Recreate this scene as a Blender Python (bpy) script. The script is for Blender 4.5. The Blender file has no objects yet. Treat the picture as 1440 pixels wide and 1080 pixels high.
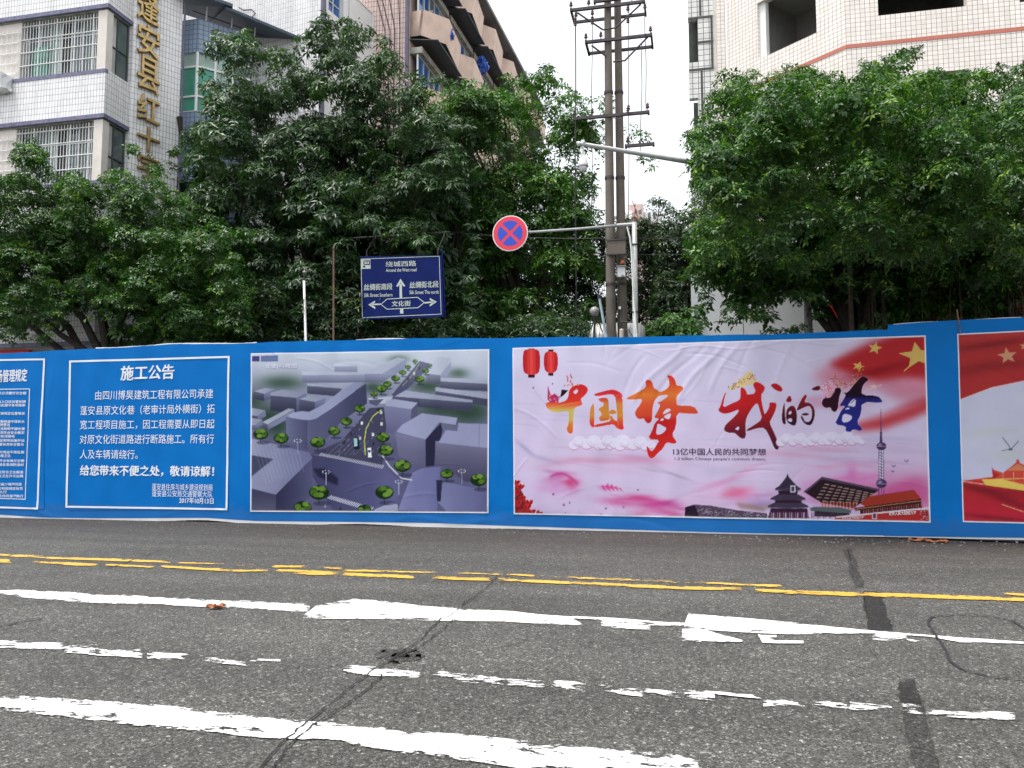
import bpy, bmesh, math, random
import numpy as np
from mathutils import Vector, Matrix, Euler

# ------------------------------------------------------------------ camera
SC = bpy.context.scene
COL = SC.collection
F, CH = 1130.0, 1.5                 # focal length in photo pixels (1440 wide), eye height
YAW, PITCH = math.radians(12.7), math.radians(4.65)
cam_d = bpy.data.cameras.new('camera'); cam = bpy.data.objects.new('camera', cam_d); COL.objects.link(cam)
cam_d.sensor_width = 36.0; cam_d.lens = 36.0 * F / 1440; cam_d.clip_end = 2000; cam_d.clip_start = 0.05
cam.location = (0, 0, CH); cam.rotation_euler = (math.pi / 2 + PITCH, 0, YAW)
SC.camera = cam

# ------------------------------------------------------------------ light
SUN_EL, SUN_AZ = 70.0, -125.0       # degrees; azimuth from +Y towards +X (high on the left, a little to the viewer's side)
world = bpy.data.worlds.new('World'); SC.world = world; world.use_nodes = True
wn = world.node_tree; wn.nodes.clear()
sky = wn.nodes.new('ShaderNodeTexSky'); sky.sky_type = 'NISHITA'; sky.sun_disc = False
sky.sun_elevation = math.radians(SUN_EL); sky.sun_rotation = math.radians(SUN_AZ)
sky.air_density = 1.0; sky.dust_density = 4.0; sky.ozone_density = 1.0
hs = wn.nodes.new('ShaderNodeHueSaturation'); hs.inputs['Saturation'].default_value = 0.28
bg = wn.nodes.new('ShaderNodeBackground'); bg.inputs['Strength'].default_value = 0.15
wo = wn.nodes.new('ShaderNodeOutputWorld')
veil = wn.nodes.new('ShaderNodeMix'); veil.data_type = 'RGBA'; veil.inputs[0].default_value = 0.5; veil.inputs[7].default_value = (3.75, 3.8, 3.95, 1)   # even high cloud
wn.links.new(sky.outputs[0], hs.inputs['Color']); wn.links.new(hs.outputs[0], veil.inputs[6]); wn.links.new(veil.outputs[2], bg.inputs[0]); wn.links.new(bg.outputs[0], wo.inputs[0])
sd = bpy.data.lights.new('sun', 'SUN'); sun = bpy.data.objects.new('sun', sd); COL.objects.link(sun)
sd.energy = 1.15; sd.angle = math.radians(12); sd.color = (1.0, 0.96, 0.9)
_e, _a = math.radians(SUN_EL), math.radians(SUN_AZ)
sdir = Vector((math.cos(_e) * math.sin(_a), math.cos(_e) * math.cos(_a), math.sin(_e)))
sun.rotation_euler = sdir.to_track_quat('Z', 'Y').to_euler(); sun.location = sdir * 60
SC.view_settings.view_transform = 'Standard'; SC.view_settings.look = 'None'
SC.view_settings.exposure = 1.34; SC.view_settings.gamma = 1.0; SC.view_settings.use_curve_mapping = False
SC.render.engine = 'CYCLES'
SC.cycles.max_bounces = 6; SC.cycles.transparent_max_bounces = 12; SC.cycles.diffuse_bounces = 4

# ------------------------------------------------------------------ photo pixel <-> place
RM = Euler(cam.rotation_euler).to_matrix()
RN = np.array(RM)
def ray(px, py):
    return RM @ Vector(((px - 720) / F, -(py - 540) / F, -1.0))
def on_y(px, py, Y):
    d = ray(px, py); t = Y / d.y
    return Vector((d.x * t, Y, CH + d.z * t))
def on_z(px, py, Z=0.0):
    d = ray(px, py); t = (Z - CH) / d.z
    return Vector((d.x * t, d.y * t, Z))
def at(px, py, D):
    """point seen at px, py and D metres ahead of the camera"""
    return Vector((0, 0, CH)) + ray(px, py) * D
def project(P):
    P = np.asarray(P, float).reshape(-1, 3) - np.array([0, 0, CH])
    c = P @ RN
    return 720 + F * c[:, 0] / -c[:, 2], 540 - F * c[:, 1] / -c[:, 2]
class Plane:
    """vertical plane through (x, y) running along dir; u along it, z up"""
    def __init__(s, x, y, dx, dy):
        n = math.hypot(dx, dy); s.x, s.y, s.dx, s.dy = x, y, dx / n, dy / n
    def uz(s, px, py):
        d = ray(px, py)
        # t*d = o + u*dir
        det = d.x * -s.dy + d.y * s.dx
        t = (s.x * -s.dy + s.y * s.dx) / det
        X, Y = d.x * t - s.x, d.y * t - s.y
        return X * s.dx + Y * s.dy, CH + d.z * t
    def p(s, u, z, off=0.0):
        # off > 0 = towards the viewer's side (right-hand normal flipped): n = (dy, -dx)
        return Vector((s.x + u * s.dx + off * s.dy, s.y + u * s.dy - off * s.dx, z))
def camdir(vpx):
    """horizontal world direction that vanishes at photo column vpx"""
    d = ray(vpx, 632); return d.x, d.y

# ------------------------------------------------------------------ mesh building
class MB:
    def __init__(s): s.v = []; s.f = []; s.uv = []
    def face(s, pts, uv=None):
        i = len(s.v); s.v += [tuple(p) for p in pts]; s.f.append(tuple(range(i, i + len(pts))))
        s.uv += list(uv) if uv else [(p[0], p[2]) for p in pts]
        return s
    def hexa(s, c, uvs=None):
        """8 corners: bottom 4 (ccw from above), top 4"""
        i = len(s.v); s.v += [tuple(p) for p in c]
        for q in ((3, 2, 1, 0), (4, 5, 6, 7), (0, 1, 5, 4), (1, 2, 6, 5), (2, 3, 7, 6), (3, 0, 4, 7)):
            s.f.append(tuple(i + k for k in q))
            a, b, d = Vector(c[q[0]]), Vector(c[q[1]]), Vector(c[q[3]])
            w, h = (b - a).length, (d - a).length
            if abs(a.z - b.z) > 0.5 * (a - b).length: s.uv += [(0, 0), (0, w), (h, w), (h, 0)]
            else: s.uv += [(0, a.z), (w, b.z), (w, b.z + h), (0, a.z + h)] if abs(d.z - a.z) > 1e-6 else [(0, 0), (w, 0), (w, h), (0, h)]
        return s
    def box(s, c, size, rz=0.0, rx=0.0, ry=0.0):
        m = Euler((rx, ry, rz)).to_matrix(); c = Vector(c); x, y, z = size[0] / 2, size[1] / 2, size[2] / 2
        pts = [(-x, -y, -z), (x, -y, -z), (x, y, -z), (-x, y, -z), (-x, -y, z), (x, -y, z), (x, y, z), (-x, y, z)]
        return s.hexa([c + m @ Vector(p) for p in pts])
    def slab(s, pl, u0, u1, z0, z1, o0, o1):
        """box on a Plane between offsets o0 (back) and o1 (front)"""
        return s.hexa([pl.p(u0, z0, o1), pl.p(u1, z0, o1), pl.p(u1, z0, o0), pl.p(u0, z0, o0),
                       pl.p(u0, z1, o1), pl.p(u1, z1, o1), pl.p(u1, z1, o0), pl.p(u0, z1, o0)])
    def tube(s, pts, r, n=8, r2=None, cap=True):
        pts = [Vector(p) for p in pts]; m = len(pts); base = len(s.v); L = 0
        up = Vector((0, 0, 1))
        for i, p in enumerate(pts):
            d = (pts[min(i + 1, m - 1)] - pts[max(i - 1, 0)]).normalized()
            a = d.cross(up if abs(d.z) < 0.9 else Vector((1, 0, 0))).normalized(); b = d.cross(a)
            rr = r if r2 is None else r + (r2 - r) * i / max(1, m - 1)
            if callable(r): rr = r(i / (m - 1))
            for k in range(n):
                t = 2 * math.pi * k / n
                s.v.append(tuple(p + (a * math.cos(t) + b * math.sin(t)) * rr))
        for i in range(m - 1):
            for k in range(n):
                a0, a1 = base + i * n + k, base + i * n + (k + 1) % n
                s.f.append((a0, a1, a1 + n, a0 + n)); s.uv += [(k / n, i), ((k + 1) / n, i), ((k + 1) / n, i + 1), (k / n, i + 1)]
        if cap:
            s.f.append(tuple(base + k for k in range(n - 1, -1, -1))); s.uv += [(0, 0)] * n
            s.f.append(tuple(base + (m - 1) * n + k for k in range(n))); s.uv += [(0, 0)] * n
        return s
    def lathe(s, c, prof, n=16, axis='Z'):
        """profile [(r, h)] round a vertical (or Y) axis at c"""
        base = len(s.v); c = Vector(c)
        for r, h in prof:
            for k in range(n):
                t = 2 * math.pi * k / n; x, y = r * math.cos(t), r * math.sin(t)
                s.v.append(tuple(c + (Vector((x, y, h)) if axis == 'Z' else Vector((x, h, y)) if axis == 'Y' else Vector((h, x, y)))))
        for i in range(len(prof) - 1):
            for k in range(n):
                a0, a1 = base + i * n + k, base + i * n + (k + 1) % n
                s.f.append((a0, a1, a1 + n, a0 + n)); s.uv += [(0, 0), (1, 0), (1, 1), (0, 1)]
        s.f.append(tuple(base + k for k in range(n - 1, -1, -1))); s.uv += [(0, 0)] * n
        s.f.append(tuple(base + (len(prof) - 1) * n + k for k in range(n))); s.uv += [(0, 0)] * n
        return s
ORG = {}
def mesh_of(name, mb, m, org=(0, 0, 0), smooth=False):
    me = bpy.data.meshes.new(name); o = Vector(org)
    me.from_pydata([(p[0] - o.x, p[1] - o.y, p[2] - o.z) for p in mb.v], [], mb.f)
    uv = me.uv_layers.new(name='UVMap'); uv.data.foreach_set('uv', np.array(mb.uv, dtype=np.float32).ravel())
    if m: me.materials.append(m)
    if smooth: me.polygons.foreach_set('use_smooth', [True] * len(me.polygons))
    me.update(); return me
def props(o, label=None, cat=None, group=None, kind=None):
    if label: o['label'] = label
    if cat: o['category'] = cat
    if group: o['group'] = group
    if kind: o['kind'] = kind
    return o
def root(name, label, cat, loc, group=None):
    o = bpy.data.objects.new(name, None); o.empty_display_size = 0.2; o.location = loc; COL.objects.link(o)
    ORG[o.name] = tuple(loc); return props(o, label, cat, group)
def part(name, mb, m, parent, label=None, kind=None, smooth=False):
    org = ORG[parent.name]
    me = mb if isinstance(mb, bpy.types.Mesh) else mesh_of(name, mb, m, org, smooth)
    o = bpy.data.objects.new(name, me); COL.objects.link(o); o.parent = parent
    ORG[o.name] = org; return props(o, label, kind=kind)
def single(name, mb, m, label, cat, loc=None, group=None, kind=None, smooth=False):
    if loc is None:
        a = np.array(mb.v); loc = tuple((a.min(0) + a.max(0)) / 2 * np.array([1, 1, 0]) + np.array([0, 0, a[:, 2].min()]))
    o = bpy.data.objects.new(name, mesh_of(name, mb, m, loc, smooth)); o.location = loc; COL.objects.link(o)
    ORG[o.name] = tuple(loc); return props(o, label, cat, group, kind)
def struct(name, mb, m, label=None, smooth=False):
    o = bpy.data.objects.new(name, mesh_of(name, mb, m, (0, 0, 0), smooth)); COL.objects.link(o)
    ORG[o.name] = (0, 0, 0); return props(o, label, kind='structure')
def copy_tree(o, parent=None, shift=None, label=None):
    c = o.copy(); COL.objects.link(c); c.parent = parent
    if shift is not None: c.location = o.location + Vector(shift)
    if label: c['label'] = label
    for ch in list(o.children): copy_tree(ch, c)
    return c

# ------------------------------------------------------------------ materials
def lin(c):
    c = np.asarray(c, float) / 255.0
    return np.where(c <= 0.04045, c / 12.92, ((c + 0.055) / 1.055) ** 2.4)
def nt(name):
    m = bpy.data.materials.new(name); m.use_nodes = True; n = m.node_tree
    return m, n, n.nodes['Principled BSDF']
def N(n, t, **kw):
    x = n.nodes.new(t)
    for k, v in kw.items():
        if k in x.inputs: x.inputs[k].default_value = v
        else: setattr(x, k, v)
    return x
def ramp(n, stops, interp='LINEAR'):
    r = n.nodes.new('ShaderNodeValToRGB'); r.color_ramp.interpolation = interp
    while len(r.color_ramp.elements) < len(stops): r.color_ramp.elements.new(0.5)
    for e, (p, c) in zip(r.color_ramp.elements, stops):
        e.position = p; e.color = (c, c, c, 1) if isinstance(c, (int, float)) else (*c, 1)
    return r
def mixc(n, fac, a, b, mode='MIX'):
    x = n.nodes.new('ShaderNodeMix'); x.data_type = 'RGBA'; x.blend_type = mode
    for s, v in ((x.inputs[0], fac), (x.inputs[6], a), (x.inputs[7], b)):
        if isinstance(v, bpy.types.NodeSocket): n.links.new(v, s)
        elif isinstance(v, (int, float)): s.default_value = v
        else: s.default_value = (*v, 1) if len(v) == 3 else v
    return x.outputs[2]
def simple(name, col, rough=0.6, metal=0.0, var=0.18, scale=4.0, bump=0.0, bscale=60.0, spec=0.5):
    """plain paint, concrete or metal with uneven colour and fine relief"""
    m, n, b = nt(name)
    tc = N(n, 'ShaderNodeTexCoord'); no = N(n, 'ShaderNodeTexNoise', Scale=scale, Detail=6.0, Roughness=0.6)
    n.links.new(tc.outputs['Object'], no.inputs['Vector'])
    col = np.array(col, float)
    r = ramp(n, [(0.3, tuple(np.clip(col * (1 - var), 0, 1))), (0.7, tuple(np.clip(col * (1 + var), 0, 1)))])
    n.links.new(no.outputs['Fac'], r.inputs[0]); n.links.new(r.outputs[0], b.inputs['Base Color'])
    b.inputs['Roughness'].default_value = rough; b.inputs['Metallic'].default_value = metal
    b.inputs['Specular IOR Level'].default_value = spec
    if bump:
        n2 = N(n, 'ShaderNodeTexNoise', Scale=bscale, Detail=4.0); n.links.new(tc.outputs['Object'], n2.inputs['Vector'])
        bu = N(n, 'ShaderNodeBump', Strength=bump, Distance=0.01); n.links.new(n2.outputs['Fac'], bu.inputs['Height'])
        n.links.new(bu.outputs[0], b.inputs['Normal'])
    return m
def tiles(name, col, w, h, joint=(0.12, 0.11, 0.11), mortar=0.012, var=0.08, rough=0.3, grime=0.35, bigline=None):
    """glazed facade tiles, stack bond, in metres of UV; joints sunk"""
    m, n, b = nt(name)
    tc = N(n, 'ShaderNodeUVMap'); ob = N(n, 'ShaderNodeTexCoord')
    br = N(n, 'ShaderNodeTexBrick', offset=0.0, squash=1.0); br.inputs['Scale'].default_value = 1.0
    br.inputs['Brick Width'].default_value = w; br.inputs['Row Height'].default_value = h
    br.inputs['Mortar Size'].default_value = mortar; br.inputs['Mortar Smooth'].default_value = 0.15; br.inputs['Bias'].default_value = 0.0
    col = np.array(col, float)
    br.inputs['Color1'].default_value = (*np.clip(col * (1 - var), 0, 1), 1); br.inputs['Color2'].default_value = (*np.clip(col * (1 + var * .5), 0, 1), 1)
    br.inputs['Mortar'].default_value = (*joint, 1)
    n.links.new(tc.outputs[0], br.inputs['Vector'])
    mp = N(n, 'ShaderNodeMapping'); mp.inputs['Scale'].default_value = (1.6, 1.6, 0.22); n.links.new(ob.outputs['Object'], mp.inputs[0])
    no = N(n, 'ShaderNodeTexNoise', Scale=1.3, Detail=7.0, Roughness=0.62); n.links.new(mp.outputs[0], no.inputs['Vector'])
    r = ramp(n, [(0.42, (1, 1, 1)), (0.78, (1 - grime, 1 - grime, 1 - grime * 1.08))]); n.links.new(no.outputs['Fac'], r.inputs[0])
    c = mixc(n, 1.0, br.outputs['Color'], r.outputs[0], 'MULTIPLY')
    n.links.new(c, b.inputs['Base Color'])
    b.inputs['Roughness'].default_value = rough
    inv = N(n, 'ShaderNodeMath', operation='SUBTRACT'); inv.inputs[0].default_value = 1.0; n.links.new(br.outputs['Fac'], inv.inputs[1])
    bu = N(n, 'ShaderNodeBump', Strength=0.5, Distance=0.006); n.links.new(inv.outputs[0], bu.inputs['Height'])
    n.links.new(bu.outputs[0], b.inputs['Normal'])
    return m
def glass(name, col, rough=0.06):
    m = simple(name, col, rough=rough, var=0.35, scale=1.2); return m
M = dict(
    white_tile=tiles('white wall tiles', (0.86, 0.86, 0.865), 0.105, 0.19, joint=(.17, .17, .19), mortar=0.0055, grime=.22),
    cream_tile=tiles('cream mosaic tiles', (0.87, 0.815, 0.755), 0.125, 0.125, joint=(0.17, 0.09, 0.08), mortar=0.0052, grime=.12),
    blue_tile=tiles('blue grey wall tiles', (0.27, 0.36, 0.50), 0.16, 0.17, joint=(.1, .12, .17)),
    pink_tile=tiles('pink wall tiles', (0.76, 0.60, 0.56), 0.12, 0.2, joint=(.3, .2, .19)),
    grid_tile=tiles('pale wall tiles with dark joints', (0.8, 0.82, 0.82), 0.2, 0.2, joint=(.13, .14, .15)),
    white_paint=simple('white wall paint', (0.8, 0.8, 0.79), 0.7, var=0.05, scale=1.5),
    slab_purple=simple('slate blue slab edge', (0.15, 0.15, 0.24), 0.6, var=.35, scale=9),
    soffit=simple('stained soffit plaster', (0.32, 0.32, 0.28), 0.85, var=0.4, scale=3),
    column=simple('cream column paint', (0.7, 0.65, 0.6), 0.7, var=.08),
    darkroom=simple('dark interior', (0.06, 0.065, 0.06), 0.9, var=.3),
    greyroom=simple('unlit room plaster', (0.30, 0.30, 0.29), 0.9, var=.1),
    door_brown=simple('dark brown door', (0.07, 0.045, 0.035), 0.5),
    bar=simple('white enamelled bars', (0.75, 0.76, 0.76), 0.4, var=.1, scale=12),
    frame=simple('pale aluminium', (0.6, 0.62, 0.63), 0.35, metal=.3, var=.08),
    darkframe=simple('dark window frame', (0.06, 0.06, 0.065), 0.5),
    glass_grey=glass('grey window glass', (0.10, 0.14, 0.14)),
    glass_green=glass('green window glass', (0.06, 0.28, 0.20)),
    glass_pale=glass('pale green glass', (0.30, 0.42, 0.37)),
    glass_blue=glass('blue window glass', (0.03, 0.11, 0.33)),
    frosted=glass('dirty frosted glass', (0.42, 0.43, 0.41), 0.4),
    curtain=simple('pale curtain', (0.22, 0.26, 0.26), 0.9, var=.25, scale=14),
    pipe=simple('purple grey pipe', (0.13, 0.12, 0.18), 0.5),
    red_band=simple('terracotta tile band', (0.50, 0.16, 0.11), 0.5, var=.12, scale=14),
    orange_panel=simple('salmon painted concrete', (0.74, 0.57, 0.48), 0.75, var=.14, scale=2),
    dark_metal=simple('dark corrugated metal', (0.07, 0.075, 0.085), 0.5, var=.3),
    roof_grey=simple('weathered grey roofing', (0.18, 0.18, 0.19), 0.8, var=.2),
    tarp=simple('blue plastic tarpaulin', (0.05, 0.13, 0.52), 0.35, var=.3, scale=6),
    canopy=simple('dark blue canopy sheet', (0.05, 0.075, 0.11), 0.5, var=.3),
    gold=simple('gilded metal', (0.46, 0.33, 0.14), 0.36, metal=0.85, var=.3, scale=7),
    gold_shaded=simple('shade toned gilded edge', (0.28, 0.19, 0.08), 0.45, metal=0.7, var=.3, scale=7),  # darker copy of the gilding, shade put into the colour of letter sides
    concrete=simple('weathered pole concrete', (0.15, 0.128, 0.108), 0.9, var=.22, scale=2.5, bump=.4, bscale=45),
    galv=simple('galvanised steel', (0.42, 0.43, 0.43), 0.5, metal=.25, var=.15, scale=8),
    steel_dark=simple('rusty dark steel', (0.055, 0.045, 0.05), 0.6, metal=.2, var=.4, scale=9),
    rust=simple('rusty brown pipe', (0.16, 0.10, 0.075), 0.8, var=.35, scale=9),
    ceramic=simple('brown glazed porcelain', (0.10, 0.06, 0.06), 0.25, var=.2),
    cable=simple('black cable', (0.03, 0.03, 0.035), 0.6),
    white_plastic=simple('white plastic', (0.72, 0.73, 0.74), 0.35, var=.05),
    grey_plastic=simple('grey plastic', (0.34, 0.35, 0.36), 0.5, var=.1),
    orange=simple('orange plastic', (0.55, 0.14, 0.04), 0.5),
    sign_navy=simple('navy retroreflective sheet', (0.003, 0.013, 0.115), 0.4, var=.25, scale=3, spec=.12),
    sign_pale=simple('pale retroreflective letters', (0.50, 0.56, 0.50), 0.4, var=.12, scale=20),
    sign_red=simple('red sign sheet', (0.72, 0.03, 0.07), 0.35, var=.05),
    sign_blue=simple('blue sign sheet', (0.012, 0.06, 0.50), 0.35, var=.05),
    sign_white=simple('white sign sheet', (0.75, 0.75, 0.74), 0.4, var=.05),
    bark=simple('dark bark', (0.03, 0.024, 0.018), 0.9, var=.4, scale=6, bump=.8, bscale=22),
    root_bark=simple('hanging root bark', (0.05, 0.034, 0.026), 0.95, var=.35, scale=12),
    ground=simple('bare ground', (0.11, 0.10, 0.085), 0.95, var=.3, scale=.6, bump=.3, bscale=8),
    paving=simple('grey paving', (0.22, 0.21, 0.20), 0.9, var=.15, scale=2),
    dry_leaf=simple('dry brown leaf', (0.30, 0.10, 0.035), 0.7, var=.4, scale=20),
    shop_white=simple('white shop panel', (0.70, 0.72, 0.73), 0.5, var=.07, scale=.9),
    shop_red=simple('red shop banner', (0.65, 0.02, 0.02), 0.5, var=.1),
    shop_yellow=simple('yellow banner lettering', (0.75, 0.50, 0.03), 0.5, var=.1),
)
# ------------------------------------------------------------------ ground, road, markings
def asphalt(name, tone=1.0, coarse=1.0):
    m, n, b = nt(name)
    tc = N(n, 'ShaderNodeTexCoord'); P = tc.outputs['Object']
    big = N(n, 'ShaderNodeTexNoise', Scale=0.45, Detail=8.0, Roughness=0.6); n.links.new(P, big.inputs['Vector'])
    mid = N(n, 'ShaderNodeTexNoise', Scale=7.0, Detail=6.0, Roughness=0.7); n.links.new(P, mid.inputs['Vector'])
    vo = N(n, 'ShaderNodeTexVoronoi', Scale=135.0 * coarse); n.links.new(P, vo.inputs['Vector'])
    vo2 = N(n, 'ShaderNodeTexVoronoi', Scale=60.0 * coarse); n.links.new(P, vo2.inputs['Vector'])
    t = tone
    base = ramp(n, [(0.3, (0.060 * t, 0.059 * t, 0.0545 * t)), (0.7, (0.088 * t, 0.0865 * t, 0.080 * t))]); n.links.new(big.outputs['Fac'], base.inputs[0])
    m1 = ramp(n, [(0.3, 0.82), (0.7, 1.16)]); n.links.new(mid.outputs['Fac'], m1.inputs[0])
    c = mixc(n, 1.0, base.outputs[0], m1.outputs[0], 'MULTIPLY')
    # wheel tracks polished lighter, dust and old drips between them
    tm = N(n, 'ShaderNodeMapping'); tm.inputs['Scale'].default_value = (.12, 1.1, 1); n.links.new(P, tm.inputs[0]); tn = N(n, 'ShaderNodeTexNoise', Scale=1.0, Detail=4.0, Roughness=.55); n.links.new(tm.outputs[0], tn.inputs['Vector'])
    tr_ = ramp(n, [(0.35, 0.84), (0.65, 1.14)]); n.links.new(tn.outputs['Fac'], tr_.inputs[0]); c = mixc(n, 1.0, c, tr_.outputs[0], 'MULTIPLY')
    # every stone its own tone
    sx = N(n, 'ShaderNodeSeparateColor'); n.links.new(vo.outputs['Color'], sx.inputs[0])
    st = ramp(n, [(0.0, 0.36), (0.4, 0.82), (0.75, 1.2), (0.9, 1.7), (1.0, 3.0)]); n.links.new(sx.outputs[0], st.inputs[0])
    c = mixc(n, 1.0, c, st.outputs[0], 'MULTIPLY')
    sx2 = N(n, 'ShaderNodeSeparateColor'); n.links.new(vo2.outputs['Color'], sx2.inputs[0])
    st2 = ramp(n, [(0.0, 0.5), (0.5, 1.0), (0.92, 1.25), (1.0, 3.0)]); n.links.new(sx2.outputs[1], st2.inputs[0])
    c = mixc(n, 1.0, c, st2.outputs[0], 'MULTIPLY')
    # darker and browner towards the far edge of the road, ragged by noise
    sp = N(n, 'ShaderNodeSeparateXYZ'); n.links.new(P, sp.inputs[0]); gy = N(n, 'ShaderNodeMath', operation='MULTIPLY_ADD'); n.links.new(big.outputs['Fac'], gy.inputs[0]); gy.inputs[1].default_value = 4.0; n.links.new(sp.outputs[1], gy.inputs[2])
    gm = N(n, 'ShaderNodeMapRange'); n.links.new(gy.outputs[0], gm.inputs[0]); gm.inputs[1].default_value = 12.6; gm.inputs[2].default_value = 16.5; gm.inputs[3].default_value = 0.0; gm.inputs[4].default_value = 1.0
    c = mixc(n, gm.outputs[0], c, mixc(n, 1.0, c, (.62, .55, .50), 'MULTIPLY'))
    n.links.new(c, b.inputs['Base Color'])
    b.inputs['Roughness'].default_value = 0.8; b.inputs['Specular IOR Level'].default_value = 0.3
    bu = N(n, 'ShaderNodeBump', Strength=0.55, Distance=0.008)
    n.links.new(sx.outputs[0], bu.inputs['Height']); n.links.new(bu.outputs[0], b.inputs['Normal'])
    return m
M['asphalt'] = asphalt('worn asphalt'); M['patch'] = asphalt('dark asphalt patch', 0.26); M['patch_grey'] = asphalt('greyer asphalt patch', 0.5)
def worn(name, col, wear, rough=0.6, grain=(2.2, 11.0, 60.0), dark=0.0):
    """paint that has come away in flakes: where it is gone the mesh is open and the road shows"""
    m, n, b = nt(name)
    uv = N(n, 'ShaderNodeUVMap'); se = N(n, 'ShaderNodeSeparateXYZ'); n.links.new(uv.outputs[0], se.inputs[0])
    tc = N(n, 'ShaderNodeTexCoord'); mp = N(n, 'ShaderNodeMapping'); mp.inputs['Scale'].default_value = (1.0, 2.4, 1.0)
    n.links.new(tc.outputs['Object'], mp.inputs[0])
    nodes = [N(n, 'ShaderNodeTexNoise', Scale=g, Detail=5.0, Roughness=0.65) for g in grain]
    for x in nodes: n.links.new(mp.outputs[0], x.inputs['Vector'])
    def mth(op, a, c, clamp=False):
        x = N(n, 'ShaderNodeMath', operation=op); x.use_clamp = clamp
        for i, v in enumerate((a, c)):
            if isinstance(v, bpy.types.NodeSocket): n.links.new(v, x.inputs[i])
            else: x.inputs[i].default_value = v
        return x.outputs[0]
    noise = mth('ADD', mth('MULTIPLY', nodes[0].outputs['Fac'], 0.45), mth('ADD', mth('MULTIPLY', nodes[1].outputs['Fac'], 0.35), mth('MULTIPLY', nodes[2].outputs['Fac'], 0.2)))
    noise = mth('ADD', mth('MULTIPLY', mth('SUBTRACT', noise, 0.5), 1.9), 0.5)
    v = se.outputs[1]
    edge = mth('MULTIPLY', mth('MINIMUM', v, mth('SUBTRACT', 1.0, v)), 2.0)      # 0 at the edges, 1 mid
    edge = mth('MINIMUM', edge, mth('MULTIPLY', se.outputs[0], 6.0))
    edge = mth('POWER', edge, 0.45)
    # keep where noise < limit
    lim = mth('ADD', mth('MULTIPLY', edge, 0.22), 0.60 - wear)
    k = mth('MULTIPLY', mth('SUBTRACT', lim, noise), 30.0, True)
    rr = ramp(n, [(0.3, tuple(np.array(col) * 0.86)), (0.7, tuple(np.clip(np.array(col) * 1.06, 0, 1)))]); n.links.new(nodes[1].outputs['Fac'], rr.inputs[0])
    n.links.new(rr.outputs[0], b.inputs['Base Color']); b.inputs['Roughness'].default_value = rough
    n.links.new(k, b.inputs['Alpha'])
    return m
M['white_mark'] = worn('worn white road paint', (0.80, 0.80, 0.79), 0.165)
M['white_mark_worn'] = worn('flaking white road paint', (0.80, 0.80, 0.79), 0.215)
M['white_mark_solid'] = worn('thick white road paint', (0.80, 0.80, 0.79), 0.13)
M['yellow_mark'] = worn('worn yellow road paint', (0.62, 0.37, 0.05), 0.175)
M['yellow_faint'] = worn('faded yellow road paint', (0.62, 0.40, 0.06), 0.25)
M['crack'] = worn('open crack', (0.012, 0.012, 0.012), 0.13, rough=.95, grain=(5, 25, 90))
M['crack_faint'] = worn('hairline crack', (0.02, 0.02, 0.02), 0.2, rough=.95, grain=(5, 25, 90))
M['tar'] = worn('poured tar', (0.022, 0.022, 0.026), 0.10, rough=.6, grain=(4, 22, 70))

g = MB(); g.face([(-400, -400, -0.03), (400, -400, -0.03), (400, 600, -0.03), (-400, 600, -0.03)]); struct('ground', g, M['ground'])
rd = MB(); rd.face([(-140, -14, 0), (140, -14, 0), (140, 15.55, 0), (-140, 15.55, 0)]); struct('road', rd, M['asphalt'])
pv = MB(); pv.box((0, 17.3, 0.045), (280, 3.3, 0.15)); struct('pavement', pv, M['paving'])
kb = MB(); kb.box((0, 15.6, 0.05), (280, 0.12, 0.165)); struct('kerb', kb, M['paving'])
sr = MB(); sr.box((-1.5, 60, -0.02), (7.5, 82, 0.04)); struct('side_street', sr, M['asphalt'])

def strip(rows, z):
    """rows of (px, py_top, py_bottom) on the road -> a strip split into short quads, v across 0..1"""
    mb = MB(); out = []
    for (x0, t0, b0), (x1, t1, b1) in zip(rows[:-1], rows[1:]):
        k = max(1, int(abs(x1 - x0) / 14))
        for i in range(k): 
            s = i / k; out.append((x0 + (x1 - x0) * s, t0 + (t1 - t0) * s, b0 + (b1 - b0) * s))
    out.append(rows[-1])
    mid = [on_z(o[0], (o[1] + o[2]) / 2, z) for o in out]; cum = [0.0]
    for p_, q_ in zip(mid[:-1], mid[1:]): cum.append(cum[-1] + (q_ - p_).length)
    end = [max(.0, min(c_, cum[-1] - c_)) for c_ in cum]
    for k, (a, c) in enumerate(zip(out[:-1], out[1:])):
        q = [on_z(a[0], a[2], z), on_z(c[0], c[2], z), on_z(c[0], c[1], z), on_z(a[0], a[1], z)]
        mb.face(q, [(end[k], 0), (end[k + 1], 0), (end[k + 1], 1), (end[k], 1)])
    return mb
def marks(name, mat, segs, z=0.008, label=None):
    mb = MB()
    for k_, rows in enumerate(segs):
        s = strip(rows, z + (k_ % 5) * .0005); i = len(mb.v); mb.v += s.v; mb.f += [tuple(i + k for k in f) for f in s.f]; mb.uv += s.uv
    struct(name, mb, M[mat], label)
marks('yellow_line_marking', 'yellow_mark', [
    [(-150, 778, 784), (16, 785.5, 791.5)], [(42, 788.5, 791), (80, 790, 793)], [(66, 789.5, 792), (100, 790.5, 795.5), (139, 793, 796)],
    [(148, 792.5, 795), (217, 796, 799)], [(226, 795, 798), (330, 800, 804), (377, 801, 803)], [(388, 800, 803), (430, 801, 808), (480, 804, 809)],
    [(480, 804.5, 809.5), (583, 809, 813.5)], [(606, 809.5, 813), (640, 811, 815.5), (690, 812.5, 816.5)],
    [(700, 812.5, 816.5), (760, 815.5, 819.5), (960, 824, 829), (1043, 826, 830)], [(1062, 828, 833), (1200, 832, 838.5), (1320, 836, 841.5), (1440, 840, 846), (1600, 847, 853)]], label='long worn yellow centre line')
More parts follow.
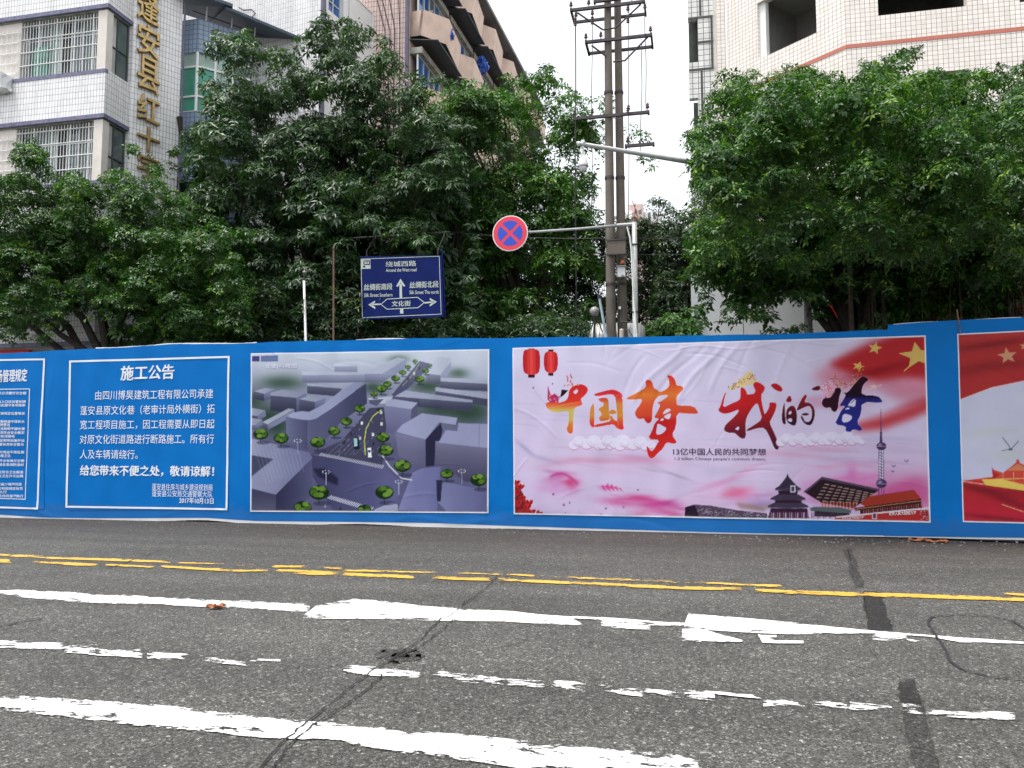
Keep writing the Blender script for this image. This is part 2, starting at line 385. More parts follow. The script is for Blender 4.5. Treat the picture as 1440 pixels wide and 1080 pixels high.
marks('faded_yellow_line_marking', 'yellow_mark', [
    [(65, 783, 786), (120, 784, 787.5), (165, 785, 789), (240, 789, 792)], [(250, 790, 792), (322, 792, 794)], [(334, 791.5, 795.5), (360, 793, 796)],
    [(382, 794.5, 798), (430, 795, 798.5)], [(454, 797, 799), (482, 798, 801)], [(712, 806, 808.5), (752, 808.5, 811)],
    [(1412, 833, 836), (1440, 834, 838), (1490, 836, 840)]], label='broken upper yellow line')
marks('faint_yellow_line_marking', 'yellow_faint', [
    [(-150, 773, 776), (65, 781, 785)], [(482, 800, 803.5), (620, 804, 806)], [(640, 804, 806.5), (712, 807, 809)], [(760, 809, 811.5), (960, 817, 820), (1100, 822, 826)], [(1214, 828, 831), (1232, 829, 833)]])
marks('upper_white_line_marking', 'white_mark', [
    [(-150, 820, 826), (0, 830, 835.5), (33, 829, 840), (110, 833, 847), (170, 836, 849), (233, 840, 851), (333, 844, 855), (436, 849, 861)],
    [(803, 866, 869), (850, 868.5, 872)], [(845, 867.5, 881), (880, 870, 884.5), (915, 873, 885)], [(905, 873, 879), (965, 875.5, 880)],
    [(1273, 897, 902.5), (1304, 903, 904.5)], [(1227, 888, 899.5), (1250, 889, 901), (1275, 890.5, 898)]])
marks('wide_white_line_marking', 'white_mark_solid', [
    [(425, 866, 868.5), (447, 850, 870), (500, 841.5, 870), (540, 845, 871), (597, 852, 872.5), (713, 858.5, 874), (760, 864, 877), (803, 867, 879), (818, 877, 879)],
    [(962, 878, 882), (968, 862.5, 884), (1060, 870, 890), (1117, 875, 892), (1160, 880, 891), (1227, 886.5, 890.5), (1307, 893, 895), (1350, 896, 903), (1440, 902.5, 905)],
    [(959, 884, 902), (990, 885, 902.5), (1044, 900, 902.5)], [(1066, 892, 893), (1072, 893, 903.5), (1080, 893, 904), (1092, 893, 904)], [(1075, 899.5, 904.5), (1130, 901, 904.5)]],
    label='short wide white bars of the stop marking')
marks('middle_white_line_marking', 'white_mark_worn', [
    [(-150, 889, 900), (0, 900, 911), (97, 904, 913.5)], [(88, 906, 917), (138, 906, 921.5)], [(137, 912, 921.5), (200, 913, 925)],
    [(207, 914.5, 926), (267, 918, 930)], [(280, 920, 930), (347, 930, 936)], [(350, 926, 930), (395, 927, 930)],
    [(483, 934, 946), (530, 937, 951), (592, 943, 954)], [(595, 944, 948), (617, 946, 949)], [(615, 943, 949), (650, 945, 959), (712, 953, 963)],
    [(710, 953, 963), (766, 957, 969)], [(775, 956, 964), (800, 957, 970), (824, 960, 973)], [(840, 962, 972), (905, 969, 980)], [(905, 967, 973), (962, 972, 983)],
    [(958, 968, 983), (1005, 975, 985)], [(985, 970, 974), (1075, 978, 983)], [(1073, 983, 993), (1135, 983, 993)], [(1136, 982, 990), (1192, 989, 998)],
    [(1193, 986, 999), (1255, 993, 1003)], [(1265, 988, 1004), (1301, 992, 1006)], [(1300, 995, 1004), (1365, 999, 1011), (1428, 1001, 1014)], [(1450, 1005, 1012), (1600, 1015, 1025)]])
marks('lower_white_line_marking', 'white_mark', [
    [(-150, 966, 984), (0, 977, 999), (100, 982, 1009), (200, 989, 1021), (283, 996, 1029), (367, 1006, 1037), (480, 1017, 1043), (557, 1025, 1058),
     (680, 1035, 1072), (780, 1046, 1088), (873, 1054, 1097), (955, 1060, 1108), (980, 1070, 1106), (1005, 1090, 1104)]])
def ribbon(pts, w, z=0.012, jit=2.0, seed=1, sub=6):
    rg = random.Random(seed); P = []
    for (x0, y0), (x1, y1) in zip(pts[:-1], pts[1:]):
        for i in range(sub):
            s = i / sub; P.append((x0 + (x1 - x0) * s + rg.uniform(-jit, jit), y0 + (y1 - y0) * s + rg.uniform(-jit, jit) * .5))
    P.append(pts[-1]); G = [on_z(p[0], p[1], z) for p in P]; mb = MB(); L = 0
    for i, (a, b_) in enumerate(zip(G[:-1], G[1:])):
        d = (b_ - a); n_ = Vector((-d.y, d.x, 0)).normalized()
        if i == 0: prev = n_
        w0, w1 = w * rg.uniform(.6, 1.2), w * rg.uniform(.6, 1.2)
        mb.face([a - prev * w / 2, b_ - n_ * w / 2, b_ + n_ * w / 2, a + prev * w / 2], [(1, 0), (1, 0), (1, 1), (1, 1)])
        prev = n_; L += d.length
    return mb
def crack(pts, w, mat='crack', seed=1, jit=2.0, name='road_crack'): struct(name, ribbon(pts, w * (.42 if mat != 'tar' else .8), seed=seed, jit=jit), M[mat])
crack([(622, 868), (590, 899), (560, 920), (530, 938), (480, 975), (430, 1015), (395, 1045), (350, 1095)], .03, seed=3)
crack([(638, 872), (612, 893), (590, 908), (555, 925)], .026, seed=4)
crack([(537, 948), (512, 972), (484, 992), (440, 1018), (405, 1050), (372, 1095)], .028, seed=5)
crack([(700, 810), (684, 826), (660, 842), (645, 853)], .022, seed=6)
crack([(672, 838), (650, 852), (628, 868)], .02, seed=7)
crack([(760, 782), (735, 797), (712, 810)], .02, 'crack_faint', 8)
crack([(750, 895), (725, 905), (705, 910)], .02, 'crack_faint', 9)
crack([(180, 836), (150, 850), (120, 858)], .03, 'crack_faint', 10)
crack([(110, 842), (60, 846), (20, 852)], .03, 'crack_faint', 11)
crack([(287, 815), (270, 824), (240, 832)], .025, 'crack_faint', 12)
crack([(60, 868), (20, 876), (-20, 884)], .08, 'crack_faint', 13)
crack([(330, 757), (230, 772), (150, 800), (70, 806)], .05, 'crack_faint', 14)
crack([(1440, 884), (1425, 873), (1395, 866), (1345, 863), (1310, 867), (1304, 875), (1316, 893), (1328, 910), (1337, 930), (1352, 940), (1390, 950), (1440, 955), (1500, 957)], .026, 'tar', 15, jit=1.0, name='tar_seam')
def blotch(pts, mat, z=0.004, name='asphalt_patch', seed=2, jit=2.5, sub=7):
    rg = random.Random(seed); P = []
    for (x0, y0), (x1, y1) in zip(pts, pts[1:] + pts[:1]):
        for i in range(sub):
            s = i / sub; P.append(on_z(x0 + (x1 - x0) * s + rg.uniform(-jit, jit), y0 + (y1 - y0) * s + rg.uniform(-jit, jit) * .5, z))
    struct(name, MB().face(P), M[mat])
blotch([(1186, 772), (1197, 772), (1216, 826), (1201, 826)], 'patch_grey', seed=21)
blotch([(1212, 832), (1238, 832), (1246, 862), (1258, 886), (1222, 886), (1216, 860)], 'patch', seed=22)
blotch([(1262, 957), (1285, 955), (1300, 1000), (1322, 1082), (1285, 1084), (1270, 1000)], 'patch_grey', seed=23)
blotch([(1262, 959), (1284, 957), (1296, 988), (1268, 988)], 'patch', seed=24, z=.006)
blotch([(528, 916), (560, 911), (590, 917), (594, 927), (565, 932), (545, 930)], 'patch_grey', name='oil_stain', seed=25, jit=9)
blotch([(552, 920), (572, 915), (580, 922), (562, 927)], 'patch', name='oil_stain', seed=26, jit=7, z=.006)
blotch([(860, 742), (1440, 762), (1600, 770), (1600, 764), (1440, 757), (860, 740)], 'patch_grey', seed=27, jit=1.5, sub=14)

lg = random.Random(77); mb = MB()
for i in range(420):
    px = lg.uniform(-100, 1560); y0 = np.interp(px, (-100, 0, 360, 690, 960, 1300, 1440, 1600), (724, 728, 737, 743, 752, 759, 761, 766)); p = on_z(px, y0 + abs(lg.gauss(0, 5)) + 1, .004); s_ = lg.uniform(.008, .03)
    mb.box(p + Vector((0, 0, s_ * .25)), (s_, s_ * lg.uniform(.5, 1.2), s_ * .5), lg.uniform(0, 3), lg.uniform(-.3, .3))
o = struct('gravel_litter', mb, M['paving']); o['kind'] = 'stuff'
# ------------------------------------------------------------------ the hoarding: printed vinyl over a steel frame
HY = 15.0
def hz(px, py): p = on_y(px, py, HY); return p.x, p.z
_rg = np.random.RandomState(7)
FOLDS = []
def fold(x0, y0, x1, y1, w, a): 
    (X0, Z0), (X1, Z1) = hz(x0, y0), hz(x1, y1); FOLDS.append((X0, Z0, X1, Z1, w, a))
for i in range(95):                                     # small creases all along
    px = _rg.uniform(-140, 1590); top = _rg.rand() < .45
    py = _rg.uniform(478, 520) if top else _rg.uniform(640, 752)
    L = _rg.uniform(12, 70); an = _rg.uniform(-.5, .5) if _rg.rand() < .6 else _rg.uniform(.9, 2.2)
    fold(px, py, px + L * math.cos(an), py - L * math.sin(an) * (1 if _rg.rand() < .7 else -1), _rg.uniform(.012, .035), _rg.choice([-1, 1]) * _rg.uniform(.002, .006))
for f in ((893, 560, 955, 490, .05, .013), (925, 555, 985, 488, .045, -.010), (955, 560, 1012, 486, .05, .014), (880, 545, 905, 505, .04, -.008), (1000, 545, 1035, 488, .05, .011), (1040, 520, 1062, 480, .04, -.009),
          (10, 640, 75, 728, .03, -.009), (20, 660, 60, 720, .025, .008), (0, 690, 110, 742, .03, .01), (728, 575, 780, 610, .03, .006), (950, 492, 1290, 474, .02, .006), (1090, 560, 1110, 480, .05, .008),
          (20, 604, 52, 640, .02, .008), (560, 730, 700, 735, .03, .010), (860, 728, 940, 738, .03, -.009), (690, 480, 705, 740, .03, .008), (330, 485, 345, 735, .03, -.007), (72, 500, 64, 725, .035, .008), (230, 725, 330, 712, .02, .008),
          (365, 486, 385, 500, .02, .008), (480, 483, 560, 487, .02, -.007), (620, 486, 660, 480, .02, .007), (1320, 460, 1330, 750, .04, .007)): fold(*f)
def disp(X, Z):
    X = np.asarray(X, float); Z = np.asarray(Z, float)
    d = .012 * np.sin(X * 1.3 + .6) + .007 * np.sin(X * 3.1 + Z * .8) + .004 * np.sin(X * 7.3 - Z * 2.1) + .0022 * np.sin(X * 13.7 + 1.5 * np.sin(Z * 3.0 + X)) + .0016 * np.sin(Z * 9.0 + X * 4.0 + 2 * np.sin(X * 2.0))
    for X0, Z0, X1, Z1, w, a in FOLDS:
        dx, dz = X1 - X0, Z1 - Z0; L = math.hypot(dx, dz); dx /= L; dz /= L
        s = (X - X0) * dx + (Z - Z0) * dz; m = (s > -.2) & (s < L + .2)
        if not m.any(): continue
        t = (X[m] - X0) * -dz + (Z[m] - Z0) * dx; sm = s[m]
        bend = .05 * np.sin(sm * 4.0)
        e = np.clip(np.minimum(sm + .2, L + .2 - sm) / .25, 0, 1); e = e * e * (3 - 2 * e)
        d[m] += .6 * a * e * np.exp(-((t - bend) / w) ** 2)
    return d
def vinyl(name, col, rough=.5):
    m, n, b = nt(name)
    tc = N(n, 'ShaderNodeTexCoord'); no = N(n, 'ShaderNodeTexNoise', Scale=1.1, Detail=7.0, Roughness=.65); n.links.new(tc.outputs['Object'], no.inputs['Vector'])
    sx = N(n, 'ShaderNodeSeparateXYZ'); n.links.new(tc.outputs['Object'], sx.inputs[0])
    r = ramp(n, [(0.35, (1, 1, 1)), (0.8, (.86, .86, .88))]); n.links.new(no.outputs['Fac'], r.inputs[0])
    if col is None:
        a = N(n, 'ShaderNodeAttribute', attribute_name='print'); src = a.outputs['Color']
    else: src = tuple(col)
    c = mixc(n, 1.0, src, r.outputs[0], 'MULTIPLY')
    # splash dirt near the foot, torn up by noise
    n2 = N(n, 'ShaderNodeTexNoise', Scale=6.0, Detail=6.0); n.links.new(tc.outputs['Object'], n2.inputs['Vector'])
    ad = N(n, 'ShaderNodeMath', operation='MULTIPLY_ADD'); n.links.new(n2.outputs['Fac'], ad.inputs[0]); ad.inputs[1].default_value = -.5; n.links.new(sx.outputs[2], ad.inputs[2])
    rr = ramp(n, [(0.0, .14), (.12, 0.0)]); n.links.new(ad.outputs[0], rr.inputs[0])
    c = mixc(n, rr.outputs[0], c, (.10, .085, .07))
    n.links.new(c, b.inputs['Base Color']); b.inputs['Roughness'].default_value = rough; b.inputs['Specular IOR Level'].default_value = .1
    return m
M['vinyl_blue'] = vinyl('blue printed vinyl', (0.0, 0.145, 0.47))
M['vinyl_white'] = vinyl('white vinyl', (.78, .78, .80))
M['vinyl_print'] = vinyl('printed picture on vinyl', None)
M['print_white'] = simple('white print on vinyl', (.70, .74, .80), .45, var=.04)
M['print_dark'] = simple('dark purple print on vinyl', (.035, .02, .07), .45, var=.05)

top_px = [(-160, 503), (0, 497), (62, 494), (130, 490.5), (232, 484.5), (330, 483), (360, 482), (520, 477), (640, 475.5), (720, 475), (842, 474), (960, 472.5), (1080, 470), (1180, 466.5), (1256, 463.5)]
top2_px = [(1236, 456.5), (1254, 456.5), (1300, 453), (1350, 450), (1440, 446.5), (1600, 440)]
bot_px = [(-160, 722), (0, 726), (62, 730), (130, 731), (200, 731), (290, 730.5), (360, 735), (500, 736.5), (610, 738), (690, 741), (800, 745), (960, 750), (1100, 753.5), (1300, 757), (1440, 758.5), (1600, 763)]
def curve(pxs): 
    P = [hz(*p) for p in pxs]; xs = np.array([p[0] for p in P]); zs = np.array([p[1] for p in P])
    return lambda X: np.interp(X, xs, zs)
TOP, TOP2, BOT = curve(top_px), curve(top2_px), curve(bot_px)
def edge_rag(X, s): return .006 * np.sin(X * 2.3 + s) + .004 * np.sin(X * 7.1 + 2 * s) * np.sin(X * 1.1 + s) + .002 * np.sin(X * 31 + s) * np.sin(X * 3.7)
def grid_mesh(name, X, Z, Y, mat, cols=None, smooth=True):
    h, w = X.shape; co = np.stack([X, Y, Z], -1).reshape(-1, 3)
    me = bpy.data.meshes.new(name); me.vertices.add(h * w); me.vertices.foreach_set('co', co.astype(np.float32).ravel())
    i = (np.arange(h - 1)[:, None] * w + np.arange(w - 1)[None]).ravel()
    q = np.stack([i, i + 1, i + w + 1, i + w], 1)
    nq = len(q); me.loops.add(nq * 4); me.polygons.add(nq)
    me.loops.foreach_set('vertex_index', q.ravel().astype(np.int32))
    me.polygons.foreach_set('loop_start', (np.arange(nq) * 4).astype(np.int32))
    me.update(calc_edges=True)
    if smooth: me.polygons.foreach_set('use_smooth', np.ones(nq, bool))
    if cols is not None:
        a = me.color_attributes.new('print', 'FLOAT_COLOR', 'POINT')
        a.data.foreach_set('color', np.concatenate([cols.reshape(-1, 3), np.ones((h * w, 1))], 1).astype(np.float32).ravel())
    me.materials.append(mat); me.validate(); return me
hoarding = root('hoarding', 'long blue site hoarding of printed banners along the far edge of the road', 'hoarding', (0, HY, 0))
HO = Vector((0, HY, 0))
def sheet(x0, x1, topf, botf, step=.034, off=0.0, mat='vinyl_blue', rag=0.0, name='vinyl_sheet', label=None):
    xs = np.arange(x0, x1 + step / 2, step); n = int(3.5 / step)
    zt = topf(xs) + edge_rag(xs, 1) * rag; zb = botf(xs)
    t = np.linspace(0, 1, n)[:, None]
    X = np.repeat(xs[None], n, 0); Z = zb[None] * (1 - t) + zt[None] * t
    Y = -off - disp(X, Z)
    part(name, grid_mesh(name, X, Z, Y, M[mat]), None, hoarding, label)
XL, XS, XR = hz(-150, 600)[0], hz(1256, 600)[0], hz(1590, 600)[0]
sheet(XL, XS, TOP, lambda x: BOT(x) + .035, rag=1)
sheet(hz(1237, 600)[0], XR, lambda x: np.where(x < hz(1254.5, 600)[0], TOP(x) - .05, TOP2(x)), lambda x: BOT(x) + .03, off=.006, label='slightly taller vinyl sheet at the right end')
# white backing sheet that shows as a strip at the foot and here and there at the top
def backing(xs0, xs1, f0, f1, name, off=-.012, step=.04, n=4):
    xs = np.arange(xs0, xs1, step); t = np.linspace(0, 1, n)[:, None]
    X = np.repeat(xs[None], n, 0); Z = f0(xs)[None] * (1 - t) + f1(xs)[None] * t
    part(name, grid_mesh(name, X, Z, -off - disp(X, Z), M['vinyl_white']), None, hoarding)
backing(XL, XR, lambda x: BOT(x) - .028 + .018 * np.sin(x * 1.7) + edge_rag(x, 4) * .8, lambda x: BOT(x) + .10, 'bottom_hem', off=-.004)
backing(hz(135, 490)[0], hz(362, 490)[0], lambda x: TOP(x) - .1, lambda x: TOP(x) + .018 + .012 * np.sin(x * 2.3) + edge_rag(x, 2), 'torn_top_hem', off=-.003)
backing(hz(500, 490)[0], hz(640, 490)[0], lambda x: TOP(x) - .1, lambda x: TOP(x) + .004 + .014 * np.sin(x * 2.9) + edge_rag(x, 3) * .5, 'torn_top_hem', off=-.003)
backing(hz(1258, 490)[0], hz(1440, 490)[0], lambda x: TOP2(x) - .1, lambda x: TOP2(x) + .006 + .006 * np.sin(x * 3.9), 'torn_top_hem', off=-.009)
for i in range(11):                                       # the steel behind it
    x = XL + .3 + i * (XR - XL - .6) / 10
    part('frame_post', MB().box((x, HY + .10, 1.65), (.05, .05, 3.3)), M['galv'], hoarding)
    part('frame_brace', MB().tube([(x, HY + .12, 2.6), (x, HY + 1.2, .13)], .02, 6), M['galv'], hoarding)
for z in (.25, 1.7, 3.1): part('frame_rail', MB().box(((XL + XR) / 2, HY + .06, z), (XR - XL, .04, .04)), M['galv'], hoarding)

# ---- flat print: pictures are painted cell by cell into a fine mesh, in the photo's own pixel frame
class Canvas:
    def __init__(s, x0, y0, x1, y1, ss=2.0, col=(200, 200, 215)):
        s.x0, s.y0, s.ss = x0, y0, ss; s.w, s.h = int((x1 - x0) * ss), int((y1 - y0) * ss)
        s.X, s.Y = np.meshgrid(x0 + (np.arange(s.w) + .5) / ss, y0 + (np.arange(s.h) + .5) / ss)
        s.A = np.ones((s.h, s.w, 3)) * np.array(col, float)
    def _mix(s, sl, m, col):
        c = col(s.X[sl], s.Y[sl]) if callable(col) else np.array(col, float)
        s.A[sl] = s.A[sl] * (1 - m[..., None]) + c * m[..., None]
    def poly(s, pts, col, a=1.0, blur=0.0, sm=0):
        for _ in range(sm):
            q = []
            for (p, r) in zip(pts, pts[1:] + pts[:1]):
                q += [(p[0] * .75 + r[0] * .25, p[1] * .75 + r[1] * .25), (p[0] * .25 + r[0] * .75, p[1] * .25 + r[1] * .75)]
            pts = q
        P = np.array(pts, float); pad = blur * 3 + 1
        i0 = max(0, int((P[:, 1].min() - pad - s.y0) * s.ss)); i1 = min(s.h, int((P[:, 1].max() + pad - s.y0) * s.ss) + 2)
        j0 = max(0, int((P[:, 0].min() - pad - s.x0) * s.ss)); j1 = min(s.w, int((P[:, 0].max() + pad - s.x0) * s.ss) + 2)
        if i1 <= i0 or j1 <= j0: return
        sl = (slice(i0, i1), slice(j0, j1)); X, Y = s.X[sl], s.Y[sl]; acc = np.zeros(X.shape)
        offs = [(-.25, -.25), (.25, -.25), (-.25, .25), (.25, .25)]
        for ox, oy in offs:
            m = np.zeros(X.shape, bool); xx, yy = X + ox / s.ss, Y + oy / s.ss
            for k in range(len(P)):
                xa, ya = P[k]; xb, yb = P[k - 1]
                if ya == yb: continue
                m ^= ((ya > yy) != (yb > yy)) & (xx < (xb - xa) * (yy - ya) / (yb - ya) + xa)
            acc += m
        m = acc / 4
        if blur:
            r = max(1, int(blur * s.ss)); k = 2 * r + 1
            for ax in (0, 1, 0, 1):
                pd = [(0, 0), (0, 0)]; pd[ax] = (r + 1, r); c = np.cumsum(np.pad(m, pd, mode='edge' if False else 'constant'), axis=ax)
                m = (np.take(c, range(k, c.shape[ax]), axis=ax) - np.take(c, range(0, c.shape[ax] - k), axis=ax)) / k
        s._mix(sl, np.clip(m * a, 0, 1), col)
    def blob(s, cx, cy, rx, ry, col, a=1.0, rot=0.0, p=2.0):
        c, n = math.cos(rot), math.sin(rot); R = max(rx, ry) * 2.4
        i0 = max(0, int((cy - R - s.y0) * s.ss)); i1 = min(s.h, int((cy + R - s.y0) * s.ss)); j0 = max(0, int((cx - R - s.x0) * s.ss)); j1 = min(s.w, int((cx + R - s.x0) * s.ss))
        if i1 <= i0 or j1 <= j0: return
        sl = (slice(i0, i1), slice(j0, j1)); X, Y = s.X[sl] - cx, s.Y[sl] - cy
        r = (((X * c + Y * n) / rx) ** 2 + ((-X * n + Y * c) / ry) ** 2) ** (p / 2); s._mix(sl, a * np.exp(-r), col)
    def disc(s, cx, cy, rx, ry, col, a=1.0, rot=0): s.poly([(cx + rx * math.cos(t) * math.cos(rot) - ry * math.sin(t) * math.sin(rot), cy + rx * math.cos(t) * math.sin(rot) + ry * math.sin(t) * math.cos(rot)) for t in np.linspace(0, 2 * math.pi, 15)[:-1]], col, a)
    def line(s, pts, w, col, a=1.0):
        for (xa, ya), (xb, yb) in zip(pts[:-1], pts[1:]):
            L = math.hypot(xb - xa, yb - ya) or 1; nx, ny = -(yb - ya) / L * w / 2, (xb - xa) / L * w / 2
            s.poly([(xa + nx, ya + ny), (xb + nx, yb + ny), (xb - nx, yb - ny), (xa - nx, ya - ny)], col, a)
    def sample(s, px, py):
        u = np.clip((px - s.x0) * s.ss - .5, 0, s.w - 1.001); v = np.clip((py - s.y0) * s.ss - .5, 0, s.h - 1.001)
        i, j = v.astype(int), u.astype(int); fu, fv = (u - j)[..., None], (v - i)[..., None]; A = s.A
        return (A[i, j] * (1 - fu) + A[i, j + 1] * fu) * (1 - fv) + (A[i + 1, j] * (1 - fu) + A[i + 1, j + 1] * fu) * fv
def poster(name, quad, cv, texel, label, bright=1.0, border=1.6, mark=None):
    """quad: photo corners TL TR BR BL of the print"""
    q = [np.array(hz(*p)) for p in quad]
    w = int(abs(quad[1][0] - quad[0][0]) * texel) + 1; h = int(abs(quad[3][1] - quad[0][1]) * texel) + 1
    s, t = np.meshgrid(np.linspace(0, 1, w), np.linspace(0, 1, h))
    P = (q[3][None, None] * ((1 - s) * (1 - t))[..., None] + q[2] * (s * (1 - t))[..., None] + q[1] * (s * t)[..., None] + q[0] * ((1 - s) * t)[..., None])
    X, Z = P[..., 0], P[..., 1]
    px, py = project(np.stack([X, np.full(X.shape, HY), Z], -1)); px, py = px.reshape(X.shape), py.reshape(X.shape)
    C = lin(cv.sample(px, py)) * bright
    W, H = abs(quad[1][0] - quad[0][0]), abs(quad[3][1] - quad[0][1])
    e = np.minimum(np.minimum(s, 1 - s) * W, np.minimum(t, 1 - t) * H); bm = np.clip(border - e + .5, 0, 1)[..., None]
    C = C * (1 - bm) + np.array([.72, .74, .80]) * bm
    Y = -.011 - disp(X, Z)
    return part(name, grid_mesh(name, X, Z, Y, M['vinyl_print'], np.clip(C, 0, 1)), None, hoarding, label)

# ---- lettering
_fc = bpy.data.curves.new('tmp', 'FONT'); _fo = bpy.data.objects.new('tmp', _fc); COL.objects.link(_fo)
def glyphs(txt, bold=0.0, extrude=0.0, bevel=0.0, res=3, space=1.0):
    _fc.body = txt; _fc.offset = bold; _fc.extrude = extrude; _fc.bevel_depth = bevel; _fc.resolution_u = res; _fc.bevel_resolution = 1; _fc.space_character = space
    bpy.context.view_layer.update()
    me = bpy.data.meshes.new_from_object(_fo.evaluated_get(bpy.context.evaluated_depsgraph_get()))
    v = np.zeros(len(me.vertices) * 3); me.vertices.foreach_get('co', v); v = v.reshape(-1, 3)
    f = [tuple(p.vertices) for p in me.polygons]; bpy.data.meshes.remove(me); return v, f
def wall_text(txt, x0, y0, x1, y1, h, mat, parent, bold=.02, off=.016, name='lettering', place=None):
    """text between photo points (x0,y0)-(x1,y1), the middle line of the letters, h pixels high"""
    v, f = glyphs(txt)
    if not len(v): return
    nv = len(v); sh = np.zeros(nv)
    if bold > .012:                       # heavier type: printed again a hair to the side, each pass a millimetre proud
        b_ = bold * .75; f = f + [tuple(i + nv for i in q) for q in f] + [tuple(i + 2 * nv for i in q) for q in f]
        v = np.concatenate([v, v + (b_, b_ * .6, 0), v + (-b_, -b_ * .6, 0)]); sh = np.repeat([0., .001, .002], nv)
    a, b = v.min(0), v.max(0); s = (v[:, 0] - a[0]) / (b[0] - a[0]); t = (v[:, 1] - (a[1] + b[1]) / 2) / (b[1] - a[1])
    out = MB()
    if place is None:
        A, B = hz(x0, y0), hz(x1, y1); A2, B2 = hz(x0, y0 - h / 2), hz(x1, y1 - h / 2)
        X = A[0] + (B[0] - A[0]) * s; hh = ((A2[1] - A[1]) * (1 - s) + (B2[1] - B[1]) * s) * 2; Z = A[1] + (B[1] - A[1]) * s + hh * t
        Y = HY - off - sh - disp(X, Z); P = np.stack([X, Y, Z], 1)
    else: P = place(s, t)
    out.v = [tuple(p) for p in P]; out.f = f; out.uv = [(0, 0)] * sum(len(k) for k in f)
    return part(name, out, M[mat] if isinstance(mat, str) else mat, parent)
def wall_line(pts, wpx, mat, parent, name='border', off=.013):
    out = MB()
    for (xa, ya), (xb, yb) in zip(pts[:-1], pts[1:]):
        n = max(2, int(math.hypot(xb - xa, yb - ya) / 4)); L = math.hypot(xb - xa, yb - ya); tx, ty = (xb - xa) / L * wpx / 2, (yb - ya) / L * wpx / 2
        xa, ya, xb, yb = xa - tx, ya - ty, xb + tx, yb + ty
        rows = []
        for i in range(n + 1):
            x, y = xa + (xb - xa) * i / n, ya + (yb - ya) * i / n
            r = []
            for s in (-1, 1):
                X, Z = hz(x - ty * s, y + tx * s); r.append((X, HY - off - float(disp(np.array([X]), np.array([Z]))[0]), Z))
            rows.append(r)
        for a, b in zip(rows[:-1], rows[1:]): out.face([a[0], b[0], b[1], a[1]])
    return part(name, out, M[mat], parent)
def notice(name, x0, y0, x1, y1, label):
    """the printed notice itself: a thin blue patch of print that carries border and lettering"""
    q = [hz(*p) for p in ((x0, y1), (x1, y1), (x1, y0), (x0, y0))]; s, t = np.meshgrid(np.linspace(0, 1, 60), np.linspace(0, 1, 50)); P = sum(np.array(q[k])[None, None] * w[..., None] for k, w in enumerate(((1 - s) * (1 - t), s * (1 - t), s * t, (1 - s) * t)))
    X, Z = P[..., 0], P[..., 1]
    return part(name, grid_mesh(name, X, Z, -.008 - disp(X, Z), M['vinyl_blue']), None, hoarding, label)
nA = notice('notice_panel', 97, 508, 322, 717, 'blue notice panel with large white announcement text')
wall_line([(99.5, 508.5), (322, 502), (319.5, 716), (94.5, 712.5), (99.5, 508.5)], 2.6, 'print_white', nA)
for txt, x0, y0, x1, y1, h, b in (
    ('施工公告', 170, 525, 246, 522.5, 21, .035),
    ('由四川博昊建筑工程有限公司承建', 135, 556, 300.5, 553.5, 13.2, .010),
    ('蓬安县原文化巷（老审计局外横街）拓', 114, 577.5, 302.5, 574.5, 13.2, .010),
    ('宽工程项目施工，因工程需要从即日起', 113.5, 597.5, 302.5, 596, 13.2, .010),
    ('对原文化街道路进行断路施工。所有行', 113, 617.8, 302, 617, 13.2, .010),
    ('人及车辆请绕行。', 113, 638.7, 194, 639, 13, .010),
    ('给您带来不便之处，敬请谅解！', 113, 661.5, 302.5, 663, 15.5, .04),
    ('蓬安县住房与城乡建设规划局', 213.5, 684.5, 300, 685.5, 9.3, .0),
    ('蓬安县公安局交通警察大队', 213.5, 693.8, 300, 695, 9.3, .0),
    ('2017年10月13日', 252, 703.5, 301.5, 704.5, 8.6, .025)): wall_text(txt, x0, y0, x1, y1, h, 'print_white', nA, b)
nB = notice('notice_panel', -110, 505, 63, 716, 'blue notice panel of small white rules text cut by the left edge')
wall_line([(-110, 508), (63, 505.5), (53.8, 715), (-118, 710)], 2.4, 'print_white', nB)
wall_line([(-90, 548), (43, 547), (36.5, 702), (-96, 698)], 1.0, 'print_white', nB)
wall_text('施工现场管理规定', -30, 530, 40, 527.5, 18, 'print_white', nB, .035)
for i, (txt, y, x1) in enumerate((('进入施工现场人员必须戴好安全帽', 553, 38.5), ('施工现场主要出入口应设置标牌', 565, 38), ('施工作业人员应遵守各项规章', 570, 37.5), ('现场材料应按规定位置堆放', 581.5, 37), ('施工现场道路应保持平整畅通不得积水', 593, 36.5), ('保持整洁', 597.5, 15),
    ('施工机械应当按照平面布置', 603, 36.5), ('现场用电线路必须符合安全规定', 608.5, 36), ('严禁任意拉线接电', 613.5, 22), ('夜间施工应有充足照明设施并设', 619.5, 36), ('施工现场应设置各类安全警示', 625, 35), ('建筑垃圾应及时清运不得乱倒', 636, 35), ('保持周围环境卫生', 641, 16), ('现场消防设施应齐全有效并定期', 648, 35), ('检查不得挪用各类消防器材', 653.5, 34.5),
    ('工人宿舍食堂应符合卫生标准', 664, 34), ('食堂必须有卫生许可证明', 669.5, 33.5), ('施工期间应减少噪声扰民', 681, 32), ('如有违反者将按规定处罚', 687, 33), ('以上规定自公布之日起执行', 692, 10), ('请全体施工人员共同遵守执行', 697.5, 34))):
    wall_text(txt, x1 - 8.2 * len(txt) * .62 + 0, y - .3, x1, y, 4.2, 'print_white', nB, .02)

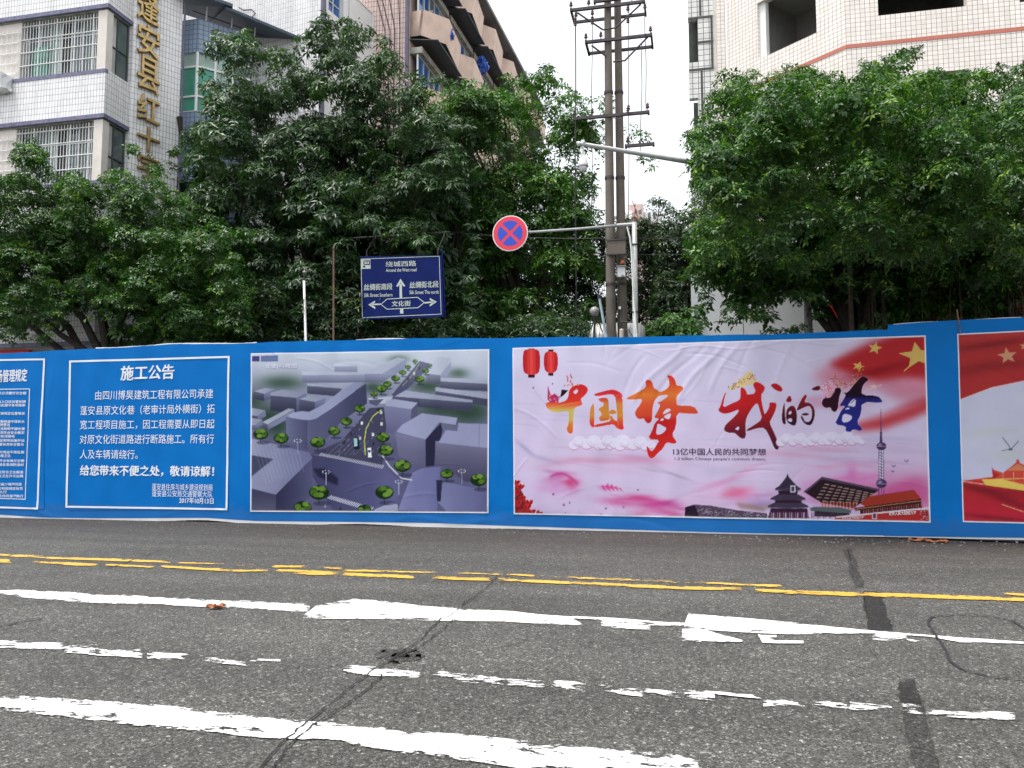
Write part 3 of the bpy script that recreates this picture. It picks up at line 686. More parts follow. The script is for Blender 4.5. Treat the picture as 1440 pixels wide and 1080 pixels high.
# ---- picture 1: grey bird's-eye drawing of a street crossing
cv = Canvas(345, 485, 695, 728, 2.0, (150, 152, 182))
def z2(pts): return [(340 + x / 4.0, 480 + y / 4.0) for x, y in pts]
def vgrad(y0, c0, y1, c1):
    c0, c1 = np.array(c0, float), np.array(c1, float)
    def f(X, Y):
        t = np.clip((Y - y0) / (y1 - y0), 0, 1)[..., None]; return c0 * (1 - t) + c1 * t
    return f
def hgrad(x0, c0, x1, c1):
    c0, c1 = np.array(c0, float), np.array(c1, float)
    def f(X, Y):
        t = np.clip((X - x0) / (x1 - x0), 0, 1)[..., None]; return c0 * (1 - t) + c1 * t
    return f
cv.poly([(345, 485), (695, 485), (695, 728), (345, 728)], vgrad(495, (178, 182, 205), 600, (108, 108, 140)))
TOPC, SIDE, DARK, GREEN = (150, 152, 180), (100, 102, 132), (66, 66, 92), (52, 72, 58)
cv.poly([(345, 620), (695, 620), (695, 728), (345, 728)], (96, 95, 128), blur=6)
# green yards
for x, y, rx, ry in ((60, 330, 90, 60), (230, 230, 130, 45), (150, 420, 110, 60), (200, 480, 70, 60), (1050, 250, 120, 45), (1150, 380, 220, 50), (1280, 400, 110, 70), (1220, 180, 60, 30), (880, 100, 60, 25), (740, 260, 70, 40)):
    cv.blob(340 + x / 4, 480 + y / 4, rx / 4, ry / 4, GREEN, .75)
def bld(top, side, h, c=0):
    """roof polygon, then its near edge dropped by h"""
    for (a, b) in zip(side[:-1], side[1:]):
        k = 0.88 if b[0] - a[0] > 0 and b[1] > a[1] else 1.08
        cv.poly(z2([a, b, (b[0], b[1] + h), (a[0], a[1] + h)]), vgrad(480 + a[1] / 4, tuple(min(255, v * k + c + 8) for v in SIDE), 480 + (a[1] + h) / 4, tuple(v * k * .8 + c for v in SIDE)))
    cv.poly(z2(top), hgrad(340 + top[0][0] / 4, tuple(v + c for v in TOPC), 340 + top[len(top) // 2][0] / 4, tuple(v * .9 + c for v in TOPC)))
bld([(340, 170), (560, 168), (680, 180), (680, 188), (340, 190)], [(340, 188), (690, 186)], 45, 18)
bld([(520, 120), (650, 128), (650, 140), (520, 140)], [(520, 138), (650, 138)], 34, 28)
bld([(680, 175), (880, 90), (925, 100), (790, 180), (700, 182)], [(690, 182), (790, 182), (925, 102)], 50, 12)
bld([(1040, 180), (1100, 90), (1180, 95), (1120, 190)], [(1040, 182), (1120, 192), (1180, 110)], 50, 22)
bld([(1120, 205), (1385, 215), (1385, 240), (1120, 225)], [(1120, 222), (1385, 238)], 45, 14)
bld([(1090, 258), (1385, 295), (1385, 325), (1090, 280)], [(1090, 275), (1385, 320)], 46, 8)
bld([(850, 285), (880, 270), (1300, 330), (1300, 345), (860, 310)], [(850, 300), (1000, 315), (1300, 342)], 55, 4)
bld([(370, 236), (560, 250), (600, 240), (560, 265), (370, 250)], [(370, 244), (560, 262)], 50, 8)
bld([(70, 280), (140, 262), (190, 270), (130, 296)], [(70, 284), (130, 296), (190, 276)], 40, 0)
bld([(165, 290), (230, 272), (365, 290), (310, 318), (165, 305)], [(165, 300), (310, 318), (365, 292)], 90, -4)
bld([(325, 325), (380, 305), (470, 318), (410, 340)], [(325, 328), (410, 340), (470, 320)], 60, 0)
bld([(120, 455), (265, 378), (300, 382), (150, 468)], [(120, 458), (150, 470), (300, 384)], 30, 10)
bld([(50, 372), (140, 390), (90, 420), (50, 415)], [(50, 415), (90, 420), (140, 392)], 30, 0)
bld([(50, 430), (120, 440), (80, 470), (50, 470)], [(50, 470), (80, 470), (120, 442)], 26, 0)
# long bent block on the left of the street
cv.poly(z2([(250, 425), (372, 445), (372, 610), (330, 600), (255, 560)]), hgrad(400, (112, 114, 148), 435, (84, 84, 112)))
cv.poly(z2([(372, 445), (700, 238), (705, 350), (560, 450), (470, 560), (380, 605)]), hgrad(433, (98, 99, 130), 515, (74, 75, 102)))
cv.poly(z2([(245, 425), (310, 392), (400, 400), (620, 228), (700, 236), (430, 432), (372, 446)]), hgrad(400, (152, 154, 188), 512, (132, 134, 166)), sm=1)
# street
cv.poly(z2([(380, 640), (560, 560), (720, 375), (800, 370), (815, 480), (790, 700), (420, 632)]), (78, 77, 102))
cv.poly(z2([(845, 300), (1000, 110), (1075, 130), (930, 270), (860, 310)]), (88, 88, 118))
cv.poly(z2([(710, 320), (850, 310), (830, 350), (730, 350)]), (168, 170, 196)); cv.poly(z2([(715, 330), (800, 325), (760, 365), (720, 350)]), (92, 92, 118))
cv.poly(z2([(390, 640), (560, 660), (800, 720), (900, 790), (870, 900), (720, 960), (520, 960), (470, 880), (400, 760)]), hgrad(440, (76, 76, 108), 560, (100, 100, 140)))
cv.poly(z2([(400, 715), (470, 715), (540, 770), (540, 810), (510, 800), (430, 760)]), (52, 52, 78), blur=1)
for i in range(6):
    a = i / 5.0; xs = 505 + a * 150
    cv.line(z2([(xs + 60, 560 - 0 * a), (xs - 20 + 60 * 0, 640)]), .5, (150, 150, 172), .6)
for i in range(46): 
    rx, ry = _rg.uniform(520, 790), _rg.uniform(400, 650)
    if rx > 1100 - ry * 1.0: cv.line(z2([(rx, ry), (rx + 8, ry - 12)]), .6, (170, 170, 190), .7)
for i in range(40):                                         # crossings
    a = i / 39; cv.line(z2([(450 + 350 * a, 628 + 68 * a), (437 + 350 * a, 642 + 74 * a)]), .8, (196, 196, 214))
for i in range(24):
    a = i / 23; cv.line(z2([(505 + 235 * a, 868 + 66 * a), (482 + 235 * a, 884 + 72 * a)]), 1.1, (196, 196, 214))
cv.line(z2([(695, 640), (690, 560), (700, 490), (740, 420), (785, 385)]), 1.5, (168, 176, 96)); cv.line(z2([(1000, 125), (960, 190), (905, 250)]), .8, (150, 160, 100))
cv.poly(z2([(626, 540), (658, 540), (662, 605), (630, 608)]), (38, 48, 68)); cv.poly(z2([(628, 545), (648, 545), (650, 590), (632, 592)]), (150, 180, 196))
cv.poly(z2([(708, 600), (728, 598), (732, 652), (712, 654)]), (205, 208, 222)); cv.poly(z2([(712, 612), (726, 612), (726, 625), (713, 625)]), (60, 60, 84))
for x, y, c in ((675, 460, 210), (665, 545, 180), (740, 525, 200), (742, 575, 60), (788, 465, 190), (785, 400, 190), (770, 385, 50), (615, 520, 60), (725, 460, 70), (575, 570, 60), (555, 942, 60), (470, 925, 150), (935, 210, 70), (970, 180, 180), (1000, 150, 70)):
    cv.poly(z2([(x - 6, y - 9), (x + 6, y - 9), (x + 6, y + 9), (x - 6, y + 9)]), (c, c, c + 10))
# near left block, near right blocks
cv.poly(z2([(50, 640), (180, 660), (60, 750), (50, 755)]), (78, 80, 104)); cv.poly(z2([(50, 830), (195, 862), (195, 950), (50, 945)]), vgrad(690, (74, 74, 100), 716, (92, 92, 118)))
cv.poly(z2([(195, 862), (395, 660), (400, 810), (380, 880), (290, 950), (195, 950)]), hgrad(388, (62, 62, 88), 440, (92, 92, 124)))
cv.poly(z2([(50, 545), (380, 625), (398, 655), (195, 862), (50, 825), (60, 760), (182, 662), (50, 638)]), hgrad(352, (140, 142, 172), 440, (112, 112, 148)))
for i in range(12): cv.line(z2([(60 + i * 24, 560 + i * 6), (140 + i * 19, 800 - i * 6)]), .7, (168, 170, 196), .35)
cv.poly(z2([(810, 340), (985, 352), (975, 455), (880, 480), (850, 520), (815, 510)]), vgrad(565, (128, 128, 160), 610, (100, 100, 134)))
cv.poly(z2([(810, 335), (860, 325), (990, 345), (955, 382), (810, 362)]), (152, 154, 184)); cv.poly(z2([(955, 382), (990, 347), (990, 420), (950, 455)]), (92, 92, 120))
cv.poly(z2([(865, 515), (1035, 550), (1035, 705), (960, 690), (880, 640)]), vgrad(608, (122, 120, 152), 655, (100, 98, 128)))
cv.poly(z2([(1035, 552), (1120, 460), (1130, 500), (1090, 700), (1035, 705)]), (56, 56, 80))
cv.poly(z2([(870, 510), (900, 470), (1015, 405), (1215, 430), (1205, 470), (1110, 455), (1035, 552)]), (146, 146, 180))
cv.poly(z2([(1090, 560), (1385, 590), (1385, 790), (1260, 790), (1140, 705), (1085, 700)]), vgrad(620, (118, 116, 146), 678, (78, 76, 102)))
cv.poly(z2([(1105, 570), (1150, 500), (1215, 505), (1220, 460), (1385, 465), (1385, 600)]), (140, 140, 174)); cv.line(z2([(1338, 470), (1338, 600)]), .7, (100, 100, 130))
cv.poly(z2([(880, 950), (960, 740), (1010, 715), (1120, 705), (1110, 830), (1100, 955)]), hgrad(560, (128, 128, 170), 620, (108, 108, 150)))
cv.poly(z2([(1110, 830), (1140, 790), (1385, 840), (1385, 955), (1150, 955), (1100, 900)]), hgrad(615, (124, 124, 164), 690, (98, 98, 136)))
cv.poly(z2([(1095, 780), (1130, 780), (1120, 900), (1100, 900)]), (58, 58, 84))
cv.poly(z2([(745, 945), (850, 905), (880, 920), (880, 955), (745, 958)]), (150, 152, 182))
cv.line(z2([(770, 610), (830, 700), (900, 770), (960, 780)]), 1.6, (190, 192, 210))
def tree_print(x, y, r, s=1.0):
    x, y, r = 340 + x / 4, 480 + y / 4, r / 4 * .86
    cv.line([(x, y), (x, y + r * 1.2)], .9, (60, 50, 50)); cv.disc(x + r * .3, y + r * 1.1, r * .9, r * .25, (60, 62, 84), .5)
    cv.disc(x, y, r, r * .72, (40, 60, 34)); 
    for k in range(10):
        a = _rg.uniform(0, 6.28); cv.disc(x + math.cos(a) * r * .55, y - r * .1 + math.sin(a) * r * .35, r * .35, r * .26, [(92, 118, 62), (66, 92, 46), (112, 136, 76)][k % 3], .9)
for x, y, r in ((110, 522, 50), (225, 545, 50), (428, 568, 50), (520, 505, 40), (588, 450, 38), (663, 378, 36), (787, 268, 34), (820, 240, 28), (865, 208, 28), (905, 175, 24), (935, 145, 20), (975, 112, 18), (1000, 212, 32), (1035, 165, 24), (1060, 138, 14), (795, 540, 44), (812, 615, 50), (905, 700, 56), (803, 850, 62), (435, 850, 66), (345, 935, 60), (690, 945, 44), (1155, 745, 44), (1335, 780, 56), (745, 298, 24)): tree_print(x, y, r)
for x, y in ((475, 735), (885, 790), (1240, 730), (318, 560)):
    cv.line(z2([(x, y + 75), (x, y)]), .5, (176, 178, 200)); 
    for k in range(7): cv.disc(340 + x / 4 + 5 * math.cos(k * .9), 480 + y / 4 + 2.2 * math.sin(k * .9), .7, .7, (214, 216, 230))
for k, y in enumerate((495, 502, 510, 520, 535)): cv.poly([(345, y - 16), (695, y - 16), (695, y), (345, y)], (190, 194, 214), .17, blur=5)      # printed haze of the drawing
cv.A = np.clip((cv.A - 128) * 1.2 + 118, 0, 255) * np.array([1.04, 1.07, 1.0])                # the print's own contrast
cv.poly([(355, 501), (366, 501), (366, 508.5), (355, 508.5)], (66, 60, 120)); cv.poly([(367.5, 500.5), (392, 500), (392, 508.5), (367.5, 508.8)], (104, 104, 160)); cv.poly([(367.5, 502.5), (392, 502), (392, 506.5), (367.5, 506.5)], (92, 118, 150))
pA = poster('street_drawing_print', [(353.5, 497), (688.5, 491.3), (687.5, 721.5), (352.5, 719.5)], cv, 1.1, "grey bird's-eye drawing of a tree-lined street crossing", .95)
wall_text('北道J鸟瞰图', 374, 515.6, 417.5, 514.6, 7.2, simple('pale print', (.60, .62, .76), .5, var=.03), pA, .02)
# ------------------------------------------------------------------ buildings
def wall(pl, u0, u1, z0, z1, holes=(), th=.24, off=0.0):
    """wall with openings cut through, reveals th deep"""
    mb = MB(); us = sorted({u0, u1, *[h[0] for h in holes], *[h[1] for h in holes]}); zs = sorted({z0, z1, *[h[2] for h in holes], *[h[3] for h in holes]})
    us = [u for u in us if u0 <= u <= u1]; zs = [z for z in zs if z0 <= z <= z1]
    for a, b in zip(us[:-1], us[1:]):
        for c, d in zip(zs[:-1], zs[1:]):
            um, zm = (a + b) / 2, (c + d) / 2
            if any(h[0] < um < h[1] and h[2] < zm < h[3] for h in holes): continue
            mb.face([pl.p(a, c, off), pl.p(b, c, off), pl.p(b, d, off), pl.p(a, d, off)], [(a, c), (b, c), (b, d), (a, d)])
            mb.face([pl.p(b, c, off - th), pl.p(a, c, off - th), pl.p(a, d, off - th), pl.p(b, d, off - th)], [(b, c), (a, c), (a, d), (b, d)])
    def rim(a, b, c, d, inward):
        for q in (((a, c), (b, c)), ((b, c), (b, d)), ((b, d), (a, d)), ((a, d), (a, c))):
            (ua, za), (ub, zb) = q if inward else q[::-1]
            if inward and (ua == ub and ua in (u0, u1)): continue
            L = math.hypot(ub - ua, zb - za)
            if ua == ub: uv = [(0, za), (0, zb), (th, zb), (th, za)]
            else: uv = [(ua, 0), (ub, 0), (ub, th), (ua, th)]
            mb.face([pl.p(ua, za, off), pl.p(ub, zb, off), pl.p(ub, zb, off - th), pl.p(ua, za, off - th)], uv)
    for h in holes: rim(max(h[0], u0), min(h[1], u1), max(h[2], z0), min(h[3], z1), True)
    rim(u0, u1, z0, z1, False)
    return mb
def room(pl, u0, u1, z0, z1, o0=-.26, o1=-2.6):
    """inside faces of a room behind an opening"""
    mb = MB(); a = [pl.p(u, z, o) for o in (o0, o1) for u, z in ((u0, z0), (u1, z0), (u1, z1), (u0, z1))]
    for q in ((4, 5, 6, 7), (0, 1, 5, 4), (2, 3, 7, 6), (1, 2, 6, 5), (3, 0, 4, 7)): mb.face([a[k] for k in q])
    return mb
def grille(pl, u0, u1, z0, z1, nv, nh, off, parent, r=.013, vr=.011):
    """welded window guard, every bar its own piece"""
    g = part('window_guard', MB().slab(pl, u0, u1, z0 - .02, z0 + .01, off - .015, off + .015), M['bar'], parent)
    o0 = pl.p(u0, z0, off)
    for k in range(nv):
        u = u0 + (u1 - u0) * k / (nv - 1); w = .022 if k % 6 == 0 else vr
        part('guard_bar', MB().tube([pl.p(u, z0, off), pl.p(u, z1, off)], w, 5), M['bar'], g)
    for k in range(nh):
        z = z0 + (z1 - z0) * (k + 1) / (nh + .35)
        part('guard_rail', MB().tube([pl.p(u0, z, off + .02), pl.p(u1, z, off + .02)], .018, 5), M['bar'], g)
def window(pl, u0, u1, z0, z1, off, parent, n=4, glass_='glass_grey', fr='frame', transom=.7, label=None, cols=None, fw=.05):
    mb = MB(); d0, d1 = off - .03, off + .03
    for z in (z0, z1 - fw): mb.slab(pl, u0, u1, z, z + fw, d0, d1)
    for k in range(n + 1):
        u = u0 + (u1 - u0 - fw) * k / n; mb.slab(pl, u, u + fw, z0 + fw, z1 - fw, d0, d1)
    zt = z0 + (z1 - z0) * transom
    if transom < 1: 
        for k in range(n): mb.slab(pl, u0 + (u1 - u0 - fw) * k / n + fw, u0 + (u1 - u0 - fw) * (k + 1) / n, zt, zt + fw * .8, d0, d1)
    w = part('window', mb, M[fr], parent, label); w['kind'] = 'stuff' if False else 'thing'
    del w['kind']
    for k in range(n):
        g = cols[k % len(cols)] if cols else glass_
        part('pane', MB().slab(pl, u0 + (u1 - u0) * k / n + .01, u0 + (u1 - u0) * (k + 1) / n - .01, z0 + .02, z1 - .02, off - .02, off - .008), M[g], w)
    return w
def crumple(mb, amp, cuts=2):
    """each face split and its points pushed about, as wrapped plastic is"""
    bm = bmesh_from(mb); bmesh.ops.subdivide_edges(bm, edges=bm.edges[:], cuts=cuts, use_grid_fill=True); rg = random.Random(len(mb.v))
    for v in bm.verts: v.co += Vector((rg.uniform(-1, 1), rg.uniform(-1, 1), rg.uniform(-1, 1))) * amp
    out = MB(); bm.verts.ensure_lookup_table(); out.v = [tuple(v.co) for v in bm.verts]; out.f = [tuple(v.index for v in f.verts) for f in bm.faces]; out.uv = [(0, 0)] * sum(len(f) for f in out.f); bm.free(); return out
def bmesh_from(mb):
    bm = bmesh.new(); vs = [bm.verts.new(v) for v in mb.v]
    for f in mb.f:
        try: bm.faces.new([vs[i] for i in f])
        except ValueError: pass
    bmesh.ops.remove_doubles(bm, verts=bm.verts[:], dist=1e-5); bm.verts.index_update(); return bm
# ---- white tiled hospital at the left
BY = 20.2
pa = Plane(0, BY, 1, 0)                                  # front of its projecting bays, runs along the road
uc = pa.uz(150, 60)[0]                                   # bay corner
ps = Plane(uc, BY, 0, 1); us_ = ps.uz(185, 60)[0]        # bay side, runs away from the road
YB = BY + us_
pm = Plane(0, YB, 1, 0); um = pm.uz(187, 60)[0]
zc = lambda y: pa.uz(150, y)[1]
hosp = root('hospital', 'white tiled hospital corner block with barred bay windows and gold wall lettering', 'building', (uc, BY, 0))
ULEFT = uc - 9.0
zs = [(zc(96), zc(11)), (zc(252), zc(166))]              # (sill, head) of the two window bands seen
storey = zs[0][0] - zs[1][0]
for k in (-1, 0, 1, 2, 3):
    sill = zs[0][0] - storey * k; head = zs[0][1] - storey * k if k < 2 else zs[1][1] - storey * (k - 1)
    if sill < 3.3: continue
    below = sill - 1.22 if k < 3 else sill - 1.22
    slabz = zs[0][1] - storey * (k + 1)
    part('balcony_wall', MB().slab(pa, ULEFT, uc, slabz + .13, sill, -.18, 0), M['white_tile'], hosp)
    part('balcony_wall', MB().slab(ps, .182, us_ - .01, slabz + .13, sill, -.18, 0.002), M['white_tile'], hosp)
    part('floor_slab', MB().hexa([(ULEFT, BY - .04, slabz), (uc + .04, BY - .04, slabz), (uc + .04, YB + .02, slabz), (ULEFT, YB + .02, slabz), (ULEFT, BY - .04, slabz + .125), (uc + .04, BY - .04, slabz + .125), (uc + .04, YB + .02, slabz + .125), (ULEFT, YB + .02, slabz + .125)]), M['slab_purple'], hosp)
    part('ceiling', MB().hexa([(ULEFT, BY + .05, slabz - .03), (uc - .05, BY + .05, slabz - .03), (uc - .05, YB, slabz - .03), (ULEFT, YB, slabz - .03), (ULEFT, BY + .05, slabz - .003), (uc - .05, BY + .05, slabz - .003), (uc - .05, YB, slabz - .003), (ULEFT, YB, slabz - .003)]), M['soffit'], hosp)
    if k > 1 : continue
    u_w0 = pa.uz(24, 100)[0]; u_w1 = pa.uz(137, 60)[0] - .05
    hd = head - .035
    part('window_column', MB().slab(pa, u_w1 + .02, uc - .04, sill, hd, -.30, -.03), M['column'], hosp)
    part('side_pier', MB().slab(pa, ULEFT, u_w0, sill, hd, -.34, -.10), M['column'], hosp)
    part('sill_strip', MB().slab(pa, u_w0 - .25, uc + .012, sill - .12, sill + .002, -.1, .012), M['slab_purple'], hosp)
    w = window(pa, u_w0, u_w1, sill, hd, -.42, hosp, n=7, transom=.72, cols=['glass_grey', 'curtain', 'glass_pale', 'darkroom', 'glass_grey', 'curtain', 'curtain'], label='sliding window with curtains behind white guard bars')
    if k == 0: part('green_sash', MB().slab(pa, pa.uz(35, 80)[0], pa.uz(56, 80)[0], sill + .1, sill + 1.15, -.37, -.33), M['glass_green'], w)
    grille(pa, u_w0 - .02, u_w1, sill + .02, hd - .02, 27, 4, -.12, hosp)
    grille(pa, pa.uz(-60, 60)[0], u_w0 - .06, sill - .12, hd - .25, 12, 5, -.05, hosp)
    window(ps, .04, us_ - .06, sill, hd, -.09, hosp, n=2, fr='darkframe', transom=.45, cols=['frosted', 'glass_grey'], label='dark framed side window with dirty panes', fw=.04)
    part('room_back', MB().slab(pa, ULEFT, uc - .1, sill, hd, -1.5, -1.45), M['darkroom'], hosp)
part('return_wall', MB().slab(pm, uc - .1, um, 0, 22, -.3, 0), M['white_tile'], hosp)
part('front_wall', MB().slab(pm, ULEFT, uc - .12, 0, 22, -.6, -.35), M['white_tile'], hosp)
# sign wall, turned towards the side street
dv = camdir(1750); pg = Plane(pm.p(um, 0).x, YB, *dv); ug = pg.uz(254, 100)[0]
part('sign_wall', MB().slab(pg, 0, ug, 0, 22, -.3, 0), M['white_tile'], hosp)
pend = pg.p(ug, 0)
# gold characters
for ch, y, h in (('蓬', 9, 50), ('安', 59, 44), ('县', 106, 48), ('红', 154, 37), ('十', 197, 35), ('字', 236, 34)):
    u, z = pg.uz(207.5, y); v, f = glyphs(ch, 0, .045, .010, res=4); a, b = v.min(0), v.max(0); c = (a + b) / 2
    u0, _ = pg.uz(192, y); u1, _ = pg.uz(223.5, y); _, zt = pg.uz(207.5, y - h / 2); _, zb = pg.uz(207.5, y + h / 2)
    su, sz = (u1 - u0) / (b[0] - a[0]), (zt - zb) / (b[1] - a[1]); mb = MB()
    sh = .10
    for passes, (dx, dy) in enumerate(((0, 0),)):
        base = len(mb.v)
        mb.v += [tuple(pg.p(u + (q[0] - c[0] + dx) * su, z + (q[1] - c[1] + dy - sh * (q[0] - c[0])) * sz, .075 + (q[2] + passes * .003) * 1.0)) for q in v]
        mb.f += [tuple(base + i for i in q) for q in f]; mb.uv += [(0, 0)] * sum(len(q) for q in f)
    lt = part('gold_letter', mb, M['gold'], hosp, 'raised gold character ' + ch)
    me = lt.data; me.materials.append(M['gold_shaded'])
    for p in me.polygons:
        nn = p.normal; d = nn.x * pg.dy - nn.y * pg.dx
        p.material_index = 0 if d > .35 else 1
    for du in (-.15, .15): part('letter_pin', MB().tube([pg.p(u + du, z, 0), pg.p(u + du, z, .04)], .015, 5), M['steel_dark'], hosp)
part('conduit', MB().tube([pg.p(ug + .05, 4, .05), pg.p(ug + .05, 22, .05)], .035, 6), M['pipe'], hosp)
part('wall_tuft', MB().tube([pg.p(ug, pg.uz(250, 165)[1], .05), pg.p(ug + .05, pg.uz(250, 195)[1], .12)], .1, 7, r2=.05), M['bark'], hosp)
part('wrapped_ac_box', crumple(MB().slab(pa, pa.uz(-14, 120)[0], pa.uz(18, 120)[0], pa.uz(10, 131)[1], pa.uz(10, 109)[1], .02, .4), .06), M['white_plastic'], hosp, 'air conditioner box wrapped in torn pale plastic')  # wrapped air conditioner box on the bay front
part('shop_front', MB().slab(Plane(0, BY + .4, 1, 0), ULEFT, um + 2.6, 0, 3.05, -.1, 0), M['shop_white'], hosp)
for px in (30, 75, 106, 137, 168): 
    u = Plane(0, BY + .4, 1, 0).uz(px, 460)[0]; part('panel_joint', MB().slab(Plane(0, BY + .4, 1, 0), u - .012, u + .012, 0, 3.04, 0, .012), M['frame'], hosp)
part('shop_sign', MB().slab(Plane(0, BY + .4, 1, 0), ULEFT, Plane(0, BY + .4, 1, 0).uz(48, 450)[0], 4.0, 4.6, 0, .15), M['shop_red'], hosp, 'dark red shop sign strip under the fig crown')
# ---- bay of blue tiles and green glass between hospital and white block
pb1 = Plane(pend.x - .7, pend.y + .45, 1, 0); u1a = pb1.uz(277, 120)[0]; B0 = pb1.p(u1a, 0); pb2 = Plane(B0.x, B0.y, *camdir(2300)); u2e = pb2.uz(352, 100)[0]
bay = root('glazed_stair_bay', 'blue tiled stair bay with green glass beside the gold lettering', 'building', (B0.x, B0.y, 0))
zt0, zt1, zg0, zg1, zm1, zm2 = (pb2.uz(277, y)[1] for y in (25, 72, 72, 156, 92, 134))
for pl, ua, ub in ((pb1, 0, u1a), (pb2, 0, u2e)):
    part('parapet', MB().slab(pl, ua, ub, zt1, zt0, -.25, 0), M['blue_tile'], bay)
    part('lower_wall', MB().slab(pl, ua, ub, 0, zg1, -.25, 0), M['blue_tile'], bay)
    n = 1 if pl is pb1 else 3; w = (ub - ua) / n
    for k in range(n):
        for z0, z1, cols in ((zg1, zm2, ('glass_green', 'glass_green', 'glass_green')), (zm2, zm1, ('glass_green', 'glass_pale', 'glass_grey')), (zm1, zg0, ('glass_pale', 'glass_pale', 'glass_grey'))):
            part('pane', MB().slab(pl, ua + k * w + .03, ua + (k + 1) * w - .03, z0 + .03, z1 - .03, -.1, -.07), M[cols[k]], bay)
            part('glazing_bar', MB().slab(pl, ua + k * w, ua + (k + 1) * w, z0 - .03, z0 + .03, -.12, -.02), M['bar'], bay)
        part('mullion', MB().slab(pl, ua + k * w - .035, ua + k * w + .035, zg1, zg0, -.13, -.01), M['bar'], bay)
part('roof_canopy', MB().hexa([pb2.p(-1.0, zt0 + .55, .55), pb2.p(.9, zt0 + .38, .7), pb2.p(1.3, zt0 + .75, -1.5), pb2.p(-1.2, zt0 + .8, -1.5), pb2.p(-1.0, zt0 + .66, .55), pb2.p(.9, zt0 + .49, .7), pb2.p(1.3, zt0 + .86, -1.5), pb2.p(-1.2, zt0 + .91, -1.5)]), M['canopy'], bay)
part('roof_canopy', MB().hexa([pb2.p(.7, zt0 + .3, .6), pb2.p(3.4, zt0 - .05, .7), pb2.p(3.4, zt0 + .4, -1.5), pb2.p(.7, zt0 + .75, -1.5), pb2.p(.7, zt0 + .4, .6), pb2.p(3.4, zt0 + .05, .7), pb2.p(3.4, zt0 + .5, -1.5), pb2.p(.7, zt0 + .85, -1.5)]), M['canopy'], bay)
for u in (.25, 1.1, 1.9): part('canopy_post', MB().tube([pb2.p(u, zt0, -.1), pb2.p(u, zt0 + .5, .0)], .025, 5), M['bar'], bay)
part('rail', MB().tube([pb2.p(-.2, zt0 + .25, -.1), pb2.p(2.2, zt0 + .12, -.1)], .02, 5), M['steel_dark'], bay)
part('roof', MB().slab(pb2, 0, u2e, zt0 - .3, zt0 - .2, -2, -.25), M['roof_grey'], bay)
# ---- white block behind it
D1 = 27.0; c0 = at(445, 600, D1); pw = Plane(c0.x, c0.y, *camdir(-2080)); 
dx = Vector(camdir(-2080)); pw.dx, pw.dy = -pw.dx, -pw.dy                                    # runs right
uw0 = pw.uz(236, 20)[0]; white = root('white_apartment_block', 'white tiled block with a purple pipe rising behind the drooping tree', 'building', (c0.x, c0.y, 0))
part('tiled_wall', MB().slab(pw, uw0, -.08, 0, 24, -.3, 0), M['white_tile'], white)
pe = Plane(c0.x, c0.y, *camdir(1175)); ue = pe.uz(577, 80)[0]; zt = pe.uz(577, 70)[1]
ua, ub = pe.uz(462, 10)[0], pe.uz(483, 10)[0]; zl = pe.uz(472, 22)[1]
part('plain_wall', wall(pe, 0, ue, 0, zt, [(ua, ub, zl, zl + 1.5)]), M['white_paint'], white)
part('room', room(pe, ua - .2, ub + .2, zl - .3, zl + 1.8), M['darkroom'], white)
window(pe, ua, ub, zl, zl + 1.5, -.16, white, n=2, transom=.3, glass_='glass_blue')
part('drain_pipe', MB().tube([pw.p(0.02, 2, .1), pw.p(0.02, 24, .1)], .10, 8), M['pipe'], white)
part('roof', MB().slab(pe, 0, ue, zt, zt + .06, -6, .03), M['white_paint'], white)
part('vent_pipe', MB().tube([pe.p(ub + .35, zl - 3, .05), pe.p(ub + .35, zt, .05)], .035, 6), M['white_plastic'], white)
part('vent_pipe', MB().tube([pe.p(pe.uz(523, 40)[0], zl - 3, .05), pe.p(pe.uz(523, 40)[0], zt, .05)], .04, 6), M['white_plastic'], white)
part('loose_cable', MB().tube([pw.p(pw.uz(x, y)[0], pw.uz(x, y)[1], .08) for x, y in ((338, 12), (345, 16), (356, 15), (361, 20), (357, 26), (349, 28))], .025, 5), M['cable'], white)
part('back_wall', MB().box((c0.x - 5, c0.y + 11, 10), (8, 12, 20)), M['white_paint'], white)
# ---- pink flats with blue windows, running along the side street
D2 = 29.5; k0 = at(569, 600, D2); pp = Plane(k0.x, k0.y, *camdir(1020)); pf = Plane(k0.x, k0.y, -1, 0)
flats = root('pink_flats', 'pink and orange flats with blue glass and sawtooth balconies along the side street', 'building', (k0.x, k0.y, 0))
uE = pp.uz(722, 118)[0]; zr = pp.uz(690, 62)[1]
part('end_wall', MB().slab(Plane(k0.x - 9, k0.y, 1, 0), 0, 9 - .02, 0, zr + 2.5, -.3, 0), M['pink_tile'], flats)
part('corner_pipe', MB().tube([pf.p(.04, 0, -.08), pf.p(.04, zr + 2, -.08)], .09, 8), M['pipe'], flats)
for q in range(4): part('wall_cable', MB().tube([(k0.x - .3 - q * .35, k0.y - .05, zr + 1), (k0.x - .5 - q * .4 - .25 * math.sin(q), k0.y - .06, zr - 2), (k0.x - .35 - q * .2, k0.y - .05, zr - 5), (k0.x - .3 - q * .3, k0.y - .05, 6)], .018, 4), M['cable'], flats)
zb1 = pp.uz(569, 42)[1]                                 # foot of the first balcony band
ST = 3.05
zr = zb1 + ST + 1.35
part('street_wall', MB().slab(pp, 0, uE + 1, 0, zr, -.3, 0), M['orange_panel'], flats)
part('body', MB().slab(pp, .3, uE + .8, .2, zr - .3, -8.7, -.35), M['white_paint'], flats)
part('roof_edge', MB().slab(pp, -.2, uE + 2.2, zr, zr + .16, -9.0, 1.35), M['roof_grey'], flats)
bayL = 3.3
nb = int((uE + 1) / bayL) + 1
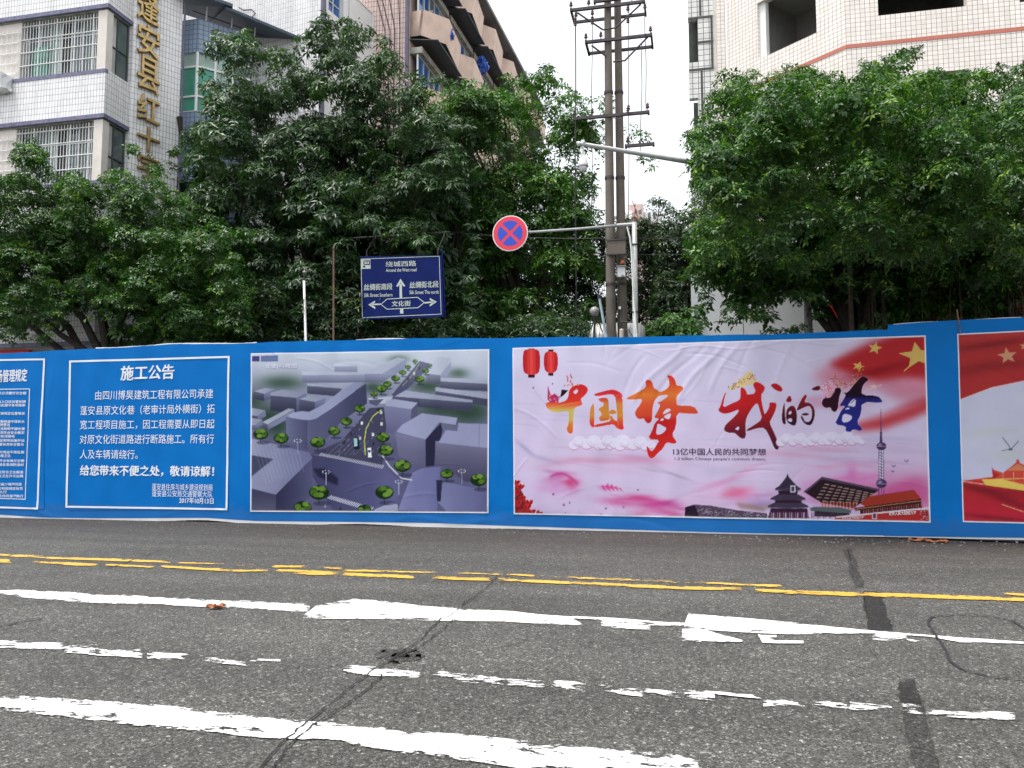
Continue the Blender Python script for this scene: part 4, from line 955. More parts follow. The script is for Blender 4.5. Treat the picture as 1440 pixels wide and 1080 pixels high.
for s in range(-3, 2):
    z0 = zb1 + s * ST
    for k in range(nb):
        u0, u1 = .1 + k * bayL, .1 + (k + 1) * bayL - .25
        if s < 0 and k > 3: continue
        # sawtooth balcony: deep at the near end, shallow at the far end, with a salmon front
        d0, d1 = (.45, 1.15)
        mb = MB(); pts = [(u0, 0), (u0, d0), (u0 + .9, d1), (u1, d1 * .8), (u1, 0)]
        for (a, oa), (b, ob_) in zip(pts[:-1], pts[1:]):
            mb.hexa([pp.p(a, z0, oa), pp.p(b, z0, ob_), pp.p(b, z0, ob_ - .1), pp.p(a, z0, oa - .1), pp.p(a, z0 + 1.0, oa + .12), pp.p(b, z0 + 1.0, ob_ + .12), pp.p(b, z0 + 1.0, ob_), pp.p(a, z0 + 1.0, oa)]) if oa or ob_ else None
        part('balcony_front', mb, M['orange_panel'], flats)
        fl_ = MB(); fl_.face([pp.p(a, z0 - .01, o) for a, o in pts]); fl_.face([pp.p(a, z0 - .09, o) for a, o in pts][::-1]); part('balcony_floor', fl_, M['dark_metal'], flats)
        part('awning', MB().hexa([pp.p(u0 - .05, z0 - .32, d1 + .02), pp.p(u1, z0 - .32, d1 - .05), pp.p(u1, z0 - .14, 0), pp.p(u0 - .05, z0 - .14, 0), pp.p(u0 - .05, z0 - .29, d1 + .02), pp.p(u1, z0 - .29, d1 - .05), pp.p(u1, z0 - .11, 0), pp.p(u0 - .05, z0 - .11, 0)]), M['dark_metal'], flats)
        window(pp, u0 + .05, u1 - .05, z0 + 1.02, z0 + 2.35, .30, flats, n=5, transom=1.0, cols=['glass_blue', 'glass_blue', 'glass_grey', 'glass_blue', 'curtain'] if k < 3 else ['curtain', 'glass_grey', 'frosted'], fr='frame')
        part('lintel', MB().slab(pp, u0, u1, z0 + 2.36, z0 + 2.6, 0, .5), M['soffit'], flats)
for x, y in ((601, 48), (654, 92)):
    u, z = pp.uz(x, y); part('tarpaulin', crumple(MB().lathe(pp.p(u - .35, z - .55, .95), [(.02, .62), (.12, .6), (.2, .45), (.26, .3), (.3, .15), (.22, 0), (.1, -.1)], 9), .08), M['tarp'], flats, 'crumpled blue tarpaulin on the balcony edge')
# ---- far flats closing the street
far = root('distant_flats', 'far pale pink flats showing just right of the twin concrete poles', 'building', tuple(on_y(905, 600, 110))[:2] + (0,))
pd = Plane(0, 110, 1, 0)
for x0, x1, y0, mt, dd in ((884, 905, 288, 'pink_tile', 0), (905, 928, 292, 'white_paint', -2), (880, 890, 300, 'white_paint', 1)):
    part('block', MB().slab(pd, pd.uz(x0, 300)[0], pd.uz(x1, 300)[0] - .05, 0, pd.uz(x0, y0)[1], -8 + dd, dd), M[mt], far)
for x0, y0 in ((892, 296), (898, 296), (911, 299), (918, 299), (892, 306), (911, 309)):
    part('window', MB().slab(pd, pd.uz(x0, 300)[0], pd.uz(x0 + 4, 300)[0], pd.uz(x0, y0 + 5)[1], pd.uz(x0, y0)[1], -1.5, .05), M['glass_grey'], far)
# ---- cream tiled building at the right
CY = 22.4; c1 = Plane(on_y(1190, 60, CY).x, CY, 1, 0)
cd = Vector(camdir(-110)).normalized(); c2 = Plane(c1.x, c1.y, -cd.x, -cd.y)                  # chamfer: u runs right towards the corner (negative u = left)
uL = c2.uz(1022, 60)[0]
cream = root('cream_building', 'cream mosaic tiled building with a terracotta band and unglazed openings', 'building', (c1.x, c1.y, 0))
zb_t, zb_b = c1.uz(1190, 63)[1], c1.uz(1190, 68.5)[1]
def op(pl, x0, x1, yt, yb, xt=None):
    a, b = pl.uz(x0, yb)[0], pl.uz(x1, yb)[0]; zb = pl.uz((x0 + x1) / 2, yb)[1]; return (a, b, zb, zb + yt if yt < 9 else pl.uz((x0 + x1) / 2, yt)[1])
h1 = (c1.uz(1235, 20)[0], c1.uz(1360, 10)[0], c1.uz(1235, 22)[1], c1.uz(1235, 22)[1] + 1.9)
zh = c1.uz(1363, 97)[1]; h2 = (c1.uz(1300, 100)[0], c1.uz(1363, 100)[0], zh - 1.5, zh)
h3 = (c1.uz(1434, 2)[0], c1.uz(1434, 2)[0] + 2.2, c1.uz(1436, 3)[1], c1.uz(1436, 3)[1] + 1.6); h4 = (c1.uz(1438, 95)[0], c1.uz(1438, 95)[0] + 2, zh - 1.5, zh + .1)
UR = 13.0
part('front_wall', wall(c1, .0, UR, 0, 24, [h1, h2, h3, h4]), M['cream_tile'], cream)
g1 = (c2.uz(1066, 60)[0], c2.uz(1148, 30)[0], c2.uz(1066, 84)[1], c2.uz(1066, 84)[1] + 1.75)
part('chamfer_wall', wall(c2, uL, -.002, 0, 24, [g1]), M['cream_tile'], cream)
part('terracotta_band', MB().slab(c1, 0, UR, zb_b, zb_t, 0, .012), M['red_band'], cream)
part('terracotta_band', MB().slab(c2, uL, .006, zb_b, zb_t, 0, .012), M['red_band'], cream)
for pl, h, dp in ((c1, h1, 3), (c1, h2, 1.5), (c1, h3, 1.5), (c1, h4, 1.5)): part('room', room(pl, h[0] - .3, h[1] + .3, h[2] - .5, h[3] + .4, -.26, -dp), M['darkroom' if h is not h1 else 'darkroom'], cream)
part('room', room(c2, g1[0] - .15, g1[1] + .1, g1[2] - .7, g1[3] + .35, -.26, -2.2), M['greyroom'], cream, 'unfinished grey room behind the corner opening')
part('inner_door', MB().slab(c2, g1[1] - 1.0, g1[1] - .3, g1[2] - .7, g1[2] + .95, -2.18, -2.1), M['door_brown'], cream)
part('inner_frame', MB().slab(c2, g1[0] + .0, g1[0] + .22, g1[2], g1[3], -.25, -.1), M['white_paint'], cream)
part('stair_board', MB().box(tuple(c2.p(g1[0] + .9, g1[2] + .1, -1.6)), (1.2, .06, .5), rz=.6, ry=.5), M['darkroom'], cream)
part('corner_bead', MB().slab(c2, uL - .04, uL + .04, 0, 24, -.3, .02), M['white_paint'], cream)
pc_end = c2.p(uL, 0)
part('side_wall', MB().slab(Plane(pc_end.x, pc_end.y, 0, 1), .0, 12, 0, 24, -.3, 0) , M['cream_tile'], cream)
part('window_bars', MB().slab(c1, h2[0], h2[1], h2[2] + .5, h2[2] + .53, -.1, -.07), M['steel_dark'], cream)
# ground floor shopfront behind the fig trunks
cs_ = Plane(0, CY - .9, 1, 0)
part('shop_panel', MB().slab(cs_, cs_.uz(972, 430)[0], cs_.uz(1045, 430)[0] - .02, 0, cs_.uz(990, 385)[1], -.2, 0), M['shop_white'], cream)
part('shop_panel', MB().slab(cs_, cs_.uz(1045, 430)[0], cs_.uz(1167, 430)[0] - .02, 0, cs_.uz(1000, 378)[1], -.3, -.02), M['shop_white'], cream)
part('shop_banner', MB().slab(cs_, cs_.uz(1167, 430)[0], cs_.uz(1600, 430)[0], 0, cs_.uz(1200, 402)[1], -.3, .02), M['shop_red'], cream)
part('shop_shade_panel', MB().slab(cs_, cs_.uz(1167, 430)[0], cs_.uz(1600, 430)[0], cs_.uz(1200, 402)[1], cs_.uz(1200, 330)[1], -.3, .0), M['dark_metal'], cream)  # dark panel put in for the shaded shop interior above the banner
rgb = random.Random(9)
for px in (1196, 1212, 1222, 1345, 1353, 1360, 1398, 1406, 1414, 1424):
    u = cs_.uz(px, 440)[0]; z = cs_.uz(px, rgb.uniform(428, 452))[1]
    part('banner_stroke', MB().slab(cs_, u - .045, u + .045, z - rgb.uniform(.1, .35), z, .02, .03), M['shop_yellow'], cream)
# ---- recessed wing with dark jointed tiles
WY = c2.p(uL, 0).y + 3.2; wp = Plane(0, WY, 1, 0); wing = root('balcony_wing', 'pale tiled balcony wing left of the cream building with dark grid joints', 'building', (wp.uz(1000, 300)[0], WY, 0))
wu0, wu1 = wp.uz(968, 60)[0], wp.uz(1030, 60)[0]
oz0, oz1 = wp.uz(982, 87)[1], wp.uz(982, 26)[1]; ou1 = wp.uz(981.5, 60)[0]
zc2, zc3 = wp.uz(975, 165)[1], wp.uz(975, 138)[1]
part('front_wall', wall(wp, wu0, wu1, 0, 24, [(wu0, ou1, oz0, oz1), (wu0, wp.uz(980, 60)[0], zc2 - 1, zc3)]), M['grid_tile'], wing)
part('opening_back', MB().slab(wp, wu0 + .02, ou1 + .5, oz0 - .3, oz1 + .3, -.5, -.4), M['darkroom'], wing); part('opening_back', MB().slab(wp, wu0 + .15, ou1 + .5, zc2 - 1.3, zc3 + .3, -1.2, -1.1), M['darkroom'], wing)
for px in (985.5, 1001, 1006): u = wp.uz(px, 60)[0]; za, zb_ = {985.5: (wp.uz(px, 22)[1], 20), 1001: (wp.uz(px, 96)[1], wp.uz(px, 24)[1]), 1006: (wp.uz(px, 22)[1], 20)}[px]; part('joint_strip', MB().slab(wp, u - .035, u + .035, za, zb_, 0, .02), M['darkframe'], wing)
u = wp.uz(987, 120)[0]; part('joint_strip', MB().slab(wp, u - .035, u + .035, 4, wp.uz(987, 98)[1], 0, .02), M['darkframe'], wing)
for y in (24, 59, 97): z = wp.uz(990, y)[1]; part('joint_strip', MB().slab(wp, ou1 if y == 59 else wu0, wu1, z - .035, z + .035, 0.0, .022), M['darkframe'], wing)
for px, w in ((1011, .09), (1016, .05)): u = wp.uz(px, 60)[0]; part('drain_pipe', MB().tube([wp.p(u, 2, .15), wp.p(u, 24, .15)], w, 7), M['pipe'], wing)
part('shutter', MB().slab(wp, wp.uz(1009, 10)[0], wp.uz(1014, 10)[0], wp.uz(1009, 30)[1], 20, .02, .5), M['dark_metal'], wing)
part('window_hood', MB().slab(wp, wp.uz(1007, 110)[0], wu1, wp.uz(1010, 112)[1], wp.uz(1010, 101)[1], .02, .5), M['darkroom'], wing)
# ---- picture 2: the white, pink and red banner with brush lettering
cv = Canvas(715, 465, 1315, 742, 2.0, (200, 194, 220))
cv.poly([(715, 465), (1315, 465), (1315, 742), (715, 742)], vgrad(480, (206, 202, 226), 735, (200, 184, 214)))
PK, MG, GY = (214, 150, 186), (196, 84, 144), (150, 140, 172)
for _ in range(60): cv.blob(_rg.uniform(725, 1300), _rg.uniform(600, 735), _rg.uniform(20, 70), _rg.uniform(2, 7), [PK, (216, 208, 230), GY, (206, 170, 204)][_ % 4], .16, _rg.uniform(-.12, .18))
for _ in range(40): cv.blob(_rg.uniform(725, 1300), _rg.uniform(560, 735), _rg.uniform(16, 60), _rg.uniform(.7, 1.4), (168, 152, 190), .22, _rg.uniform(-.1, .16))
for x, y, rx, ry, c, a, r in ((840, 648, 60, 5, (200, 130, 165), .5, .02), (790, 650, 30, 4, (200, 150, 180), .5, -.2), (900, 645, 30, 5, (196, 120, 158), .4, .1), (738, 630, 16, 3, (140, 140, 176), .5, .7), (765, 645, 22, 3, (150, 150, 184), .4, .3),
    (785, 680, 24, 12, (200, 128, 184), .6, 0), (806, 682, 9, 10, (190, 70, 130), .5, .7), (870, 706, 26, 6, MG, .7, .1), (905, 702, 22, 6, MG, .8, .15), (925, 715, 26, 8, MG, .7, .1), (900, 722, 14, 5, (206, 110, 160), .5, 0), (945, 722, 16, 3.5, MG, .7, .1),
    (1010, 680, 26, 4, (206, 120, 170), .5, -.3), (1045, 665, 30, 4, (206, 140, 180), .45, -.45), (1040, 695, 22, 10, (214, 130, 168), .7, 0), (1000, 690, 20, 12, (214, 170, 206), .4, 0), (1062, 660, 36, 12, (206, 180, 214), .4, -.4),
    (1075, 710, 26, 7, (130, 110, 160), .6, .05), (1090, 712, 18, 4, (170, 140, 130), .5, 0), (1120, 640, 50, 4, (204, 150, 180), .5, .08), (1165, 632, 40, 4, (190, 130, 160), .4, .05), (1200, 680, 70, 22, (208, 150, 196), .6, 0),
    (1198, 665, 7, 13, (200, 104, 170), .5, 0), (1215, 690, 60, 16, (196, 84, 144), .45, 0), (1290, 690, 34, 26, (190, 80, 130), .55, 0), (1270, 705, 50, 14, (200, 90, 140), .5, 0), (1150, 695, 18, 12, (206, 90, 160), .6, .5), (962, 716, 14, 2, MG, .6, .1),
    (950, 668, 26, 2, (140, 130, 160), .4, .35), (920, 662, 20, 2, (150, 140, 170), .3, .2)): cv.blob(x, y, rx, ry, c, a, r)
for x, y, w, h, c, a in ((785, 668, 20, 9, (190, 96, 160), .7), (800, 676, 12, 8, (196, 70, 120), .6), (775, 690, 26, 7, (206, 160, 206), .6), (856, 686, 14, 5, (200, 96, 160), .6), (890, 700, 30, 5, (196, 76, 136), .6), (925, 708, 36, 7, (186, 70, 140), .7), (1035, 690, 26, 10, (214, 110, 150), .55), (1270, 690, 40, 20, (190, 76, 136), .55), (1205, 672, 46, 9, (206, 120, 176), .5), (1100, 700, 60, 8, (180, 140, 190), .5), (1180, 655, 60, 6, (206, 150, 190), .4), (1180, 565, 60, 12, (196, 110, 140), .35)):
    for k in range(7): cv.blob(x + _rg.uniform(-w, w) * .7, y + _rg.uniform(-h, h) * .6, w * _rg.uniform(.3, .7), h * _rg.uniform(.25, .6), c, a * .55, _rg.uniform(-.25, .25))
for i in range(26):
    t = i / 26; cv.blob(775 + 38 * t, 670 - 6 * math.sin(t * 3.1) + 12 * t * t, 2.2, 1.6, (186, 74, 136), .5)
for x in (845, 851, 857, 863, 869): cv.poly([(x, 684 + (x - 845) * .1), (x + 4, 678 + abs(x - 853) * .5), (x + 8, 692)], (200, 74, 140), .8)
for x, y, r in ((778, 695, 2), (793, 710, 2), (801, 707, 1.5), (852, 715, 1.8), (897, 689, 1.6), (877, 713, 1.5), (795, 721, 1), (845, 723, 1)): cv.disc(x, y, r, r, (140, 90, 140), .7)
# flag, top right
RF = (172, 44, 48)
cv.poly([(1140, 530), (1175, 508), (1220, 480), (1300, 462), (1320, 462), (1320, 560), (1270, 566), (1230, 545), (1180, 548)], (196, 110, 130), .75, blur=9)
cv.poly([(1165, 512), (1215, 487), (1260, 470), (1320, 460), (1320, 540), (1275, 530), (1235, 535), (1200, 528)], RF, .95, blur=5)
cv.poly([(1195, 598), (1240, 585), (1280, 566), (1320, 552), (1320, 572), (1280, 590), (1240, 604), (1205, 606)], (184, 52, 58), .85, blur=5)
cv.blob(1240, 520, 50, 6, (120, 24, 34), .5, -.25); cv.blob(1290, 540, 30, 10, (214, 150, 170), .5, -.2); cv.blob(1262, 578, 40, 5, (208, 140, 160), .4, -.3)
def star(c, cx, cy, r, rot, col, sq=1.0):
    c.poly([(cx + (r if k % 2 == 0 else r * .42) * math.cos(rot + k * math.pi / 5), cy + sq * (r if k % 2 == 0 else r * .42) * math.sin(rot + k * math.pi / 5)) for k in range(10)], col)
YS = (206, 176, 104)
star(cv, 1230.5, 489.5, 10.5, -1.35, YS, .9); star(cv, 1207, 515, 9, -1.2, YS, .8); star(cv, 1290, 500, 27, -2.98, YS, .72); star(cv, 1229, 544, 7, -1.5, (214, 190, 180), .6)
cv.line([(1271, 522), (1286, 509)], 1.6, YS); cv.line([(1215, 550), (1240, 541)], 1.2, (222, 180, 180))
# lanterns
def lantern(x0, y0, x1, y1, pw):
    cx = (x0 + x1) / 2; w = (x1 - x0) / 2
    cv.poly([(cx - pw, y0 - 2.5), (cx + pw, y0 - 2.5), (cx + pw, y1 + 3), (cx - pw, y1 + 3)], (70, 24, 34))
    cv.poly([(x0, y0 + 4), (x0 + 5, y0), (x1 - 5, y0), (x1, y0 + 4), (x1, y1 - 7), (x1 - 5, y1 - 1), (x0 + 5, y1 - 1), (x0, y1 - 7)],
            lambda X, Y: np.array((176., 34, 48)) + np.exp(-((X - cx) / (w * .55)) ** 2)[..., None] * np.array((46., 46, 26)), sm=1)
    for k in range(1, 5): cv.line([(x0 + 2 * w * k / 5, y0 + 1), (x0 + 2 * w * k / 5, y1 - 3)], .5, (150, 26, 42), .6)
lantern(735.5, 491, 759.5, 528, 4.6); lantern(765, 494, 784.5, 525.5, 3.6)
# clouds under the lettering
def cloud(cx, cy, s, flip=1):
    for dx, dy, r in ((-22, 4, 8), (-14, -2, 9), (-3, 2, 9), (8, -2, 10), (16, 4, 8), (24, 2, 7), (31, 6, 5)):
        cv.disc(cx + flip * dx * s, cy + dy * s + 1.5, r * s, r * s * .85, (190, 140, 172), .75)
        cv.disc(cx + flip * dx * s, cy + dy * s, r * s, r * s * .85, (216, 214, 234), .9)
    for dx in (-14, 8): cv.disc(cx + flip * dx * s, cy, 5.5 * s, 4.6 * s, (186, 180, 208), .8); cv.disc(cx + flip * dx * s, cy - .8, 5 * s, 4.2 * s, (214, 212, 232))
for cx, cy in ((828, 622), (868, 621), (893, 623)): cloud(cx, cy, .95)
def gr(stops, axis=1):
    ps = np.array([p for p, _ in stops], float); cs = np.array([c for _, c in stops], float)
    return lambda X, Y: np.stack([np.interp(Y if axis else X, ps, cs[:, k]) for k in range(3)], -1)
def brush(pts, col, holes=(), ox=0, oy=0, sc=1.0):
    T = lambda q: [(ox + x / sc, oy + y / sc) for x, y in q]
    cv.poly(T(pts), (226, 206, 224), .8, blur=1.3, sm=1); cv.poly(T(pts), col, sm=1)
    for h in holes: cv.poly(T(h), (206, 202, 226), sm=1)
Z = dict(ox=760, oy=520, sc=12.0)
zhong = gr([(540, (196, 44, 52)), (564, (206, 62, 50)), (571, (214, 120, 74)), (577, (198, 184, 104)), (590, (196, 176, 86)), (597, (204, 124, 50)), (612, (206, 92, 50))])
brush([(85, 590), (105, 550), (180, 545), (250, 530), (310, 560), (350, 548), (440, 520), (475, 440), (480, 360), (520, 300), (620, 252), (690, 242), (760, 268), (805, 320), (792, 380), (730, 450), (680, 490), (690, 530), (712, 575), (685, 605), (570, 640), (560, 760), (550, 860), (552, 1050), (520, 1082), (460, 1060), (440, 980), (470, 940), (482, 800), (480, 690), (300, 722), (200, 708), (120, 660)], zhong,
      ([(312, 540), (350, 460), (400, 412), (462, 388), (472, 450), (420, 508), (345, 552)], [(548, 372), (590, 340), (642, 340), (622, 390), (588, 418)]), **Z)
cv.line([(760 + 130 / 12, 520 + 655 / 12), (760 + 480 / 12, 520 + 575 / 12), (760 + 680 / 12, 520 + 545 / 12)], 1.0, (232, 150, 90), .8)
cv.poly([(760 + x / 12, 520 + y / 12) for x, y in ((335, 470), (360, 335), (470, 345), (400, 425))], (46, 14, 34)); cv.poly([(760 + x / 12, 520 + y / 12) for x, y in ((120, 500), (125, 255), (150, 350), (185, 440), (240, 400), (300, 450), (310, 550), (150, 545))], (170, 36, 92), .85)
for _ in range(70):
    t = _rg.rand(); x, y = (460 + _rg.uniform(-30, 70), _rg.uniform(75, 230)) if t < .45 else (_rg.uniform(130, 320), _rg.uniform(420, 540)) if t < .75 else (_rg.uniform(400, 640), _rg.uniform(230, 330))
    cv.disc(760 + x / 12, 520 + y / 12, .9, .9, [(190, 40, 60), (230, 210, 150), (120, 30, 60), (214, 90, 50), (230, 190, 210)][_ % 5], .85)
cv.disc(750, 545.5, 1.1, 1.1, (50, 40, 80)); cv.disc(777, 539.8, 1.0, 1.0, (50, 40, 80)); cv.line([(752, 550), (762, 561), (768, 570)], .6, (150, 150, 184), .6)
guo = gr([(548, (204, 40, 62)), (560, (206, 74, 60)), (568, (200, 132, 70)), (585, (204, 140, 60)), (596, (206, 70, 52)), (606, (206, 54, 46))])
for q in ([(880, 415), (1040, 370), (1180, 333), (1275, 342), (1370, 400), (1392, 460), (1290, 560), (1250, 430), (1180, 412), (1060, 430), (960, 452)],
          [(1262, 430), (1385, 445), (1390, 700), (1395, 900), (1408, 1022), (1290, 992), (1236, 925), (1300, 870), (1290, 700)],
          [(1250, 925), (1170, 925), (1000, 960), (900, 970), (915, 928), (1100, 890), (1190, 866), (1160, 770), (1200, 770), (1240, 850), (1310, 870), (1300, 990)],
          [(846, 640), (892, 560), (908, 620), (912, 930), (900, 978), (858, 960), (828, 900), (832, 760)],
          [(970, 490), (1060, 470), (1130, 478), (1152, 540), (1152, 640), (1165, 770), (1172, 842), (1050, 868), (1000, 862), (988, 800), (1030, 770), (1028, 720), (966, 668), (1040, 620), (1068, 600), (1068, 552), (1010, 542)],
          [(1162, 690), (1230, 668), (1298, 722), (1240, 752), (1156, 747)]): brush(q, guo, **Z)
Z = dict(ox=868, oy=520, sc=8.0)
meng = gr([(528, (204, 54, 44)), (545, (206, 96, 52)), (556, (206, 122, 60)), (568, (206, 90, 58)), (585, (198, 76, 50)), (592, (184, 40, 44)), (640, (200, 50, 44))])
brush([(80, 328), (230, 255), (330, 197), (313, 130), (345, 110), (392, 128), (410, 208), (450, 225), (480, 256), (590, 200), (580, 100), (553, 62), (612, 64), (652, 112), (665, 180), (722, 180), (752, 210), (702, 265), (666, 300), (668, 398), (700, 403), (862, 407), (912, 482), (900, 496), (780, 493), (668, 480), (663, 642), (612, 735), (668, 802), (660, 832), (600, 826), (550, 815), (510, 892), (460, 932), (400, 1002), (350, 982), (326, 870), (345, 864), (372, 910), (400, 915), (440, 850), (480, 785), (340, 782), (396, 680), (420, 600), (480, 545), (408, 542), (450, 480), (490, 385), (438, 378), (500, 350), (558, 310), (575, 280), (470, 290), (422, 340), (396, 430), (396, 540), (380, 592), (340, 607), (310, 570), (300, 545), (240, 557), (200, 512), (204, 460), (260, 390), (285, 325), (180, 337)], meng,
      ([(500, 512), (545, 440), (594, 436), (606, 462)], [(515, 525), (604, 482), (602, 530), (580, 560), (548, 548)], [(452, 600), (540, 645), (556, 668), (502, 725), (434, 732), (445, 650)], [(478, 572), (508, 542), (532, 562), (500, 577)]), **Z)
Z = dict(ox=1000, oy=515, sc=8.308)
wo_ = gr([(540, (196, 44, 46)), (570, (190, 40, 46)), (590, (150, 36, 46)), (605, (110, 32, 50)), (635, (72, 28, 60))])
brush([(180, 300), (152, 380), (136, 488), (230, 440), (330, 400), (345, 350), (340, 250), (380, 250), (415, 300), (415, 335), (530, 318), (480, 200), (530, 178), (600, 213), (632, 250), (612, 300), (582, 330), (592, 430), (612, 520), (628, 570), (680, 480), (675, 428), (720, 420), (766, 435), (752, 520), (702, 620), (680, 660), (742, 790), (796, 930), (780, 980), (740, 966), (690, 840), (628, 718), (540, 722), (420, 762), (408, 745), (500, 690), (598, 620), (570, 520), (540, 420), (480, 482), (410, 600), (400, 700), (407, 840), (350, 847), (300, 802), (270, 777), (190, 777), (148, 750), (162, 690), (240, 620), (310, 550), (330, 500), (220, 547), (140, 557), (78, 520), (108, 470), (128, 400), (158, 320)], wo_, ([(272, 736), (326, 698), (326, 752)],), **Z)
brush([(685, 225), (730, 198), (790, 213), (838, 265), (822, 302), (760, 287)], (176, 34, 44), **Z)
fl = [(185, 288), (230, 238), (330, 158), (430, 58), (482, 68), (534, 170), (490, 210), (380, 235), (250, 272)]
cv.poly([(1000 + x / 8.308, 515 + y / 8.308) for x, y in fl], (216, 196, 150))
def speckle(fn, n, cols, r=1.1):
    for i in range(n):
        x, y = fn(); cv.disc(x, y, r * _rg.uniform(.6, 1.2), r * _rg.uniform(.6, 1.1), cols[i % len(cols)], .9)
def along(P, w):
    def f():
        k = _rg.randint(len(P) - 1); t = _rg.rand(); return P[k][0] + (P[k + 1][0] - P[k][0]) * t + _rg.uniform(-w, w), P[k][1] + (P[k + 1][1] - P[k][1]) * t + _rg.uniform(-w, w)
    return f
speckle(along([(1025, 547), (1040, 539), (1054, 530), (1060, 530)], 4), 70, [(110, 50, 30), (224, 200, 120), (70, 30, 60), (206, 120, 50), (190, 160, 190)], .9)
Z = dict(ox=1090, oy=510, sc=8.306)
de = gr([(555, (160, 42, 40)), (568, (120, 34, 50)), (585, (84, 26, 40)), (598, (56, 20, 56))])
for q, h in (([(112, 462), (170, 368), (203, 460)], ()), ([(75, 650), (88, 520), (112, 455), (112, 540), (118, 650), (128, 722), (90, 717)], ()),
    ([(125, 560), (180, 500), (228, 508), (256, 600), (247, 720), (210, 741), (128, 690)], ([(150, 592), (178, 556), (197, 590), (165, 612)], [(138, 660), (190, 645), (202, 690), (160, 692)])),
    ([(335, 373), (377, 384), (332, 468), (412, 468), (462, 540), (462, 640), (420, 737), (350, 722), (298, 650), (305, 608), (330, 650), (346, 690), (400, 696), (430, 640), (430, 550), (398, 500), (320, 530), (248, 567), (260, 520)], ()),
    ([(293, 605), (360, 583), (407, 605), (350, 622)], ())): brush(q, de, h, **Z)
me2 = gr([(535, (44, 14, 30)), (556, (36, 14, 44)), (562, (44, 44, 120)), (600, (46, 50, 136))])
brush([(568, 408), (640, 412), (700, 288), (782, 300), (742, 420), (737, 530), (700, 582), (660, 562), (648, 520), (580, 532), (538, 480)], gr([(540, (40, 14, 30)), (580, (60, 18, 44))]), **Z)
brush([(415, 305), (520, 258), (532, 320), (450, 327)], (110, 24, 40), **Z)
brush([(788, 350), (850, 350), (910, 270), (1000, 168), (1040, 158), (1102, 195), (1042, 240), (1012, 300), (1012, 380), (1200, 384), (1252, 440), (1252, 469), (1012, 456), (1006, 600), (952, 700), (1022, 770), (1000, 802), (910, 772), (862, 832), (820, 792), (830, 742), (693, 720), (740, 630), (770, 560), (828, 502), (743, 512), (800, 430), (830, 372)], me2,
      ([(846, 500), (898, 430), (946, 418), (938, 520), (880, 508)], [(788, 588), (900, 618), (896, 660), (850, 695), (778, 702)], [(803, 552), (850, 518), (882, 540)]), **Z)
cv.line([(1196, 567), (1203, 561)], .8, (60, 44, 110))
cv.poly([(1090 + x / 8.306, 510 + y / 8.306) for x, y in ((530, 290), (600, 220), (660, 200), (700, 280), (690, 350), (640, 410), (580, 400))], (214, 170, 190))
speckle(along([(1158, 545), (1168, 541), (1165, 556)], 6), 60, [(206, 60, 80), (240, 226, 236), (214, 110, 120), (190, 40, 110), (120, 60, 90)], .8)
speckle(along([(1172, 528), (1178, 540), (1190, 541), (1202, 537), (1206, 522), (1212, 514)], 4.5), 110, [(206, 170, 70), (150, 80, 30), (232, 206, 120), (120, 40, 30), (200, 60, 50)], .8)
for cx, cy in ((1118, 618), (1160, 617), (1184, 616)): cloud(cx, cy, .9)
# red chrysanthemum in the lower left corner
cv.poly([(723, 735), (723, 680), (730, 684), (738, 698), (742, 710), (748, 722), (764, 731), (764, 735)], (120, 30, 36), .95, sm=1)
for (x, y) in [(726, 730), (734, 724), (742, 716), (728, 712), (736, 704), (726, 696), (732, 688), (726, 682), (740, 728), (748, 724), (756, 726), (762, 730), (744, 710), (750, 732)]:
    for k in range(9):
        a = -1.6 + _rg.uniform(-.9, .9); L = _rg.uniform(6, 9)
        cv.disc(x + math.cos(a) * L * .5, y + math.sin(a) * L * .5, L * .55, 1.9, (196, 66, 62), 1, a); cv.disc(x + math.cos(a) * L * .5, y + math.sin(a) * L * .5, L * .48, 1.3, (140, 22, 36), 1, a)
# skyline at the foot, right
INK = (58, 40, 62)
def zz(p): return [(950 + x / 3.892, 640 + y / 3.892) for x, y in p]
cv.poly(zz([(50, 335), (52, 285), (100, 270), (190, 275), (330, 300), (500, 318), (520, 345), (300, 345)]), (86, 72, 92))
cv.poly(zz([(50, 330), (55, 285), (105, 275), (130, 335)]), (44, 30, 50))
for _ in range(110):
    x = _rg.uniform(120, 490); y0 = 272 + max(0, (x - 190)) * .14; y = _rg.uniform(y0, 338); a = _rg.uniform(-1.2, 1.2); L = 14
    cv.line(zz([(x, y), (x + L * math.cos(a), y + L * math.sin(a))]), .5, (190, 184, 200), .8)
cv.poly(zz([(330, 258), (420, 270), (500, 290), (480, 310), (350, 290)]), (130, 104, 90), .6, blur=2)
for y, w, h in ((185, 80, 24), (238, 108, 26), (280, 125, 28)):                       # round three-roofed hall
    cv.poly(zz([(615 - w, y + 4), (615 - w * .55, y - h + 4), (615 - w * .3, y - h - 4), (615 + w * .3, y - h - 4), (615 + w * .55, y - h + 4), (615 + w, y + 4), (615 + w * .5, y + 14), (615 - w * .5, y + 14)]), (72, 64, 84), sm=1)
    cv.line(zz([(615 - w * .9, y + 6), (615, y + 13), (615 + w * .9, y + 6)]), .8, (140, 128, 150))
cv.poly(zz([(560, 178), (590, 140), (605, 120), (612, 100), (620, 120), (640, 142), (672, 178)]), (62, 54, 74)); cv.poly(zz([(560, 195), (670, 195), (665, 215), (565, 215)]), (60, 36, 56)); cv.poly(zz([(545, 246), (690, 246), (690, 262), (545, 262)]), (60, 36, 56))
cv.poly(zz([(520, 292), (720, 292), (730, 345), (510, 345)]), (64, 40, 62)); cv.poly(zz([(628, 165), (656, 165), (656, 205), (628, 205)]), (190, 190, 204)); cv.poly(zz([(633, 172), (650, 172), (650, 198), (633, 198)]), (70, 70, 90))
